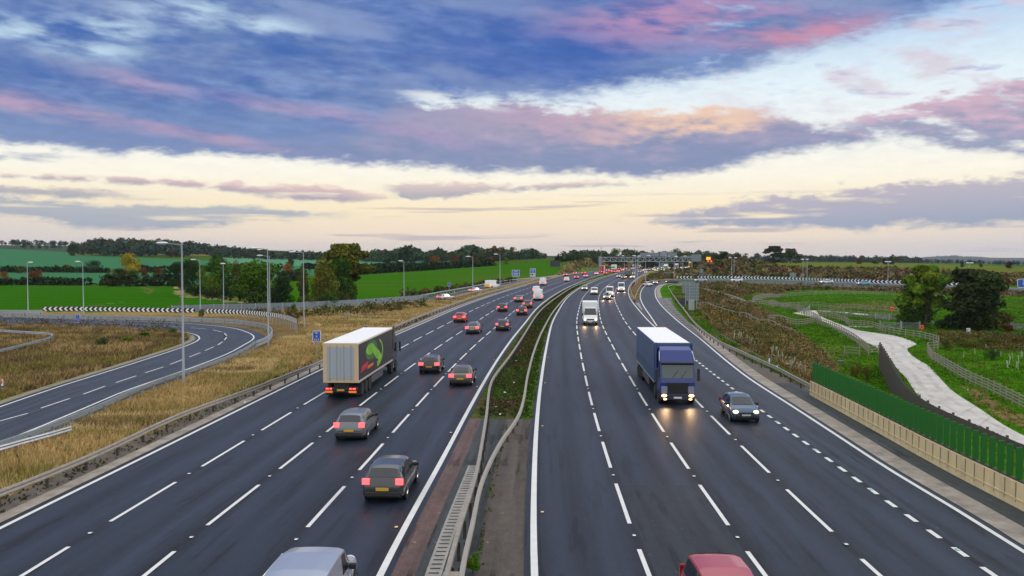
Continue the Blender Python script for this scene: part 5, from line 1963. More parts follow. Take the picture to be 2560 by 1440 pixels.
def car_parts(kind):
    """meshes for one kind of car, built once; x forward, origin on the ground in the middle"""
    if kind in _proto: return _proto[kind]
    p = PROFILES[kind]
    C = CarShape(p)
    L = p['L']
    xs = sorted(set(np.round(np.concatenate([np.linspace(0, L, 34), C.x]), 4)))
    out = {}
    vs, fs = [], []
    m = 20
    for x in xs:
        R = C.ring(x)
        full = R + [(-a, b) for a, b in R[-2:0:-1]]
        vs += [(x - L / 2, y, z) for y, z in full]
    m = len(full)
    for i in range(len(xs) - 1):
        for k in range(m):
            fs.append((i * m + k, i * m + (k + 1) % m, (i + 1) * m + (k + 1) % m, (i + 1) * m + k))
    fs.append(tuple(range(m)))
    fs.append(tuple(range((len(xs) - 1) * m, len(xs) * m)))
    out['body'] = MB().add(vs, fs).mesh(kind + '_body', None, True)

    def patch(fn, nu, nv):
        v = [fn(i / nu, j / nv) for i in range(nu + 1) for j in range(nv + 1)]
        f = [(i * (nv + 1) + j, i * (nv + 1) + j + 1, (i + 1) * (nv + 1) + j + 1, (i + 1) * (nv + 1) + j) for i in range(nu) for j in range(nv)]
        return MB().add(v, f).mesh('glass', M_GLASS, True)

    def topfn(a, b, sgn, wf=.9):
        def fn(u, v):
            x = a + (b - a) * u
            y, z = C.top(x, (v * 2 - 1) * wf)
            return (x - L / 2 + sgn * .010, y, z + .012)
        return fn
    out['windscreen'] = patch(topfn(p['front'][0], p['front'][1], 1), 5, 6)
    if p['rear']:
        out['rear_window'] = patch(topfn(p['rear'][0], p['rear'][1], -1, .86), 4, 6)
    elif kind == 'smallvan' or kind == 'panelvan':
        pass
    a, b = p['side']
    for sg in (1, -1):
        def fn(u, v):
            x = a + (b - a) * u
            y, z = C.side(x, .10 + .78 * v)
            return (x - L / 2, sg * (y + .010), z)
        out['side_window' + ('' if sg > 0 else '.r')] = patch(fn, 12, 3)
    # underbody, arches, bumper line
    mb = MB()
    w = p['W']
    mb.box((0, 0, .27), (L * .86, w * 1.6, .22))
    for ax in p['axle']:
        for sg in (1, -1):
            mb.lathe([(p['wr'] + .055, 0), (p['wr'] + .055, .02)], (ax - L / 2, sg * (w * .985) - (.014 if sg > 0 else .006), p['wr'] + .01), 'y', 18)
    # shut lines of the doors and the tail, proud dark beads in the gaps
    if kind not in ('panelvan',):
        for fx in (p['side'][0] + .12, (p['side'][0] + p['side'][1]) / 2, p['side'][1] - .02):
            for sg in (1, -1):
                R = C.ring(fx)
                mb.tube([(fx - L / 2, sg * (a + .003), z) for a, z in R[2:6]], .009, 4)
    R0 = C.ring(.03)
    mb.box((-L / 2 + .012, 0, C.at(.03)[1] * .74), (.03, R0[5][0] * 1.7, .016))
    zt = C.at(.02)
    mb.box((-L / 2 + .04, 0, .40), (.16, w * 1.62, .20), 0, .03)
    mb.box((L / 2 - .06, 0, .42), (.16, w * 1.44, .20), 0, .03)
    mb.box((L / 2 - .03, 0, .60 if kind != 'panelvan' else .80), (.08, w * 1.0, .13), 0, .02)
    if p['rear']:
        zz = C.at(p['rear'][0])
    out['underbody'] = mb.mesh(kind + '_under', M_TRIM)
    wt = MB().lathe([(p['wr'] * .62, -.09), (p['wr'] * .94, -.10), (p['wr'], -.07), (p['wr'], .07), (p['wr'] * .94, .10), (p['wr'] * .62, .09)], (0, 0, 0), 'y', 20).mesh('tyre', M_TYRE, True)
    rm = MB()
    rm.lathe([(p['wr'] * .64, -.085), (p['wr'] * .64, .085)], (0, 0, 0), 'y', 18)
    for k in range(5):
        an = 2 * math.pi * k / 5
        rm.tube([(0, .095, 0), (math.cos(an) * p['wr'] * .56, .095, math.sin(an) * p['wr'] * .56)], .025, 4)
        rm.tube([(0, -.095, 0), (math.cos(an) * p['wr'] * .56, -.095, math.sin(an) * p['wr'] * .56)], .025, 4)
    out['tyre'] = wt
    out['rim'] = rm.mesh('rim', M_RIM)
    van = kind == 'panelvan'
    hz = {'panelvan': .86, 'mpv': .82, 'smallvan': .84}.get(kind, .68)
    hy = {'panelvan': .76}.get(kind, .62)
    hx = L / 2 - {'panelvan': .15, 'mpv': .19, 'smallvan': .19}.get(kind, .17)
    out['headlight'] = MB().ell((0, 0, 0), (.15, .17, .10), 10, 6).mesh('headlight', M_HL, True)
    tz = {'panelvan': 1.0, 'mpv': 1.02, 'smallvan': 1.0, 'estate': .92}.get(kind, .86)
    ty = {'panelvan': .90, 'smallvan': .84, 'mpv': .78}.get(kind, .70)
    th = {'panelvan': .26, 'mpv': .19, 'smallvan': .22}.get(kind, .12)
    tw = {'panelvan': .10, 'smallvan': .10, 'mpv': .13, 'estate': .15}.get(kind, .20)
    out['tail_light'] = MB().box((0, 0, 0), (.12, tw * 2, th * 2.1), 0, .03).mesh('tail_light', M_TL)
    out['plate'] = MB().box((0, 0, 0), (.03, .54, .13)).mesh('plate', None)
    out['mirror'] = MB().box((0, 0, 0), (.14, .20, .16 if not van else .32), 0, .03).mesh('mirror', None)
    out['pos'] = dict(h=(hx, hy, hz), t=(-L / 2 + .06, ty, tz), wr=p['wr'], axle=[q - L / 2 for q in p['axle']], wy=w - .10,
                      mir=((p['side'][1] - .25) - L / 2, w + .06, C.at(p['side'][1] - .3)[1] + .08), L=L, W=w, H=max(C.A[:, 3]))
    _proto[kind] = out
    return out


def ground_heading(side, y):
    return road_heading(side, y)


def vehicle(kind, px, py, side, label, pm, lights=None, group=None, cat='car', detail=0, heading=None, name=None, plate=True, hl=None, tl=None, shift=0.0):
    """px,py: the photo point under the middle of the end that faces the camera"""
    g = car_parts(kind)
    P = g['pos']
    p = at(px, py)
    away = side in ('L', 'J')
    hd = heading if heading is not None else road_heading('L' if away else 'R', min(p.y, 900))
    # forward direction of travel, world
    fx, fy = -math.sin(hd), math.cos(hd)
    if heading is None and not away:
        fx, fy = -fx, -fy
    c = Vector((p.x, p.y, 0))
    end = -1 if away else 1      # which end is seen
    c.x -= fx * end * (P['L'] / 2)
    c.y -= fy * end * (P['L'] / 2)
    rz = math.atan2(fy, fx)
    nm = name or {'hatch': 'hatchback_car', 'saloon': 'saloon_car', 'estate': 'estate_car', 'mpv': 'people_carrier', 'smallvan': 'small_van', 'panelvan': 'panel_van'}[kind]
    root = empty(nm, (c.x, c.y, gz(c.x, c.y) + .035), rz)
    tag(root, label, cat, group)
    link_mesh('body', g['body'], root, None)
    b = root.children[-1] if root.children else None
    for ch in root.children:
        if ch.name.startswith('body'):
            if len(ch.data.materials) == 0: ch.data.materials.append(None)
            ch.material_slots[0].link = 'OBJECT'
            ch.material_slots[0].material = pm
    link_mesh('windscreen', g['windscreen'], root)
    if 'rear_window' in g and (away or detail == 0): link_mesh('rear_window', g['rear_window'], root)
    if detail < 3:
        link_mesh('side_window', g['side_window'], root)
        link_mesh('side_window', g['side_window.r'], root)
        link_mesh('underbody', g['underbody'], root)
        for ax in P['axle']:
            for sg in (1, -1):
                wo = link_mesh('wheel', g['tyre'], root)
                wo.location = (ax, sg * P['wy'], P['wr'])
                if detail < 2: link_mesh('rim', g['rim'], wo)
    if away or detail == 0:
        for sg in (1, -1):
            o = link_mesh('tail_light', g['tail_light'], root, tl or (M_TL if away else M_TLU))
            o.location = (P['t'][0], sg * P['t'][1], P['t'][2])
    if not away or detail == 0:
        for sg in (1, -1):
            o = link_mesh('headlight', g['headlight'], root, (hl or M_HL) if not away else M_HLO)
            o.location = (P['h'][0], sg * P['h'][1], P['h'][2])
    if plate and detail < 3:
        o = link_mesh('number_plate', g['plate'], root, M_PLY if away else M_PLW)
        o.location = ((-P['L'] / 2 - .035) if away else (P['L'] / 2 + .005), 0, (.62 if kind != 'panelvan' else .72) if away else .48)
        if len(g['plate'].materials) == 1 and o.material_slots[0].material is None: o.material_slots[0].material = M_PLY
    if detail < 2:
        for sg in (1, -1):
            o = link_mesh('mirror', g['mirror'], root, M_TRIM)
            o.location = (P['mir'][0], sg * P['mir'][1], P['mir'][2])
    return root


def fix_slots(o, m):
    if len(o.data.materials) == 0: o.data.materials.append(None)
    o.material_slots[0].link = 'OBJECT'
    o.material_slots[0].material = m


_wheels = {}


def wheel_set(root, xs, y, r, w=.30, rim=True):
    k = (r, w)
    if k not in _wheels:
        t = MB().lathe([(r * .58, -w / 2), (r * .95, -w / 2), (r, -w * .4), (r, w * .4), (r * .95, w / 2), (r * .58, w / 2)], (0, 0, 0), 'y', 22).mesh('tyre', M_TYRE, True)
        q = MB().lathe([(r * .6, -w * .38), (r * .5, -w * .45), (r * .18, -w * .2), (r * .18, w * .2), (r * .5, w * .45), (r * .6, w * .38)], (0, 0, 0), 'y', 18).mesh('rim', M_RIM, True)
        _wheels[k] = (t, q)
    t, q = _wheels[k]
    for x in xs:
        for s in (1, -1):
            o = link_mesh('wheel', t, root)
            o.location = (x, s * y, r)
            link_mesh('rim', q, o)


def lorry(px, py, side, label, cab_m, box_m, door_m, roof_m, trailer=13.6, H=4.0, rear=None, front=True, name='articulated_lorry', group=None, box_len=None, detail=0, curtain=None, hl=None, heading=None):
    """articulated lorry; x forward, rear at 0"""
    p = at(px, py)
    away = side == 'L'
    hd = road_heading(side, min(p.y, 900)) if heading is None else heading
    fx, fy = -math.sin(hd), math.cos(hd)
    if not away: fx, fy = -fx, -fy
    total = trailer + 2.95
    rz = math.atan2(fy, fx)
    o_ = Vector((p.x, p.y, 0)) if away else Vector((p.x - fx * total, p.y - fy * total, 0))
    root = empty(name, (o_.x, o_.y, gz(o_.x, o_.y) + .035), rz)
    tag(root, label, 'lorry', group)
    W_ = 1.275
    zb = 1.15
    tb = MB().box((trailer / 2, 0, (zb + H) / 2), (trailer, W_ * 2, H - zb), 0, .03).build('trailer_box', box_m, root)
    MB().box((trailer / 2, 0, H + .012), (trailer - .06, W_ * 2 - .08, .024)).build('roof', roof_m, root)
    MB().box((-.012, 0, (zb + H) / 2), (.024, W_ * 2 - .02, H - zb - .02)).build('rear_frame', rear or box_m, root)
    for s in (1, -1):
        d = MB().box((-.035, s * W_ * .385, (zb + H) / 2), (.03, W_ * .74, H - zb - .52)).build('rear_door', door_m, root)
        if detail == 0:
            m_ = MB()
            for q in (.2, .6):
                m_.tube([(-.06, s * W_ * q, zb + .12), (-.06, s * W_ * q, H - .12)], .02, 5)
            m_.build('lock_rod', M_GALV, d)
    if curtain: curtain(root, trailer, W_, zb, H)
    # chassis
    mb = MB()
    mb.box((trailer * .5, 0, .95), (trailer * .96, 1.1, .32))
    mb.box((.25, 0, .72), (.5, 2.3, .16))
    mb.box((.12, 0, .52), (.12, 2.36, .14))
    mb.box((trailer * .36, 0, .6), (trailer * .1, 2.2, .5))
    mb.build('chassis', M_TRIM, root)
    for s in (1, -1):
        MB().box((trailer * .53, s * 1.2, .72), (trailer * .34, .04, .55)).build('side_guard', M_TRIM if detail else mat('side guard', (.06, .065, .075), .5), root)
        MB().box((trailer * .5, s * (W_ + .006), zb + .03), (trailer * .995, .02, .12)).build('side_rail', mat('trailer rail', (.45, .47, .5), .4, .4), root)
    wheel_set(root, [1.6, 2.9, 4.2], 1.08, .50, .36)
    # tractor
    t0 = trailer + .62
    cx = trailer + 2.95
    cab = MB()
    prof = [(t0, 1.0), (t0, H - .35), (t0 + .45, H - .12), (t0 + 1.25, H - .32), (cx - .52, 2.95), (cx - .34, 2.80), (cx - .06, 1.75), (cx, 1.55), (cx, .55), (cx - .1, .38), (t0 + .2, .5)]
    ws = [1.2, 1.18, 1.08, 1.12, 1.17, 1.19, 1.2, 1.2, 1.19, 1.16, 1.15]
    n = len(prof)
    ins = .12
    vs = []
    for s in (-1, 1):
        for (x, z), w in zip(prof, ws):
            vs.append((x, s * w, z))
    fs = [tuple(range(n)), tuple(range(2 * n - 1, n - 1, -1))] + [(i, i + n, (i + 1) % n + n, (i + 1) % n) for i in range(n)]
    co = cab.add(vs, fs).build('cab', cab_m, root)
    bv = co.modifiers.new('bevel', 'BEVEL')
    bv.width = .07
    bv.segments = 3
    MB().box((trailer + .25, 0, .95), (1.8, 1.0, .3)).build('coupling', M_TRIM, root)
    wheel_set(root, [trailer + .0, trailer + 2.0], 1.06, .50, .36)
    # windscreen: between z 1.8 and 2.75 on the sloped front
    a, b = (cx - .06, 1.75), (cx - .34, 2.80)

    def fp(t, y, off=.012):
        x, z = a[0] + (b[0] - a[0]) * t, a[1] + (b[1] - a[1]) * t
        return (x + off, y, z + off * .25)
    v = [fp(t, y) for t in (.08, .94) for y in (-1.06, 1.06)] + [fp(t, y, .002) for t in (.08, .94) for y in (-1.06, 1.06)]
    ws_ = MB().add(v, [(0, 1, 3, 2), (6, 7, 5, 4), (0, 4, 5, 1), (2, 3, 7, 6), (0, 2, 6, 4), (1, 5, 7, 3)]).build('windscreen', mat('lorry glass', (.03, .055, .055), .08, spec=.8), root)
    for s in (.25, -.35):
        w_ = MB().tube([fp(.1, s, .03), fp(.55, s + .35, .03)], .02, 4).build('wiper', M_TRIM, ws_)
    MB().box((cx - .26, 0, 2.88), (.42, 2.3, .10), 0, .02).build('sun_visor', M_TRIM, root)
    MB().box((cx + .012, 0, 1.12), (.03, 1.55, .82), 0, .01).build('grille', mat('grille black', (.006, .006, .007), .5), root)
    bm_ = MB().box((cx + .03, 0, .56), (.10, 2.34, .40), 0, .03).build('bumper', cab_m if detail else mat('dark bumper', (.02, .022, .05), .5), root)
    for s in (1, -1):
        for z, r, y in ((.66, (.06, .20, .105), .93), (.42, (.05, .13, .07), .86)):
            MB().ell((cx + .07, s * y, z), r, 12, 6).build('headlight', hl or M_HL, root, True)
        MB().box((cx - .05, s * 1.42, 2.1), (.14, .16, .85), 0, .03).build('mirror', M_TRIM, root)
        MB().box((t0 + 1.25, s * 1.203, 2.15), (.8, .012, .75)).build('side_window', M_GLASS, root)
        MB().box((t0 + .2, s * 1.24, H - .9), (.65, .05, 2.0), 0, .02).build('side_fairing', cab_m, root)
        MB().box((t0 + .7, s * 1.12, .62), (1.1, .06, .5)).build('tank_panel', mat('tank panel', (.3, .31, .33), .4, .5), root)
        # rear lamps
        for q, r in ((.98, .10), (.72, .075)):
            MB().box((-.005, s * q, .72), (.05, r * 2, .10)).build('tail_light', M_TL if away else M_TLO, root)
        if away:
            MB().box((-.02, s * .86, .50), (.03, .55, .15)).build('marker_board', mat('orange marker board', (.85, .22, .02), .4, emit=(1, .25, .02), estr=.25), root)
        MB().box((.95, s * 1.05, .42), (.03, .5, .6)).build('mudflap', M_TRIM, root)
    MB().box((cx + .09, 0, .52), (.02, .54, .13)).build('number_plate', M_PLW, root)
    MB().box((-.04, 0, .62), (.02, .54, .13)).build('number_plate', M_PLY, root)
    return root


def box_van(px, py, label, m_cab, m_box, big=1.0):
    """Luton box van facing the camera"""
    p = at(px, py)
    hd = road_heading('R', p.y)
    fx, fy = math.sin(hd), -math.cos(hd)
    root = empty('box_van', (p.x, p.y, .035), math.atan2(fy, fx))
    tag(root, label, 'van')
    # x = 0 at the front bumper, body behind (negative)
    MB().box((-4.1, 0, 2.05), (4.3, 2.24, 2.5), 0, .04).build('box_body', m_box, root)
    MB().box((-4.1, 0, 3.31), (4.2, 2.16, .03)).build('roof', mat('white roof', (.74, .75, .77), .5), root)
    v, prof = [], [(-2.2, .5), (-2.2, 2.45), (-1.75, 2.5), (-.95, 1.35), (-.25, 1.12), (-.02, .9), (0, .5), (-.1, .36)]
    n = len(prof)
    for s in (-1, 1):
        for i, (x, z) in enumerate(prof):
            v.append((x, s * (.99 if z < 1.5 else .84), z))
    o = MB().add(v, [tuple(range(n)), tuple(range(2 * n - 1, n - 1, -1))] + [(i, i + n, (i + 1) % n + n, (i + 1) % n) for i in range(n)]).build('cab', m_cab, root)
    bv = o.modifiers.new('bevel', 'BEVEL')
    bv.width = .06
    bv.segments = 3
    v = []
    for t in (.08, .90):
        x, z = -.95 + (-1.75 + .95) * t, 1.35 + (2.5 - 1.35) * t
        w = .90 + (.78 - .90) * t
        v += [(x + .012, -w, z + .01), (x + .012, w, z + .01)]
    MB().add(v, [(0, 1, 3, 2)]).build('windscreen', M_GLASS, root)
    # roof pod above the cab, sloping up to the box
    v = [(-1.95, -.98, 2.42), (-1.95, .98, 2.42), (-2.0, -1.08, 3.2), (-2.0, 1.08, 3.2), (-2.15, -1.08, 3.28), (-2.15, 1.08, 3.28), (-2.2, -1.08, 2.42), (-2.2, 1.08, 2.42)]
    MB().add(v, [(0, 1, 3, 2), (2, 3, 5, 4), (4, 5, 7, 6), (6, 7, 1, 0), (0, 2, 4, 6), (1, 7, 5, 3)]).build('deflector', m_box, root)
    MB().box((.02, 0, .86), (.05, 1.1, .17), 0, .02).build('grille', M_TRIM, root)
    MB().box((.02, 0, .50), (.10, 1.9, .24), 0, .03).build('bumper', mat('grey bumper', (.12, .12, .13), .6), root)
    MB().box((.085, 0, .52), (.02, .54, .13)).build('number_plate', M_PLW, root)
    for s in (1, -1):
        MB().ell((-.06, s * .80, .84), (.12, .17, .13), 12, 6).build('headlight', M_HL, root, True)
        MB().box((-.85, s * 1.16, 1.55), (.14, .22, .36), 0, .03).build('mirror', M_TRIM, root)
        MB().box((-1.45, s * .925, 1.75), (.75, .03, .5)).build('side_window', M_GLASS, root)
    MB().box((-3.3, 0, .6), (5.6, 1.2, .25)).build('chassis', M_TRIM, root)
    wheel_set(root, [-.95, -4.6], .88, .36, .26)
    return root


P_BLK = paint('black', (.010, .010, .012))
P_DGR = paint('dark grey', (.035, .037, .042))
P_DBL = paint('dark blue', (.008, .018, .06))
P_SIL = paint('silver', (.40, .42, .46), .3, .5, .5)
P_WHT = paint('white', (.74, .75, .76), .35, .4, 0)
P_RED = paint('red', (.48, .012, .022), .3, .6, 0)
P_BLU = paint('blue', (.010, .06, .125))
P_LBL = paint('light blue', (.12, .36, .55))
P_GRY = paint('grey', (.14, .15, .165), .3, .5, .4)
P_BRN = paint('brown grey', (.09, .075, .06), .3, .5, .3)
P_MAR = paint('red roof', (.36, .05, .065), .35, .5, 0)


# going away (left carriageway), from the bottom edge up
vehicle('smallvan', 734, 1614, 'L', 'pale silver van cut off by the bottom edge, only its roof in frame', paint('pale silver', (.30, .34, .43), .3, .5, .3))
vehicle('estate', 956, 1262, 'L', 'dark estate car nearest the central reserve just above the silver roof', P_DGR)
vehicle('estate', 872, 1106, 'L', 'dark grey estate car close behind the curtain sided lorry', P_GRY)
vehicle('saloon', 1150, 968, 'L', 'dark grey saloon in the lane beside the central reserve, right of the lorry', P_BRN)
vehicle('hatch', 1072, 936, 'L', 'dark hatchback with a cream lit side just right of the lorry', P_BLK)


def graphics(root, trailer, W_, zb, H):
    """leafy green swoosh, red and orange streaks on the dark curtain, each a thin applied panel"""
    def blobp(name, pts, m, off, par):
        n = len(pts)
        for s in (-1,):
            y0, y1 = s * (W_ + off), s * (W_ + off - .008)
            v = [(x, y0, z) for x, z in pts] + [(x, y1, z) for x, z in pts]
            MB().add(v, [tuple(range(n)), tuple(range(2 * n - 1, n - 1, -1))] + [(i, i + n, (i + 1) % n + n, (i + 1) % n) for i in range(n)]).build(name, m, par)

    def arc(cx, cz, rx, rz, a0, a1, w0, w1, k=14):
        o, i_ = [], []
        for q in range(k + 1):
            t = q / k
            a = math.radians(a0 + (a1 - a0) * t)
            w = w0 + (w1 - w0) * t
            o.append((cx + rx * math.cos(a), cz + rz * math.sin(a)))
            i_.append((cx + (rx - w) * math.cos(a), cz + (rz - w * .5) * math.sin(a)))
        return o + i_[::-1]
    cu = MB().box((trailer / 2, -W_ - .012, (zb + H) / 2 + .02), (trailer - .25, .02, H - zb - .25)).build('side_curtain', mat('dark curtain', (.018, .022, .03), .45, var=.15, scale=.4), root)
    MB().box((trailer / 2, W_ + .012, (zb + H) / 2 + .02), (trailer - .25, .02, H - zb - .25)).build('side_curtain', mat('dark curtain', (.018, .022, .03), .45), root)
    g1 = mat('leaf green print', (.16, .42, .03), .5, var=.5, scale=.6)
    g2 = mat('dark green print', (.03, .14, .03), .5, var=.5, scale=.6)
    r1 = mat('red print', (.42, .02, .05), .5)
    o1 = mat('orange print', (.5, .14, .02), .5)
    ell = lambda cx, cz, rx, rz, k=20: [(cx + rx * math.cos(2 * math.pi * q / k), cz + rz * math.sin(2 * math.pi * q / k)) for q in range(k)]
    blobp('green_print', ell(4.6, 3.05, 2.2, .75), g2, .030, cu)
    blobp('green_print', ell(4.2, 3.15, 1.5, .42), g1, .038, cu)
    blobp('green_print', [(4.2, 3.2), (6.2, 2.2), (8.2, 1.75), (8.6, 2.1), (7.4, 2.7), (5.8, 3.2)], g1, .046, cu)
    blobp('green_print', arc(6.2, 2.6, 3.0, 1.15, -80, 60, .9, .25), g1, .038, cu)
    blobp('red_print', [(.7, 1.75), (3.0, 1.95), (3.3, 2.35), (1.0, 2.2)], r1, .034, cu)
    blobp('orange_print', [(3.0, 1.75), (5.2, 1.8), (5.4, 2.0), (3.2, 2.02)], o1, .034, cu)


lorry(852, 998, 'L', 'curtain sided lorry with green printed side and grey rear doors in a yellow frame', paint('lorry cab dark', (.03, .035, .04)), mat('trailer cream', (.62, .56, .46), .5), mat('grey rear door', (.34, .38, .42), .5, .1), mat('trailer roof white', (.80, .80, .80), .5), rear=mat('yellow tan frame', (.56, .43, .26), .5), curtain=graphics)
vehicle('hatch', 1148, 807, 'L', 'bright red hatchback in the left half of the carriageway', P_RED)
vehicle('saloon', 1180, 836, 'L', 'grey saloon just below and right of the red hatchback', P_GRY)
vehicle('estate', 1255, 828, 'L', 'dark blue estate beside the central barrier, lower than the pair of dark cars', P_DBL)
vehicle('hatch', 1255, 780, 'L', 'black hatchback alone in the middle lane ahead of the grey saloon', P_BLK)
vehicle('hatch', 1304, 789, 'L', 'black hatchback by the central barrier, last of a close pair', P_BLK)
vehicle('estate', 1318, 771, 'L', 'silver roofed dark estate directly ahead of the black hatchback by the barrier', P_BRN)
vehicle('saloon', 1295, 756, 'L', 'grey saloon with a bright yellow plate left of the white panel van', P_GRY)
vehicle('panelvan', 1344, 752, 'L', 'white panel van in the lane by the barrier with red rear lamps', P_WHT, cat='van')
vehicle('smallvan', 1340, 733, 'L', 'white small van just ahead of the white panel van', P_WHT, cat='van', detail=1)
vehicle('panelvan', 1356, 714, 'L', 'white panel van in the outer lane near the merging slip', P_WHT, cat='van', detail=1)
vehicle('smallvan', 1416, 705, 'L', 'small white van alone in the middle of the far carriageway', P_WHT, cat='van', detail=1)
G1 = 'far cars going away with red lamps'
for k, (px, py, kd, pm, lab) in enumerate([
        (1413, 690.5, 'hatch', P_GRY, 'tiny dark car leftmost of the far cars beside the outer barrier'),
        (1437, 686.5, 'hatch', P_DGR, 'tiny dark car second along the outer barrier'),
        (1459, 686, 'hatch', P_RED, 'tiny red car on the far carriageway near the grass bank'),
        (1464, 694, 'saloon', P_SIL, 'tiny silver car right behind the tiny red car'),
        (1441, 697.5, 'saloon', P_BRN, 'tiny red lit car between the small white van and the tiny silver car'),
        (1491, 687.5, 'hatch', P_WHT, 'tiny white car left of the red lorry'),
        (1513, 686.5, 'saloon', P_DGR, 'tiny dark car at the foot of the red lorry'),
        (1507, 683, 'hatch', P_DGR, 'tiny dark car tucked beside the red lorry wheels'),
        (1525, 681, 'saloon', P_GRY, 'tiny car between the red lorry and the green striped lorry'),
        (1534, 682.5, 'hatch', P_RED, 'tiny red car below the green striped lorry'),
        (1545, 681.5, 'hatch', P_SIL, 'tiny pale car right of the tiny red car below the green striped lorry'),
        (1556, 678, 'saloon', P_WHT, 'tiny white car before the dark green lorry on the far carriageway'),
        (1519, 678.5, 'saloon', P_BLK, 'tiny black car just right of the red lorry body'),
        (1549, 675, 'hatch', P_BLK, 'tiny black car higher up right of the green striped lorry'),
        (1563, 675, 'hatch', P_RED, 'tiny red car passing behind the dark green lorry'),
        (1582, 674, 'saloon', P_SIL, 'tiny silver car below the blue sign with the white corner')]):
    vehicle(kd, px, py, 'L', lab, pm, group=G1, detail=2, tl=mat('tail light far', (.7, .02, .03), .25, emit=(1.0, .06, .06), estr=6))
mw = mat('lorry white far', (.72, .72, .70), .5)
lorry(1504, 682, 'L', 'red backed lorry with a cream side below the left gantry leg', P_RED, mat('cream side', (.60, .50, .40), .5), mat('bright red door', (.46, .008, .03), .5), mw, trailer=9, rear=mat('bright red door', (.46, .008, .03), .5), detail=1)


def stripe(root, trailer, W_, zb, H):
    MB().box((-.06, 0, zb + 1.2), (.02, 2.2, .95)).build('green_stripe', mat('green stripe', (.02, .40, .16), .5), root)


lorry(1533, 678, 'L', 'white lorry with a green stripe on its back ahead of the red lorry', P_WHT, mw, mw, mw, trailer=9, detail=1, curtain=stripe)
# joining slip
vehicle('estate', 1098, 752, 'J', 'silver blue car half hidden behind the dry grass on the joining slip', P_SIL, heading=-.62, detail=1)
vehicle('hatch', 1178, 733, 'J', 'white sided hatchback climbing the joining slip by a lamp post', P_SIL, heading=-.62)
vehicle('panelvan', 1218, 721.5, 'J', 'white van with a yellow chevron back on the joining slip', P_WHT, heading=-.62, cat='van')
rv = [o for o in bpy.data.objects if o.get('label', '').startswith('white van with a yellow')][0]
MB().box((-2.775, 0, .82), (.03, 1.84, .85)).build('yellow_back', mat('hazard yellow', (.80, .55, .02), .5), rv)

# oncoming
vehicle('mpv', 1874, 1690, 'R', 'dusky red car cut off by the bottom edge showing only its roof', P_MAR)
vehicle('hatch', 1866, 1060, 'R', 'dark blue hatchback in front of the concrete wall beside the blue lorry', P_BLU, hl=mat('headlight amber', (.9, .6, .3), .2, emit=(1, .62, .22), estr=7))


def blue_curtain(root, trailer, W_, zb, H):
    for s in (1, -1):
        MB().box((trailer / 2, s * (W_ + .012), (zb + H) / 2 + .02), (trailer - .2, .02, H - zb - .2)).build('side_curtain', mat('slate blue curtain', (.045, .085, .18), .5, var=.12, scale=.5), root)
        sp_ = MB()
        for q in np.arange(.5, trailer - .3, .62):
            sp_.box((q, s * (W_ + .026), zb + .55), (.05, .008, .75))
            sp_.box((q, s * (W_ + .026), zb + .12), (.09, .014, .09))
        sp_.build('straps', mat('curtain strap', (.02, .03, .05), .6), root)
    # pale fairing plates beside the visor, as on the photographed cab
    t0 = trailer + .62
    for s in (1, -1):
        v = [(t0 + .9, s * 1.1, 3.42), (t0 + 1.62, s * 1.17, 2.98), (t0 + 1.9, s * 1.19, 3.02), (t0 + 1.2, s * 1.12, 3.62)]
        v += [(x, y + s * .04, z) for x, y, z in v]
        MB().add(v, [(0, 1, 2, 3), (7, 6, 5, 4), (0, 4, 5, 1), (1, 5, 6, 2), (2, 6, 7, 3), (3, 7, 4, 0)]).build('fairing_plate', mat('pale fairing', (.48, .52, .62), .4), root)
        MB().box((trailer + 2.98, s * .92, 1.05), (.03, .42, .5), 0, .02).build('corner_panel', mat('pale corner', (.20, .21, .30), .4), root)


lorry(1694, 1014, 'R', 'blue articulated lorry with a white roof and lit headlights', paint('lorry blue', (.009, .026, .17), .4, .25, 0), mat('slate blue box', (.045, .085, .18), .5), mat('slate blue box', (.045, .085, .18), .5), mat('trailer roof bright', (.84, .84, .84), .5), curtain=blue_curtain)
box_van(1476, 814, 'white box van with lit headlights in the second lane', P_WHT, mat('box white', (.72, .74, .76), .5))
G2 = None
vehicle('smallvan', 1485, 737.5, 'R', 'white pickup fronted van left of the car with a roof box', P_WHT, cat='van', hl=M_HLS)
vehicle('hatch', 1461, 727, 'R', 'silver hatchback nearest the central reserve in the fast lane', P_SIL, detail=1)
vehicle('panelvan', 1524, 743, 'R', 'white panel van behind the car with a roof box', P_WHT, cat='van')
rb_ = vehicle('hatch', 1517, 750, 'R', 'silver car carrying a pale roof box', P_SIL)
MB().ell((-.1, .1, 1.68), (.85, .38, .19), 12, 6).build('roof_box', mat('roof box pale', (.62, .64, .68), .35), rb_, True)
vehicle('panelvan', 1553, 730, 'R', 'tall white panel van in the inner lane near the nose of the island', P_WHT, cat='van')
HF = mat('headlight far', (.9, .8, .6), .2, emit=(1.0, .58, .20), estr=4.5)
for px, py, kd, pm, lab in [
        (1546, 694.5, 'hatch', P_SIL, 'small car with glowing headlights, leftmost of the three below the dark green lorry'),
        (1558, 697, 'saloon', P_BRN, 'small car with glowing headlights in front of the dark green lorry'),
        (1581.5, 696.5, 'hatch', P_WHT, 'small white car right of the dark green lorry'),
        (1584, 686.5, 'hatch', P_GRY, 'small grey car just above right of the dark green lorry')]:
    vehicle(kd, px, py, 'R', lab, pm, detail=2, hl=HF)
lorry(1570.5, 695.5, 'R', 'dark green lorry cab among the small oncoming cars', paint('dark green', (.008, .04, .03)), mat('dark green box', (.02, .05, .04), .5), mat('dark green box', (.02, .05, .04), .5), mat('grey green roof', (.2, .24, .24), .5), trailer=6.5, H=3.6, detail=1, hl=HF)
G3 = 'cars in the far oncoming queue'
LQ = 'one of the tiny cars with glowing headlights in the far oncoming queue'
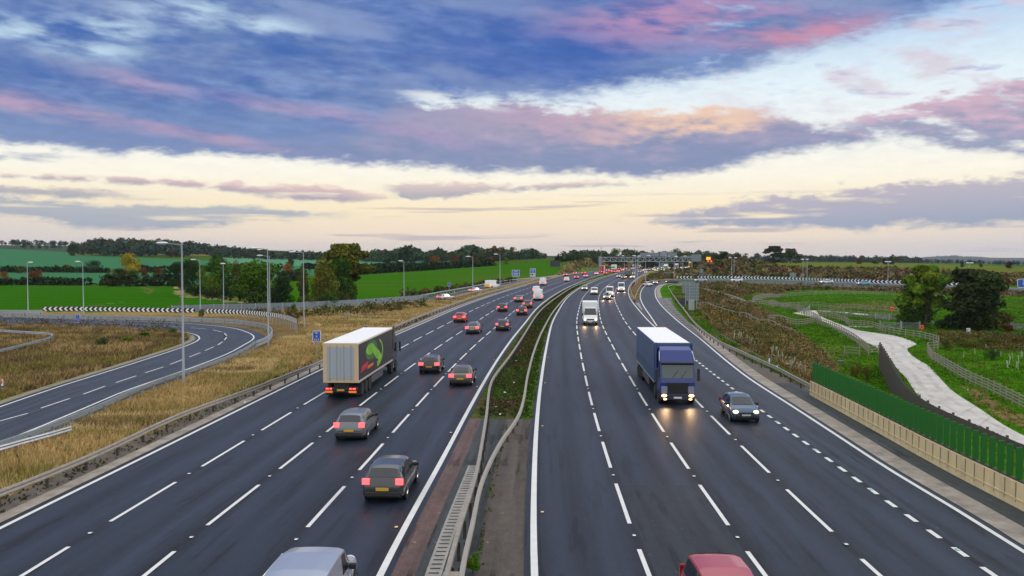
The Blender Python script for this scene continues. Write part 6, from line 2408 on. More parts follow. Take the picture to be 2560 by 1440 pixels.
for px, py, kd, pm in [(1599, 681.5, 'hatch', P_GRY), (1605, 679.5, 'saloon', P_SIL), (1614, 683.5, 'saloon', P_SIL), (1612, 677.5, 'hatch', P_WHT), (1622, 677, 'mpv', P_GRY), (1628, 675, 'saloon', P_DGR),
                       (1635, 676.5, 'mpv', P_WHT), (1640, 679.0, 'saloon', P_SIL), (1646, 674, 'hatch', P_WHT), (1651, 676, 'saloon', P_DGR), (1673, 672.5, 'hatch', P_WHT), (1681, 672.3, 'saloon', P_SIL), (1703, 671.8, 'hatch', P_WHT), (1711, 671.5, 'saloon', P_DGR), (1717, 671.2, 'hatch', P_SIL), (1656, 672.5, 'mpv', P_SIL)]:
    vehicle(kd, px, py, 'R', LQ, pm, group=G3, detail=2, hl=HF)
vehicle('hatch', 1688.5, 680.5, 'R', 'tiny white car alone on the pale leaving road under the gantry', P_WHT, detail=2, hl=HF)
vehicle('panelvan', 1601, 671.5, 'L', 'tiny white van back to us left of the far queue', P_WHT, cat='van', detail=2)
vehicle('panelvan', 1617, 672, 'R', 'tiny white van leading a pair in the far queue', P_WHT, cat='van', detail=2, hl=HF)
vehicle('panelvan', 1633, 671.5, 'R', 'tiny white van second of the pair in the far queue', P_WHT, cat='van', detail=2, hl=HF)
lorry(1664, 677, 'R', 'cream fronted lorry in the middle of the far queue', P_WHT, mw, mw, mw, trailer=7, detail=1, hl=HF)
lorry(1691, 673.5, 'R', 'white cabbed lorry beside the red box in the far queue', paint('pale grey cab', (.5, .52, .54)), mat('red box far', (.36, .02, .03), .5), mw, mw, trailer=8, detail=1, hl=HF)
lorry(1683, 671, 'R', 'red boxed lorry with a blue front edge in the far queue', P_RED, mat('red box far', (.36, .02, .03), .5), mw, mat('blue roof', (.03, .10, .4), .5), trailer=9, detail=1, hl=HF)
lorry(1703, 671, 'R', 'dark blue lorry right of the white cabbed lorry in the far queue', P_DBL, mat('navy box', (.02, .03, .10), .5), mw, mat('grey blue roof', (.2, .22, .3), .5), trailer=9, detail=1, hl=HF)
lorry(1726, 669.5, 'R', 'yellow and white lorry partly hidden by the bank at the far right of the queue', paint('yellow cab', (.7, .4, .03)), mw, mw, mw, trailer=8, detail=1, hl=HF)
# leaving slip and the loop above it
vehicle('hatch', 1627, 716.5, 'R', 'white hatchback descending the leaving slip towards us', P_WHT, heading=math.pi + .32, detail=1, hl=M_HLO)
vehicle('hatch', 1638.5, 711.5, 'R', 'second pale car on the leaving slip right behind the white hatchback', P_SIL, heading=math.pi - .1, detail=1, hl=M_HLS)
for px, py, kd, pm, lab in [
        (1664, 708.5, 'saloon', P_DGR, 'dark car with lit headlights turning off the flyover loop into the slip'),
        (1737, 704.5, 'saloon', P_SIL, 'silver car on the loop below the left part of the chevrons'),
        (1828, 704.3, 'hatch', P_WHT, 'white car on the loop in the middle of the chevrons'),
        (2050, 709, 'saloon', P_WHT, 'white car half hidden behind the loop barrier'),
        (2143, 713, 'hatch', P_LBL, 'light blue car on the loop near the yellow green tree')]:
    vehicle(kd, px, py, 'R', lab, pm, heading=math.pi / 2 + .03, detail=1, hl=M_HLS)

# warm pools thrown on the road by the dipped headlights of the nearer oncoming vehicles
for o in list(bpy.data.objects):
    lb = o.get('label', '')
    if lb.startswith(('blue articulated', 'white box van with', 'silver car carrying', 'tall white panel van in the inner', 'white panel van behind')):
        for s in (1, -1):
            ld = bpy.data.lights.new('dipped_beam', 'SPOT')
            ld.energy = 120
            ld.color = (1, .62, .32)
            ld.spot_size = math.radians(75)
            ld.spot_blend = .8
            ld.shadow_soft_size = .1
            lo = bpy.data.objects.new('dipped_beam', ld)
            COL.objects.link(lo)
            lo.parent = o
            x = 16.7 if 'articulated' in lb else (.25 if 'box van with' in lb else (2.9 if 'panel van' in lb else 2.3))
            lo.location = (x, s * .85, .75)
            lo.rotation_euler = Vector((1, 0, -.10)).to_track_quat('-Z', 'Y').to_euler()

# ------------------------------------------------------------------ trees, hedges, scrub and grass
def foliage_mat(name, col, var=.25, scale=1.2, rough=.8):
    return mat('leaves ' + name, col, rough, var=var, scale=scale, vcol=True, spec=.02)


def leaf_quads(rng, cen, rad, n, size, up=.25, shell=.6, flat=1.0):
    """n leaf-sized quads in an ellipsoid; returns verts, per-vertex tint"""
    d = rng.normal(size=(n, 3))
    d /= np.linalg.norm(d, axis=1, keepdims=True)
    r = shell + (1 - shell) * rng.random((n, 1)) ** .6
    r = np.where(rng.random((n, 1)) < .25, rng.random((n, 1)) ** .5, r)
    c = np.asarray(cen) + d * r * np.asarray(rad)
    nr = d * .55 + rng.normal(size=(n, 3)) * .55 + np.array([0, 0, up])
    nr /= np.linalg.norm(nr, axis=1, keepdims=True)
    t = rng.normal(size=(n, 3))
    a = np.cross(nr, t)
    a /= np.maximum(np.linalg.norm(a, axis=1, keepdims=True), 1e-6)
    b = np.cross(nr, a)
    s = size * (.55 + .9 * rng.random((n, 1)))
    a, b = a * s, b * s * (.55 + .4 * rng.random((n, 1)))
    v = np.stack([c - a * .9, c - b * .8 + a * .1, c + a, c + b * .8 - a * .1], 1)
    return v


def limb(mb, rng, p, d, L, r, depth, out, spread=.6, up=.15):
    pts = [Vector(p)]
    dd = Vector(d).normalized()
    k = 4
    for i in range(k):
        dd = (dd + Vector(rng.normal(size=3) * .14) + Vector((0, 0, up * .3))).normalized()
        pts.append(pts[-1] + dd * (L / k))
    mb.tube(pts, r, 6 if depth == 0 else 4, r * .5, caps=False)
    if depth >= 2:
        out.append(pts[-1])
        return
    n = 4 if depth == 0 else 3
    for i in range(n):
        q = pts[2 + (i % 3)] if depth else pts[-1 - (i % 3)]
        a = 2 * math.pi * (i + rng.random()) / n
        nd = (dd * .7 + Vector((math.cos(a), math.sin(a), .25)) * spread * (1.2 - .2 * depth)).normalized()
        limb(mb, rng, q, nd, L * (.62 + .15 * rng.random()), r * .5, depth + 1, out, spread, up)
    out.append(pts[-1])


_trees = {}


def tree_proto(kind, seed, n, leaf):
    """trunk mesh and crown mesh of a tree one metre tall and one metre wide"""
    k = (kind, seed, n)
    if k in _trees: return _trees[k]
    rng = np.random.default_rng(seed * 101 + 5)
    mb = MB()
    blobs = []
    if kind == 'round':
        ends = []
        limb(mb, rng, (0, 0, -.02), (0, 0, 1), .34, .026, 0, ends, .8)
        for i in range(26):
            a, q = rng.random() * 6.283, rng.random() ** .6
            z = .08 + .78 * rng.random()
            w = .44 * math.sin(math.pi * min(1, max(.18, (z + .18) / 1.15))) ** .7
            s = .11 + .10 * rng.random()
            blobs.append(((math.cos(a) * w * q * .82, math.sin(a) * w * q * .82, min(z, .93 - s * .8)), (s * 1.15, s * 1.15, s * .9)))
        blobs.append(((.03, 0, .86), (.16, .16, .13)))
    elif kind == 'oak':
        ends = []
        limb(mb, rng, (0, 0, -.02), (.05, 0, 1), .36, .03, 0, ends, 1.0, .2)
        for i in range(20):
            a, q = 6.283 * (i * .382 + .1 * rng.random()), (.25 + .75 * rng.random())
            z = .38 + .50 * rng.random()
            w = .40 * (1 - .5 * max(0, z - .6) / .4)
            s = .07 + .075 * rng.random()
            blobs.append(((math.cos(a) * w * q, math.sin(a) * w * q, z), (s * 1.5, s * 1.5, s * .75)))
        for i in range(6):
            a = 6.283 * (i / 6 + .08 * rng.random())
            blobs.append(((math.cos(a) * .16, math.sin(a) * .16, .90 + .04 * rng.random()), (.10, .10, .06)))
    elif kind == 'poplar':
        mb.tube([(0, 0, -.02), (.01, 0, .5), (0, .01, .95)], .035, 6, .01)
        for i in range(15):
            z = .10 + .84 * i / 14
            w = .30 * math.sin(math.pi * min(.95, .22 + .7 * z)) ** .8
            a = rng.random() * 6.283
            blobs.append(((math.cos(a) * w * .45, math.sin(a) * w * .45, z), (w * .85, w * .85, .075)))
    elif kind == 'conifer':
        mb.tube([(0, 0, -.02), (0, 0, .95)], .03, 5, .008)
        for i in range(9):
            z = .12 + .8 * i / 8
            w = .44 * (1 - z) + .04
            blobs.append(((0, 0, z), (w, w, .06)))
    elif kind == 'bare':
        ends = []
        limb(mb, rng, (0, 0, -.02), (.05, 0, 1), .42, .022, 0, ends, .9, .2)
        for e in ends[::2]:
            blobs.append((tuple(e), (.07, .07, .05)))
    elif kind == 'bush':
        mb.tube([(0, 0, -.05), (.02, .01, .4)], .04, 5, .015)
        mb.tube([(0, 0, -.05), (-.12, .05, .45)], .03, 5, .01)
        for i in range(12):
            a, q = rng.random() * 6.283, rng.random() ** .5
            z = .16 + .62 * rng.random() * (1 - .4 * q)
            s = .13 + .09 * rng.random()
            blobs.append(((math.cos(a) * .33 * q, math.sin(a) * .33 * q, z), (s, s, s * 1.0)))
    vol = np.array([b[1][0] * b[1][1] for b in blobs])
    vol = vol / vol.sum()
    vs, cs = [], []
    for (c, r), f in zip(blobs, vol):
        m_ = max(4, int(n * f))
        v = leaf_quads(rng, c, r, m_, leaf)
        tone = .62 + .76 * rng.random()
        hue = rng.normal() * .10
        t = tone * (.75 + .5 * rng.random((m_, 1)))
        colr = np.concatenate([t * (1 + hue + .12 * rng.normal(size=(m_, 1))), t, t * (1 - hue * .5)], 1)
        vs.append(v.reshape(-1, 3))
        cs.append(np.repeat(colr, 4, axis=0))
    vs, cs = np.concatenate(vs), np.clip(np.concatenate(cs), .15, 2.2)
    vs[:, 2] = np.clip(vs[:, 2], .01, 1.0)
    f = np.arange(len(vs)).reshape(-1, 4)
    crown = mesh_np(kind + '_crown', vs, f, None, col=cs)
    trunk = mb.mesh(kind + '_trunk', mat('bark', (.055, .042, .032), .95, var=.3, scale=6), True)
    _trees[k] = (trunk, crown)
    return _trees[k]


LEAF = {
    'wood': (.040, .074, .034), 'green': (.045, .10, .014), 'dark': (.020, .042, .014), 'mid': (.032, .072, .016), 'bright': (.070, .155, .012), 'yellow': (.30, .24, .018), 'orange': (.21, .075, .012),
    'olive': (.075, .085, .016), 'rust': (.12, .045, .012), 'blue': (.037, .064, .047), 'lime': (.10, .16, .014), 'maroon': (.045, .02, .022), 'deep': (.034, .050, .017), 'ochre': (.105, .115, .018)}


def tree(px, base, top, width, kind, colr, label, seed=1, n=900, leaf=None, group=None, name=None, x_off=0):
    p = at(px, base)
    H = max(1.0, zat(px, top, p.y) - p.z)
    Wd = width / F * p.y
    leaf = leaf or (.055 if n < 1500 else (.030 if n < 5000 else .024))
    tr_, cr = tree_proto(kind, seed, n, leaf)
    nm = name or {'round': 'broadleaf_tree', 'oak': 'oak_tree', 'poplar': 'poplar_tree', 'conifer': 'conifer_tree', 'bare': 'bare_tree', 'bush': 'bush'}[kind]
    root = empty(nm, tuple(p), random.uniform(0, 6.28))
    root.scale = (Wd, Wd, H)
    tag(root, label, 'bush' if kind == 'bush' else 'tree', group)
    link_mesh('trunk', tr_, root)
    o = link_mesh('crown', cr, root)
    fix_slots(o, foliage_mat(colr, LEAF[colr]))
    return root


T = tree
# left, near the grey fence and joining slip
T(446, 716, 652, 62, 'round', 'dark', 'dark tree at the left end of the big green clump', 2, 3500)
T(478, 734, 642, 70, 'round', 'mid', 'tall green tree second from the left in the clump behind the lamps', 3, 5000)
T(505, 738, 664, 50, 'poplar', 'lime', 'narrow yellow green tree in the clump behind the lamps', 1, 3500)
T(545, 742, 634, 96, 'round', 'green', 'broad green tree in the middle of the clump behind the lamps', 4, 7000)
T(592, 728, 648, 52, 'round', 'olive', 'olive tinted tree on the right shoulder of the clump', 5, 3500)
T(532, 744, 682, 46, 'round', 'lime', 'small yellow green tree in front of the clump', 6, 3000)
T(646, 758, 648, 136, 'round', 'bright', 'big bright green round tree behind the hairpin lamps', 7, 9000)
T(702, 762, 690, 70, 'round', 'dark', 'dark low tree at the right foot of the big bright green tree', 8, 4000)
for k, (px, b, t, w) in enumerate([(455, 726, 690, 50), (490, 740, 700, 60), (530, 748, 706, 60), (575, 752, 700, 64), (640, 760, 712, 70), (690, 764, 720, 60)]):
    T(px, b, t, w, 'bush', ('deep', 'dark')[k % 2], 'one of the dark bushes filling the foot of the big clump', 30 + k % 3, 1600, group='bushes at the foot of the clump')
for k, (px, b, t, w) in enumerate([(770, 770, 728, 60), (820, 768, 720, 70), (850, 762, 716, 60)]):
    T(px, b, t, w, 'bush', ('olive', 'mid')[k % 2], 'one of the leafy bushes filling the foot of the tall oak', 30 + k % 3, 1600, group='bushes at the foot of the tall oak')
T(600, 752, 700, 70, 'bush', 'deep', 'dark bush at the left foot of the big bright green tree', 1, 2500)
T(757, 762, 664, 44, 'poplar', 'olive', 'slim olive tree behind the lamp right of the hairpin', 2, 3500)
T(864, 752, 607, 150, 'oak', 'ochre', 'tall oak with open golden crown above the hill field', 11, 6000, leaf=.030)
T(812, 764, 655, 86, 'round', 'ochre', 'thick ochre and green tree below the tall oak', 12, 7000)
T(800, 752, 650, 44, 'poplar', 'yellow', 'pointed yellow topped tree in front of the tall oak', 3, 3000)
T(852, 756, 640, 90, 'round', 'green', 'dense green tree filling the foot of the tall oak', 13, 7000)
T(872, 752, 700, 52, 'bush', 'mid', 'dark green bush leaning right of the tall oak', 2, 2500)
# hedgerow trees on the left fields
T(322, 700, 630, 66, 'round', 'yellow', 'yellow and green autumn tree left of the tallest lamp', 14, 3500)
T(300, 709, 668, 68, 'round', 'deep', 'dark thick tree below the yellow autumn tree', 15, 2000)
T(330, 706, 672, 40, 'round', 'mid', 'dark green tree right of the thick dark one by the yellow tree', 16, 2000)
T(398, 700, 668, 40, 'round', 'rust', 'round tree with rusty top between the yellow tree and the tallest lamp', 17, 1500)
T(360, 690, 668, 26, 'round', 'rust', 'small rusty tree right of the yellow autumn tree', 18)
T(232, 681, 649, 50, 'round', 'dark', 'dark round tree behind the second left lamp', 19, 2000)
T(90, 711, 673, 62, 'round', 'rust', 'dark reddish bushy tree behind the farthest left lamp', 20, 2500)
T(12, 712, 677, 34, 'round', 'orange', 'orange tree at the left edge', 21, 2000)
T(20, 682, 662, 22, 'round', 'dark', 'small dark tree above the orange tree at the left edge', 22)
T(52, 683, 664, 26, 'round', 'olive', 'small olive hedge tree on the left field boundary', 23)
T(139, 680, 661, 22, 'round', 'rust', 'small red brown hedge tree on the left field boundary', 24)
T(165, 681, 660, 26, 'round', 'ochre', 'small ochre hedge tree right of the red brown one', 25)
T(180, 640, 601, 32, 'round', 'dark', 'large dark tree on the hill skyline at the left', 26, 2000)
for k, (px, b, t, w) in enumerate([(60, 622, 604, 20), (80, 622, 605, 15), (98, 622, 608, 14), (116, 622, 606, 12), (135, 621, 600, 22), (151, 621, 603, 18)]):
    T(px, b, t, w, 'round', 'blue', 'one of the small blue green trees on the left skyline', 30 + k, 500, group='small trees on the left skyline')
T(721, 692, 656, 32, 'round', 'orange', 'bright orange round tree between the clump and the tall oak', 41, 2500)
T(726, 672, 640, 22, 'round', 'mid', 'green tree just behind the bright orange round tree', 42)
T(880, 686, 653, 28, 'round', 'orange', 'orange tree right under the tall oak crown', 43, 1500)
T(913, 683, 656, 16, 'round', 'rust', 'small rusty tree right of the orange tree under the oak', 44)
T(969, 680, 644, 40, 'round', 'dark', 'dark round tree at the left rim of the hill field', 45, 2000)
T(1003, 676, 655, 16, 'round', 'dark', 'small dark tree right of the dark round one on the hill rim', 46)
for px, b, t, w, c, lab in [(1087, 674, 637, 32, 'orange', 'largest orange tree on the hill field rim'), (1137, 670, 636, 30, 'rust', 'second orange tree on the hill field rim'), (1186, 666, 634, 28, 'rust', 'third orange tree on the hill field rim, behind a lamp'),
                           (1228, 663, 641, 19, 'orange', 'smallest orange tree on the hill field rim'), (1265, 661, 643, 20, 'bright', 'round bright green tree on the hill field rim')]:
    T(px, b, t, w, 'round', c, lab, 47 + px % 5, 1500)
T(614, 672, 655, 22, 'round', 'rust', 'small rusty tree on the pale field left of the lamp heads', 52)
T(636, 672, 648, 16, 'poplar', 'ochre', 'thin ochre tree left of the hairpin lamp heads', 4)
for k, (px, b, t, w) in enumerate([(1046, 650, 624, 20), (1073, 650, 626, 16), (1105, 650, 624, 18), (1145, 648, 627, 14), (1243, 650, 618, 18), (1282, 650, 617, 26), (1222, 650, 621, 12)]):
    T(px, b, t, w, 'bare' if k % 2 == 0 else 'oak', 'ochre', 'one of the thin tall trees standing above the middle wood', 60 + k % 3, 500, group='thin trees above the middle wood')
T(1396, 655, 632, 10, 'round', 'dark', 'single tiny round tree on the skyline right of the wood', 66)
T(1412, 655, 636, 10, 'oak', 'ochre', 'tiny loose tree beside the single round skyline tree', 67, 500)
# beyond the gantry
T(1538, 662, 619, 42, 'round', 'green', 'tallest tree behind the left part of the gantry', 70, 2500)
T(1516, 662, 630, 20, 'round', 'deep', 'dark tree left of the tallest one behind the gantry', 71)
T(1566, 664, 631, 28, 'oak', 'ochre', 'half bare brown tree right of the tallest one behind the gantry', 72)
T(1588, 664, 635, 14, 'round', 'dark', 'small dark pointed tree behind the gantry middle', 73)
T(1488, 662, 642, 26, 'round', 'deep', 'dark bushy tree at the gantry left leg', 74)
for px, t in ((1485, 622), (1493, 627), (1498, 625)):
    T(px, 655, t, 7, 'poplar', 'olive', 'one of the three slim poplars left of the gantry', 5, 500, group='slim poplars left of the gantry')
T(1630, 665, 624, 28, 'round', 'dark', 'dark domed tree above the wide gantry sign', 75)
T(1690, 668, 618, 46, 'round', 'mid', 'big tree rising behind the gantry sign backs', 76, 2500)
T(1715, 668, 625, 38, 'round', 'olive', 'olive tree right of the big tree behind the sign backs', 77, 2000)
T(1625, 672, 648, 60, 'bush', 'deep', 'dark thicket under the gantry left of the centre leg', 3)
T(1690, 672, 650, 60, 'bush', 'deep', 'dark thicket under the gantry right of the centre leg', 4)
T(1740, 668, 640, 30, 'bush', 'dark', 'dark bush at the right end of the gantry', 5)
T(1450, 652, 634, 44, 'round', 'mid', 'green tree clump left of the slim poplars', 78, 1500)
T(1420, 653, 641, 32, 'round', 'dark', 'dark tree clump right of the dark board', 79, 1500)
# right skyline and paddocks
T(1806, 656, 628, 46, 'oak', 'mid', 'round tree on the bank left of its smaller neighbour', 80, 2500, leaf=.04)
T(1842, 656, 629, 32, 'round', 'mid', 'smaller round tree right of another on the bank', 81, 1800)
T(1936, 659, 614, 62, 'oak', 'deep', 'great dark oak left of the pair on the right skyline', 82, 2600, leaf=.038)
T(1976, 659, 620, 54, 'oak', 'deep', 'dark flat topped oak right of the pair on the skyline', 83, 2200, leaf=.038)
T(1935, 659, 645, 70, 'bush', 'deep', 'dark undergrowth at the feet of the pair of oaks', 6, 1200)
T(1990, 659, 647, 30, 'bush', 'deep', 'small dark bush at the right foot of the pair of oaks', 7, 800)
T(2228, 661, 638, 20, 'round', 'mid', 'tree on the far edge of the olive field above the double lamp', 84)
T(2212, 661, 645, 18, 'round', 'maroon', 'maroon tree left of the one above the double lamp', 85)
T(2150, 660, 646, 22, 'round', 'rust', 'low rust coloured tree on the far edge of the olive field', 86)
T(2185, 660, 649, 26, 'round', 'mid', 'low green tree on the far edge of the olive field', 87)
T(2522, 671, 652, 22, 'round', 'maroon', 'dull red round tree near the right edge of the olive field', 88)
T(2405, 668, 653, 14, 'round', 'blue', 'little blue green tree beyond the olive field', 89)
T(2452, 668, 657, 10, 'round', 'blue', 'tiny tree beyond the olive field between two others', 90)
T(2393, 680, 662, 14, 'bush', 'green', 'little bush on the near edge of the olive field', 8)
T(2312, 820, 662, 128, 'oak', 'lime', 'yellow green tree with forked trunk by the orange lifebuoy', 91, 5200, leaf=.036)
T(2285, 815, 690, 96, 'round', 'green', 'green half of the yellow green tree nearest the gate', 92, 5000, leaf=.024)
T(2268, 812, 772, 76, 'bush', 'olive', 'olive bush at the left foot of the yellow green tree', 9, 2500)
T(2430, 826, 672, 178, 'oak', 'deep', 'big black green tree right of the yellow green tree', 93, 8000, leaf=.032)
T(2428, 826, 685, 150, 'round', 'deep', 'dense inner crown of trees behind the big black green tree', 94, 3600, leaf=.032)
T(2492, 822, 760, 90, 'bush', 'ochre', 'brown bush under the right side of the big black green tree', 10, 2500)
T(2380, 824, 775, 80, 'bush', 'deep', 'dark bush between the two big right trees', 11, 2500)
T(2515, 828, 806, 40, 'bush', 'rust', 'small rusty bush near the right edge', 12, 1200)
for px, b, t, w, c, lab in [(2366, 872, 838, 40, 'olive', 'olive sapling bush right of the timber fence corner'), (2420, 870, 836, 50, 'ochre', 'ochre bush in the planted slope on the right'), (2470, 862, 838, 60, 'olive', 'wide low bush in the planted slope near the white box'),
                           (2480, 900, 862, 44, 'mid', 'dark green bush in the middle of the planted slope'), (2540, 858, 836, 40, 'rust', 'rusty bush at the right edge of the planted slope'), (2140, 948, 888, 34, 'ochre', 'dry reed clump in the ditch'), (2165, 960, 900, 26, 'ochre', 'dry reed clump right of the other in the ditch')]:
    T(px, b, t, w, 'bush', c, lab, 13 + px % 4, 1500)
T(506, 796, 762, 26, 'bush', 'ochre', 'brown bush filling the gap in the left chevron board', 17, 1500)
T(735, 782, 752, 20, 'bush', 'green', 'young green tree sticking up over the grey fence', 18, 1500)
T(812, 782, 754, 24, 'bush', 'mid', 'young tree before the grey fence under the tall oak', 19, 1500)
T(255, 866, 838, 42, 'bush', 'mid', 'dark green bush in the grass inside the loop', 20, 1500)
T(322, 856, 836, 30, 'bush', 'lime', 'yellow green bush in the grass inside the loop', 21, 1200)
T(362, 845, 828, 30, 'bush', 'green', 'green bush near the inner kerb of the loop', 22, 1200)
T(435, 838, 816, 26, 'bush', 'green', 'green weed clump by the tallest lamp inside the loop', 23, 1200)
T(1182, 1437, 1405, 46, 'bush', 'bright', 'weedy clump with yellow flowers at the foot of the central rails', 24, 2500)


def hedge(pts, h, w, colr, label, dens=9, leaf=.55):
    P = pxline(pts, 2.0)
    rng = np.random.default_rng(int(abs(P[0][0]) * 7) % 1000)
    n = int(len(P) * dens * 3.2)
    i = rng.integers(0, len(P), n)
    hh = h * (.75 + .5 * vnoise(P[i, 0], P[i, 1], 9, 5))
    o = P[0].copy()
    c = np.stack([P[i, 0] + rng.normal(size=n) * w * .3, P[i, 1] + rng.normal(size=n) * w * .3, height(P[i, 0], P[i, 1]) + rng.random(n) * hh], -1)
    v = leaf_quads(rng, (0, 0, 0), (.01, .01, .01), n, leaf) + (c - o)[:, None, :]
    t = (.6 + .7 * rng.random((n, 1))) * np.array([1, 1, 1]) * (1 + rng.normal(size=(n, 3)) * .1)
    me = mesh_np('hedge', v.reshape(-1, 3), np.arange(4 * n).reshape(-1, 4), foliage_mat(colr, LEAF[colr]), col=np.repeat(np.clip(t, .2, 2), 4, 0))
    ob = link_mesh('hedge', me)
    ob.location = tuple(o)
    tag(ob, label, 'hedge')
    return ob


hedge([(-300, 684), (0, 681), (120, 681), (268, 682)], 2.8, 3, 'dark', 'hedge between the upper and lower teal fields on the left', 14, .8)
hedge([(-300, 714), (0, 713), (100, 713), (205, 713.5), (222, 713)], 2.6, 3, 'dark', 'dark hedge along the far side of the left crop field', 14, .7)
hedge([(262, 715), (330, 716), (400, 715), (460, 715)], 3.6, 3.5, 'deep', 'tall black green hedge below the yellow autumn tree', 16, .8)
hedge([(340, 681), (430, 682), (560, 678), (700, 676)], 3.5, 3, 'dark', 'hedge running behind the clump towards the orange tree', 14, .8)
hedge([(700, 704), (735, 702), (760, 698)], 4, 3, 'deep', 'dark hedge stub below the bright orange tree', 16, .7)
hedge([(860, 690), (940, 684), (1000, 680), (1080, 675), (1150, 670), (1230, 665)], 4, 3.5, 'dark', 'dark hedge along the crest of the hill field', 16, .9)
hedge([(760, 672), (860, 674), (960, 672), (1040, 668)], 3, 3, 'dark', 'thin hedge across the pale fields under the oak', 12, 1.0)
hedge([(1395, 655), (1440, 652)], 3, 3, 'dark', 'short hedge on the skyline by the dark board', 12, 1.2)


def wood(px0, px1, z0, z1, n, h, colr, label, seed, leafk=.16, per=46, shape=None, hk=None):
    """a far wood that reads as one mass"""
    rng = np.random.default_rng(seed)
    a = px0 + (px1 - px0) * rng.random(n)
    z = z0 + (z1 - z0) * rng.random(n)
    x = (a - 1280) / F * z
    keep = np.ones(n, bool) if shape is None else shape(a, z)
    x, z = x[keep], z[keep]
    n = len(x)
    g = height(x, z)
    hh = h * (.65 + .7 * rng.random(n))
    if hk is not None: hh = hh * hk(a[keep])
    vs, cs = [], []
    base = np.array(LEAF[colr])
    for k in range(n):
        w = hh[k] * (.32 + .12 * rng.random())
        v = leaf_quads(rng, (x[k], z[k], g[k] + hh[k] * .55), (w, w, hh[k] * .48), per, hh[k] * leafk)
        c = base * (.7 + .6 * rng.random())
        r_ = rng.random()
        if r_ < .04: c = np.array(LEAF['rust']) * .7
        elif r_ < .16: c = np.array(LEAF['olive']) * .7
        vs.append(v.reshape(-1, 3))
        cs.append(np.repeat(c * (.75 + .5 * rng.random((per, 1))), 4, 0))
    vs, cs = np.concatenate(vs), np.concatenate(cs)
    ob = link_mesh('wood', mesh_np('wood', vs, np.arange(len(vs)).reshape(-1, 4), foliage_mat('wood', (1, 1, 1), .15, .2), col=cs))
    tag(ob, label, 'wood', kind='stuff')


wood(180, 640, 740, 1180, 620, 9.5, 'blue', 'dark wood covering the hill on the left skyline', 1, shape=lambda a, z: (z > 760 + np.abs(a - 330) * .2) & ((a < 470) | (z > 820)), hk=lambda a: np.clip(1.0 - (a - 400) / 420, .45, 1) * np.clip((a - 150) / 90, .6, 1))
wood(545, 1000, 790, 930, 260, 6, 'blue', 'thin far wood along the skyline behind the lamp heads', 2)
wood(905, 1378, 740, 900, 420, 10.5, 'wood', 'dark green wood behind the crest of the hill field', 3, shape=lambda a, z: a < 1330 + (z - 740) * .3, hk=lambda a: np.clip(1.0 - (a - 1270) / 200, .4, 1) * (.82 + .25 * np.sin(a * .06) * np.sin(a * .023)))
wood(1400, 1560, 700, 800, 90, 6.0, 'wood', 'low wood behind the earth bank by the gantry', 4)
wood(1560, 1790, 1000, 1200, 140, 9, 'wood', 'wood closing the far end of the motorway', 5)
wood(1990, 2300, 1350, 1600, 200, 9, 'blue', 'blue grey wood beyond the olive field', 6)
wood(1780, 2000, 1000, 1200, 60, 7, 'blue', 'low far trees behind the bank on the right', 7)
wood(2240, 2650, 1100, 1250, 110, 4.5, 'blue', 'broken line of far trees before the blue ridge', 8)
wood(-300, 170, 1150, 1260, 120, 6, 'blue', 'dark hedge line along the left hill top', 9)
for k in range(16):
    px = 440 + 10.5 * k + random.uniform(-2, 2)
    T(px, 632 + k * .25, 612 + max(0, k - 5) * 1.1 + random.uniform(-1.5, 3), 9, 'conifer', 'blue', 'one of the pointed conifers on the hill ridge', 1 + k % 2, 300, leaf=.09, group='conifers on the hill ridge')


def ridge(name, pts, Z, depth, seed):
    """far wooded ridge as a real hill with depth"""
    rng = np.random.default_rng(seed)
    xs = np.linspace(pts[0][0], pts[-1][0], 160)
    ys_ = np.interp(xs, [p[0] for p in pts], [p[1] for p in pts])
    X = (xs - 1280) / F * Z
    top = np.array([zat(a, b, Z) for a, b in zip(xs, ys_)])
    rows = []
    for f, q in ((-1, 0), (-.6, .42), (-.25, .86), (0, 1), (.4, .8), (1, 0)):
        zz = -45 + (top + 45) * q + (rng.random(len(xs)) - .5) * Z * .0011 * (q > .1)
        rows.append(np.stack([X * (1 + f * depth / Z), np.full(len(xs), Z + f * depth), zz], -1))
    v = np.stack(rows)
    n, m = v.shape[:2]
    i = (np.arange(n - 1)[:, None] * m + np.arange(m - 1)[None])
    f = np.stack([i, i + m, i + m + 1, i + 1], -1).reshape(-1, 4)[:, ::-1]
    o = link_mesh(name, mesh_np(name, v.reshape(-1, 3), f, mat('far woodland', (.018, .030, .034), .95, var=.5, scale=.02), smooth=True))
    o['kind'] = 'structure'


ridge('hills', [(2120, 657), (2250, 649), (2300, 643.5), (2350, 639.5), (2385, 639), (2420, 641), (2480, 644), (2540, 647), (2640, 648), (2800, 655)], 4200, 700, 3)
ridge('hills', [(2400, 652), (2480, 648), (2560, 646.5), (2700, 646), (2900, 652)], 7500, 900, 4)
ridge('hills', [(1700, 655), (1780, 647), (1860, 646), (1960, 650), (2080, 650), (2200, 652), (2300, 654)], 6000, 900, 5)


# ------------------------------------------------------------------ ground cover
def sample_poly(rng, poly, n, near=None):
    P = np.array([p[:2] for p in poly])
    lo, hi = P.min(0), P.max(0)
    out = np.zeros((0, 2))
    while len(out) < n:
        q = lo + (hi - lo) * rng.random((n * 3, 2))
        q = q[inpoly(q[:, 0], q[:, 1], poly)]
        if near:
            # thin out with distance, the way detail is seen
            q = q[rng.random(len(q)) < np.clip(near / np.maximum(q[:, 1], 1), .05, 1) ** 1.2]
        out = np.concatenate([out, q])
    return out[:n]


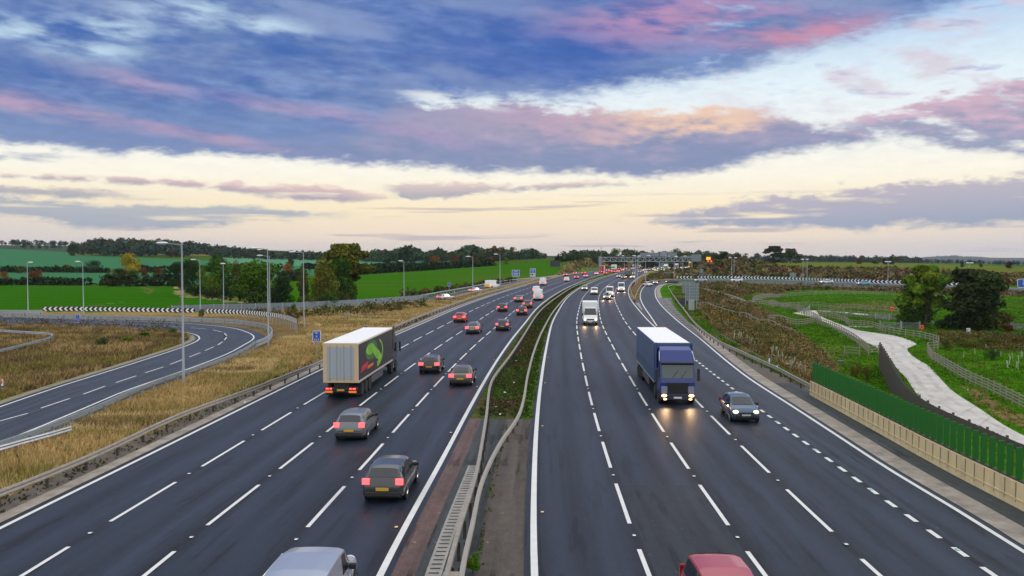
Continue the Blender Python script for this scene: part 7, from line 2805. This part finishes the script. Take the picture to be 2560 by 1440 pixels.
def tufts(name, polys, n, h, spread, cols, label, seed, blades=6, near=60, wk=1.0, cat='grass', avoid=None):
    rng = np.random.default_rng(seed)
    area = []
    for p in polys:
        P = np.array([q[:2] for q in p])
        area.append(.5 * abs(np.dot(P[:, 0], np.roll(P[:, 1], 1)) - np.dot(P[:, 1], np.roll(P[:, 0], 1))))
    area = np.array(area) / sum(area)
    pts = np.concatenate([sample_poly(rng, p, max(20, int(n * a)), near) for p, a in zip(polys, area)])
    if avoid is not None: pts = pts[~avoid(pts[:, 0], pts[:, 1])]
    n = len(pts)
    g = height(pts[:, 0], pts[:, 1])
    k = np.clip(pts[:, 1] / 60, .8, 3.0)          # farther tufts coarser
    B = blades
    base = np.repeat(np.column_stack([pts, g]), B, 0)
    kk = np.repeat(k, B)[:, None]
    a = rng.random(n * B) * 6.283
    d = np.stack([np.cos(a), np.sin(a), 0 * a], -1)
    root = base + d * (rng.random((n * B, 1)) * spread * .5) * kk
    root[:, 2] -= .02
    clump = np.repeat(.6 + .8 * vnoise(pts[:, 0], pts[:, 1], 3.0, 11), B)[:, None]
    hh = h * (.5 + .8 * rng.random((n * B, 1))) * clump
    lean = d * (.25 + .5 * rng.random((n * B, 1))) * hh
    tip = root + lean + np.array([0, 0, 1]) * hh
    w = (.020 + .022 * rng.random((n * B, 1))) * kk * wk
    side = np.stack([-np.sin(a + .6), np.cos(a + .6), 0 * a], -1) * w
    v = np.stack([root - side, root + side, tip], 1)
    cols = np.array(cols)
    ci = rng.integers(0, len(cols), n)
    # colour drifts in patches rather than per blade
    pn = vnoise(pts[:, 0], pts[:, 1], 6, 13)
    ci = np.where(rng.random(n) < .65, np.clip((pn * len(cols)).astype(int), 0, len(cols) - 1), ci)
    c = np.repeat(cols[ci], B, 0) * (.75 + .5 * rng.random((n * B, 1)))
    ob = link_mesh(name, mesh_np(name, v.reshape(-1, 3), np.arange(3 * n * B).reshape(-1, 3), foliage_mat('grass', (1, 1, 1), .12, 3), col=np.repeat(c, 3, 0)))
    tag(ob, label, cat, kind='stuff')


def scrub(name, polys, n, h, cols, label, seed, per=12, near=90, avoid=None, leaf=.16):
    """low woody weeds: each a little heap of leaf quads"""
    rng = np.random.default_rng(seed)
    area = []
    for p in polys:
        P = np.array([q[:2] for q in p])
        area.append(.5 * abs(np.dot(P[:, 0], np.roll(P[:, 1], 1)) - np.dot(P[:, 1], np.roll(P[:, 0], 1))))
    area = np.array(area) / sum(area)
    pts = np.concatenate([sample_poly(rng, p, max(20, int(n * a)), near) for p, a in zip(polys, area)])
    if avoid is not None: pts = pts[~avoid(pts[:, 0], pts[:, 1])]
    n = len(pts)
    g = height(pts[:, 0], pts[:, 1])
    k = np.clip(pts[:, 1] / 110, .8, 2.6)
    hh = h * (.35 + .9 * rng.random(n) ** 1.5) * (.6 + .8 * vnoise(pts[:, 0], pts[:, 1], 9, 21))
    u = leaf_quads(rng, (0, 0, 0), (1, 1, 1), n * per, 0.0001, shell=.2)
    cen = u.mean(1).reshape(n, per, 3)
    q = leaf_quads(rng, (0, 0, 0), (.001, .001, .001), n * per, 1.0, up=.1).reshape(n, per, 4, 3)
    off = cen * np.stack([hh * .55, hh * .55, hh * .5], -1)[:, None, :]
    off[:, :, 2] += hh[:, None] * .5
    v = q * (leaf * k)[:, None, None, None] + off[:, :, None, :] + np.column_stack([pts, g])[:, None, None, :]
    cols = np.array(cols)
    pn = vnoise(pts[:, 0], pts[:, 1], 11, 23)
    ci = np.where(rng.random(n) < .55, np.clip((pn * len(cols)).astype(int), 0, len(cols) - 1), rng.integers(0, len(cols), n))
    c = cols[ci][:, None, :] * (.65 + .7 * rng.random((n, per, 1)))
    ob = link_mesh(name, mesh_np(name, v.reshape(-1, 3), np.arange(n * per * 4).reshape(-1, 4), foliage_mat('scrub', (1, 1, 1), .12, 3), col=np.repeat(c.reshape(-1, 3), 4, 0)))
    tag(ob, label, 'undergrowth', kind='stuff')


LOOPPOLY = np.concatenate([offset(LI, -.9)[:, :2], LO[::-1, :2]])
JPOLY = np.concatenate([offset(JI, -.3)[:, :2], offset(JO, .3)[::-1, :2]])


def avoid_roads(x, y):
    s = x - herm(KY, CRX, np.clip(y, 0, 1390))
    return inpoly(x, y, LOOPPOLY) | inpoly(x, y, JPOLY) | ((s > -20.1) & (s < 17.8))


def avoid_right0(x, y):
    return inpoly(x, y, np.concatenate([offset(R5, -6)[:, :2], offset(R5, 2.0)[::-1, :2]]))


def avoid_right(x, y):
    tr_ = np.concatenate([TL[:, :2], TR[::-1, :2]])
    s = x - np.interp(y, nearR[:, 1], nearR[:, 0])
    return inpoly(x, y, tr_) | ((s < 3.4) & (y < 120)) | inpoly(x, y, np.concatenate([offset(R5, -6)[:, :2], offset(R5, 1.8)[::-1, :2]]))


GOLDS = [(.54, .38, .165), (.47, .33, .14), (.40, .28, .11), (.28, .245, .075), (.60, .45, .22), (.24, .16, .08), (.18, .185, .05)]
BROWNS = [(.27, .185, .08), (.20, .14, .06), (.36, .26, .11), (.16, .115, .055), (.21, .185, .05), (.12, .075, .045)]
VERGE = W2([(-200, 1385), (0, 1296), (450, 1078), (640, 1000), (800, 926), (1000, 832), (1200, 742), (1290, 711), (1200, 727), (1120, 744), (1066, 754), (860, 776), (745, 784), (752, 836), (700, 850), (660, 880), (560, 916), (240, 1042), (0, 1146), (-200, 1220)])
INNER = W2([(-260, 1050), (0, 1004), (150, 955), (340, 898), (480, 852), (486, 843), (462, 833), (330, 824), (150, 817), (0, 812), (-260, 808)])
tufts('grass', [VERGE], 38000, .42, .32, GOLDS, 'dry golden grass on the verge between motorway and loop', 1, 7, 60, wk=.8, avoid=avoid_roads)
tufts('grass', [INNER], 16000, .50, .34, BROWNS, 'brown dead grass inside the loop', 2, 7, 90, avoid=avoid_roads)
scrub('weeds', [VERGE], 500, .8, [(.09, .055, .035), (.12, .08, .04), (.07, .045, .03), (.14, .12, .03)], 'dark dead weed stems scattered in the dry verge', 3, 7, 60, avoid=avoid_roads, leaf=.07)
scrub('weeds', [[tuple(p) for p in np.concatenate([lane_pt('L', np.arange(26, 150, 3.0), -20.3), lane_pt('L', np.arange(26, 150, 3.0), -18.8)[::-1]])]], 900, .22, [(.06, .075, .02), (.09, .07, .03), (.05, .05, .02), (.12, .09, .04)], 'low weeds under the left crash barrier', 33, 8, 60, leaf=.06)
scrub('weeds', [INNER], 800, .9, [(.08, .05, .035), (.11, .075, .04), (.06, .07, .02), (.10, .05, .04)], 'dark dead weeds in the grass inside the loop', 4, 8, 90, avoid=avoid_roads, leaf=.09)
scrub('weeds', [W2([(-100, 816), (150, 820), (330, 826), (440, 834), (440, 828), (330, 820), (150, 814), (-100, 810)])], 260, 1.5, [(.09, .045, .04), (.11, .07, .045), (.06, .075, .02)], 'reddish dead stems lining the inner edge of the loop', 5, 9, 140, leaf=.10)
scrub('scrub', [W2([(560, 783), (745, 782), (860, 776), (960, 768), (1062, 756), (1062, 770), (960, 786), (860, 792), (745, 800)])], 420, 1.3, [(.11, .09, .03), (.07, .085, .02), (.13, .09, .04), (.05, .06, .02)], 'young planted shrubs along the foot of the grey fence', 6, 12, 160, leaf=.15)
scrub('scrub', [W2([(1000, 748), (1100, 733), (1200, 716), (1290, 703), (1290, 699), (1200, 712), (1100, 728), (1000, 744)])], 200, 1.6, [(.07, .06, .02), (.10, .07, .03), (.04, .05, .015)], 'straggling hedge plants along the foot of the hill field', 7, 12, 200, leaf=.2)
# central reserve
MEDP = [tuple(p) for p in np.concatenate([lane_pt('L', np.arange(57, 300, 3.0), -1.5), lane_pt('R', np.arange(57, 300, 3.0), 2.0)[::-1]])]
scrub('weeds', [MEDP], 5200, .26, [(.035, .075, .012), (.05, .10, .014), (.085, .055, .03), (.07, .05, .03), (.03, .055, .012), (.06, .115, .016)], 'low green and brown weeds in the central reserve', 8, 9, 75, leaf=.07)
scrub('weeds', [[tuple(p) for p in np.concatenate([lane_pt('R', np.arange(56, 300, 3.0), 1.0), lane_pt('R', np.arange(56, 300, 3.0), 2.25)[::-1]])]], 1800, .16, [(.06, .13, .012), (.075, .14, .016), (.05, .10, .012)], 'bright green grass strip beside the fast lane', 9, 9, 75, leaf=.06)
scrub('weeds', [[tuple(p) for p in np.concatenate([lane_pt('R', np.arange(25, 57, 2.0), .55), lane_pt('R', np.arange(25, 57, 2.0), .80)[::-1]])]], 70, .22, [(.05, .10, .014), (.10, .11, .02), (.04, .07, .014)], 'small weeds sprouting along the foot of the rail', 10, 9, 50, leaf=.05)
# right-hand side
SCR = PATCHES[6][1]
STRIP = PATCHES[15][1]
RCOL = [(.17, .125, .065), (.21, .155, .08), (.10, .09, .035), (.12, .11, .03), (.07, .085, .02), (.15, .10, .06), (.05, .065, .018), (.16, .12, .03)]
scrub('scrub', [SCR], 5200, 1.15, RCOL, 'brown scrub and saplings on the slope right of the barrier', 11, 13, 110, avoid=avoid_right, leaf=.13)
tufts('grass', [SCR], 9000, .6, .35, BROWNS, 'dead grass among the scrub on the right slope', 12, 6, 110, avoid=avoid_right)
PAD = W2([(1850, 745), (1975, 726), (2240, 733), (2640, 745), (2640, 1180), (2560, 1190), (2240, 1000), (2085, 945), (2090, 925), (2015, 858), (1930, 792), (1880, 768)])
GRN = [(.05, .15, .004), (.07, .19, .006), (.095, .18, .012), (.04, .12, .004), (.14, .16, .03)]
tufts('grass', [PAD], 26000, .20, .30, GRN, 'short green pasture grass on the right', 13, 6, 95, avoid=avoid_right)
STRIP2 = W2([(1693, 716), (1745, 716), (1748, 765), (1762, 795), (1802, 838), (1852, 868), (1935, 912), (2030, 962), (2020, 975), (1945, 935), (1868, 900), (1792, 862), (1742, 822), (1712, 785), (1692, 757), (1680, 735)])
tufts('grass', [STRIP2], 6000, .24, .28, GRN + [(.26, .20, .09), (.18, .16, .05)], 'patchy grass strip behind the right crash barrier', 14, 6, 95, avoid=avoid_right0)
scrub('scrub', [PATCHES[11][1]], 500, .9, [(.06, .085, .02), (.10, .085, .03), (.13, .09, .03), (.04, .06, .018)], 'planted shrubs on the grassy slope at the right edge', 15, 12, 110, leaf=.13)
scrub('scrub', [PATCHES[8][1]], 5200, 2.0, [(.13, .10, .045), (.19, .14, .075), (.065, .08, .022), (.11, .045, .032), (.055, .075, .02), (.17, .15, .025), (.23, .18, .10), (.085, .065, .035)], 'brown and reddish scrub covering the bank on the right', 16, 13, 330, leaf=.30)
SLPOLY = np.concatenate([offset(SL, -2.0)[:, :2], farR[::-1, :2]])


def avoid_island(x, y):
    s = x - herm(KY, CRX, np.clip(y, 0, 1390))
    return (s < 21.5) | inpoly(x, y, SLPOLY)


scrub('scrub', [PATCHES[7][1]], 900, .8, RCOL, 'rough scrub on the brown island before the gantry', 17, 11, 250, leaf=.2, avoid=avoid_island)
scrub('scrub', [PATCHES[17][1]], 1200, 1.5, [(.26, .19, .085), (.32, .24, .12), (.18, .15, .06), (.12, .13, .035)], 'dry scrub on the earth bank left of the gantry', 18, 11, 420, leaf=.3)

# tree shelter tubes
tubem = MB().lathe([(.055, 0), (.05, .95)], (0, 0, 0), 'z', 8).mesh('shelter_tube', M_TUBE, True)


def tubes(pts, n, label, group, jx, seed):
    rng = random.Random(seed)
    for i in range(n):
        k = rng.random() * (len(pts) - 1)
        j = int(k)
        f = k - j
        px = pts[j][0] + (pts[j + 1][0] - pts[j][0]) * f + rng.gauss(0, jx)
        py = pts[j][1] + (pts[j + 1][1] - pts[j][1]) * f + rng.gauss(0, jx * .5)
        p = at(px, py)
        if avoid_right(np.array([p.x]), np.array([p.y]))[0] and p.x > 0: continue
        o = link_mesh('tree_shelter', tubem)
        o.location = (p.x, p.y, p.z - .03)
        s = 1 + max(0, p.y / 160 - .6) * .5
        o.scale = (s, s, rng.uniform(.75, 1.1))
        o.rotation_euler = (rng.gauss(0, .10), rng.gauss(0, .10), 0)
        tag(o, label, 'tree guard', group)


tubes([(1826, 842), (1860, 850), (1890, 872), (1930, 886), (1960, 905), (1985, 925), (2010, 945)], 34, 'pale green tree guard tube in the row below the right scrub', 'tree guards below the right scrub', 6, 1)
tubes([(815, 790), (860, 794), (900, 792), (930, 784)], 18, 'pale tree guard tube in the dry grass before the grey fence', 'tree guards in the left verge', 7, 2)
tubes([(2400, 900), (2470, 885), (2530, 915), (2560, 880)], 16, 'pale tree guard tube on the grassy slope at the right edge', 'tree guards on the right slope', 14, 3)

# scraps of litter blown along the verges
lm = MB().add([(-.16, -.1, 0), (.14, -.12, .03), (.18, .1, .0), (-.1, .12, .06), (0, 0, .09)], [(0, 1, 4), (1, 2, 4), (2, 3, 4), (3, 0, 4), (3, 2, 1, 0)]).mesh('litter_scrap', mat('litter white', (.62, .64, .62), .7))
for px, py in [(650, 912), (612, 1010), (520, 948), (1240, 1022), (1272, 1010), (1262, 985), (1290, 905), (1300, 880), (1250, 1040), (905, 815), (232, 944), (1285, 960), (2050, 972), (2420, 978), (1842, 852), (1862, 862), (2180, 880), (2066, 856)]:
    p = at(px, py)
    o = link_mesh('litter_scrap', lm)
    o.location = (p.x, p.y, p.z + .12)
    o.rotation_euler = (random.uniform(-.3, .3), random.uniform(-.3, .3), random.uniform(0, 6))
    o.scale = (.6, .6, .6)
    tag(o, 'scrap of white litter lying in the grass beside the roads', 'litter', 'scraps of litter')

# ------------------------------------------------------------------ air: far things fade a little to blue
hz = MB().box((0, 3950, 45), (14000, 8300, 110)).build('haze', None)
hm = bpy.data.materials.new('haze')
hm.use_nodes = True
nt = hm.node_tree
nt.nodes.clear()
vo = nt.nodes.new('ShaderNodeVolumePrincipled')
vo.inputs['Color'].default_value = (.72, .82, 1.0, 1)
vo.inputs['Density'].default_value = .000045
vo.inputs['Anisotropy'].default_value = .2
ou = nt.nodes.new('ShaderNodeOutputMaterial')
nt.links.new(vo.outputs[0], ou.inputs['Volume'])
hz.data.materials.append(hm)
hz['kind'] = 'stuff'
hz['label'] = 'thin pale blue haze filling the air over the valley'
hz['category'] = 'haze'
hz.visible_shadow = True
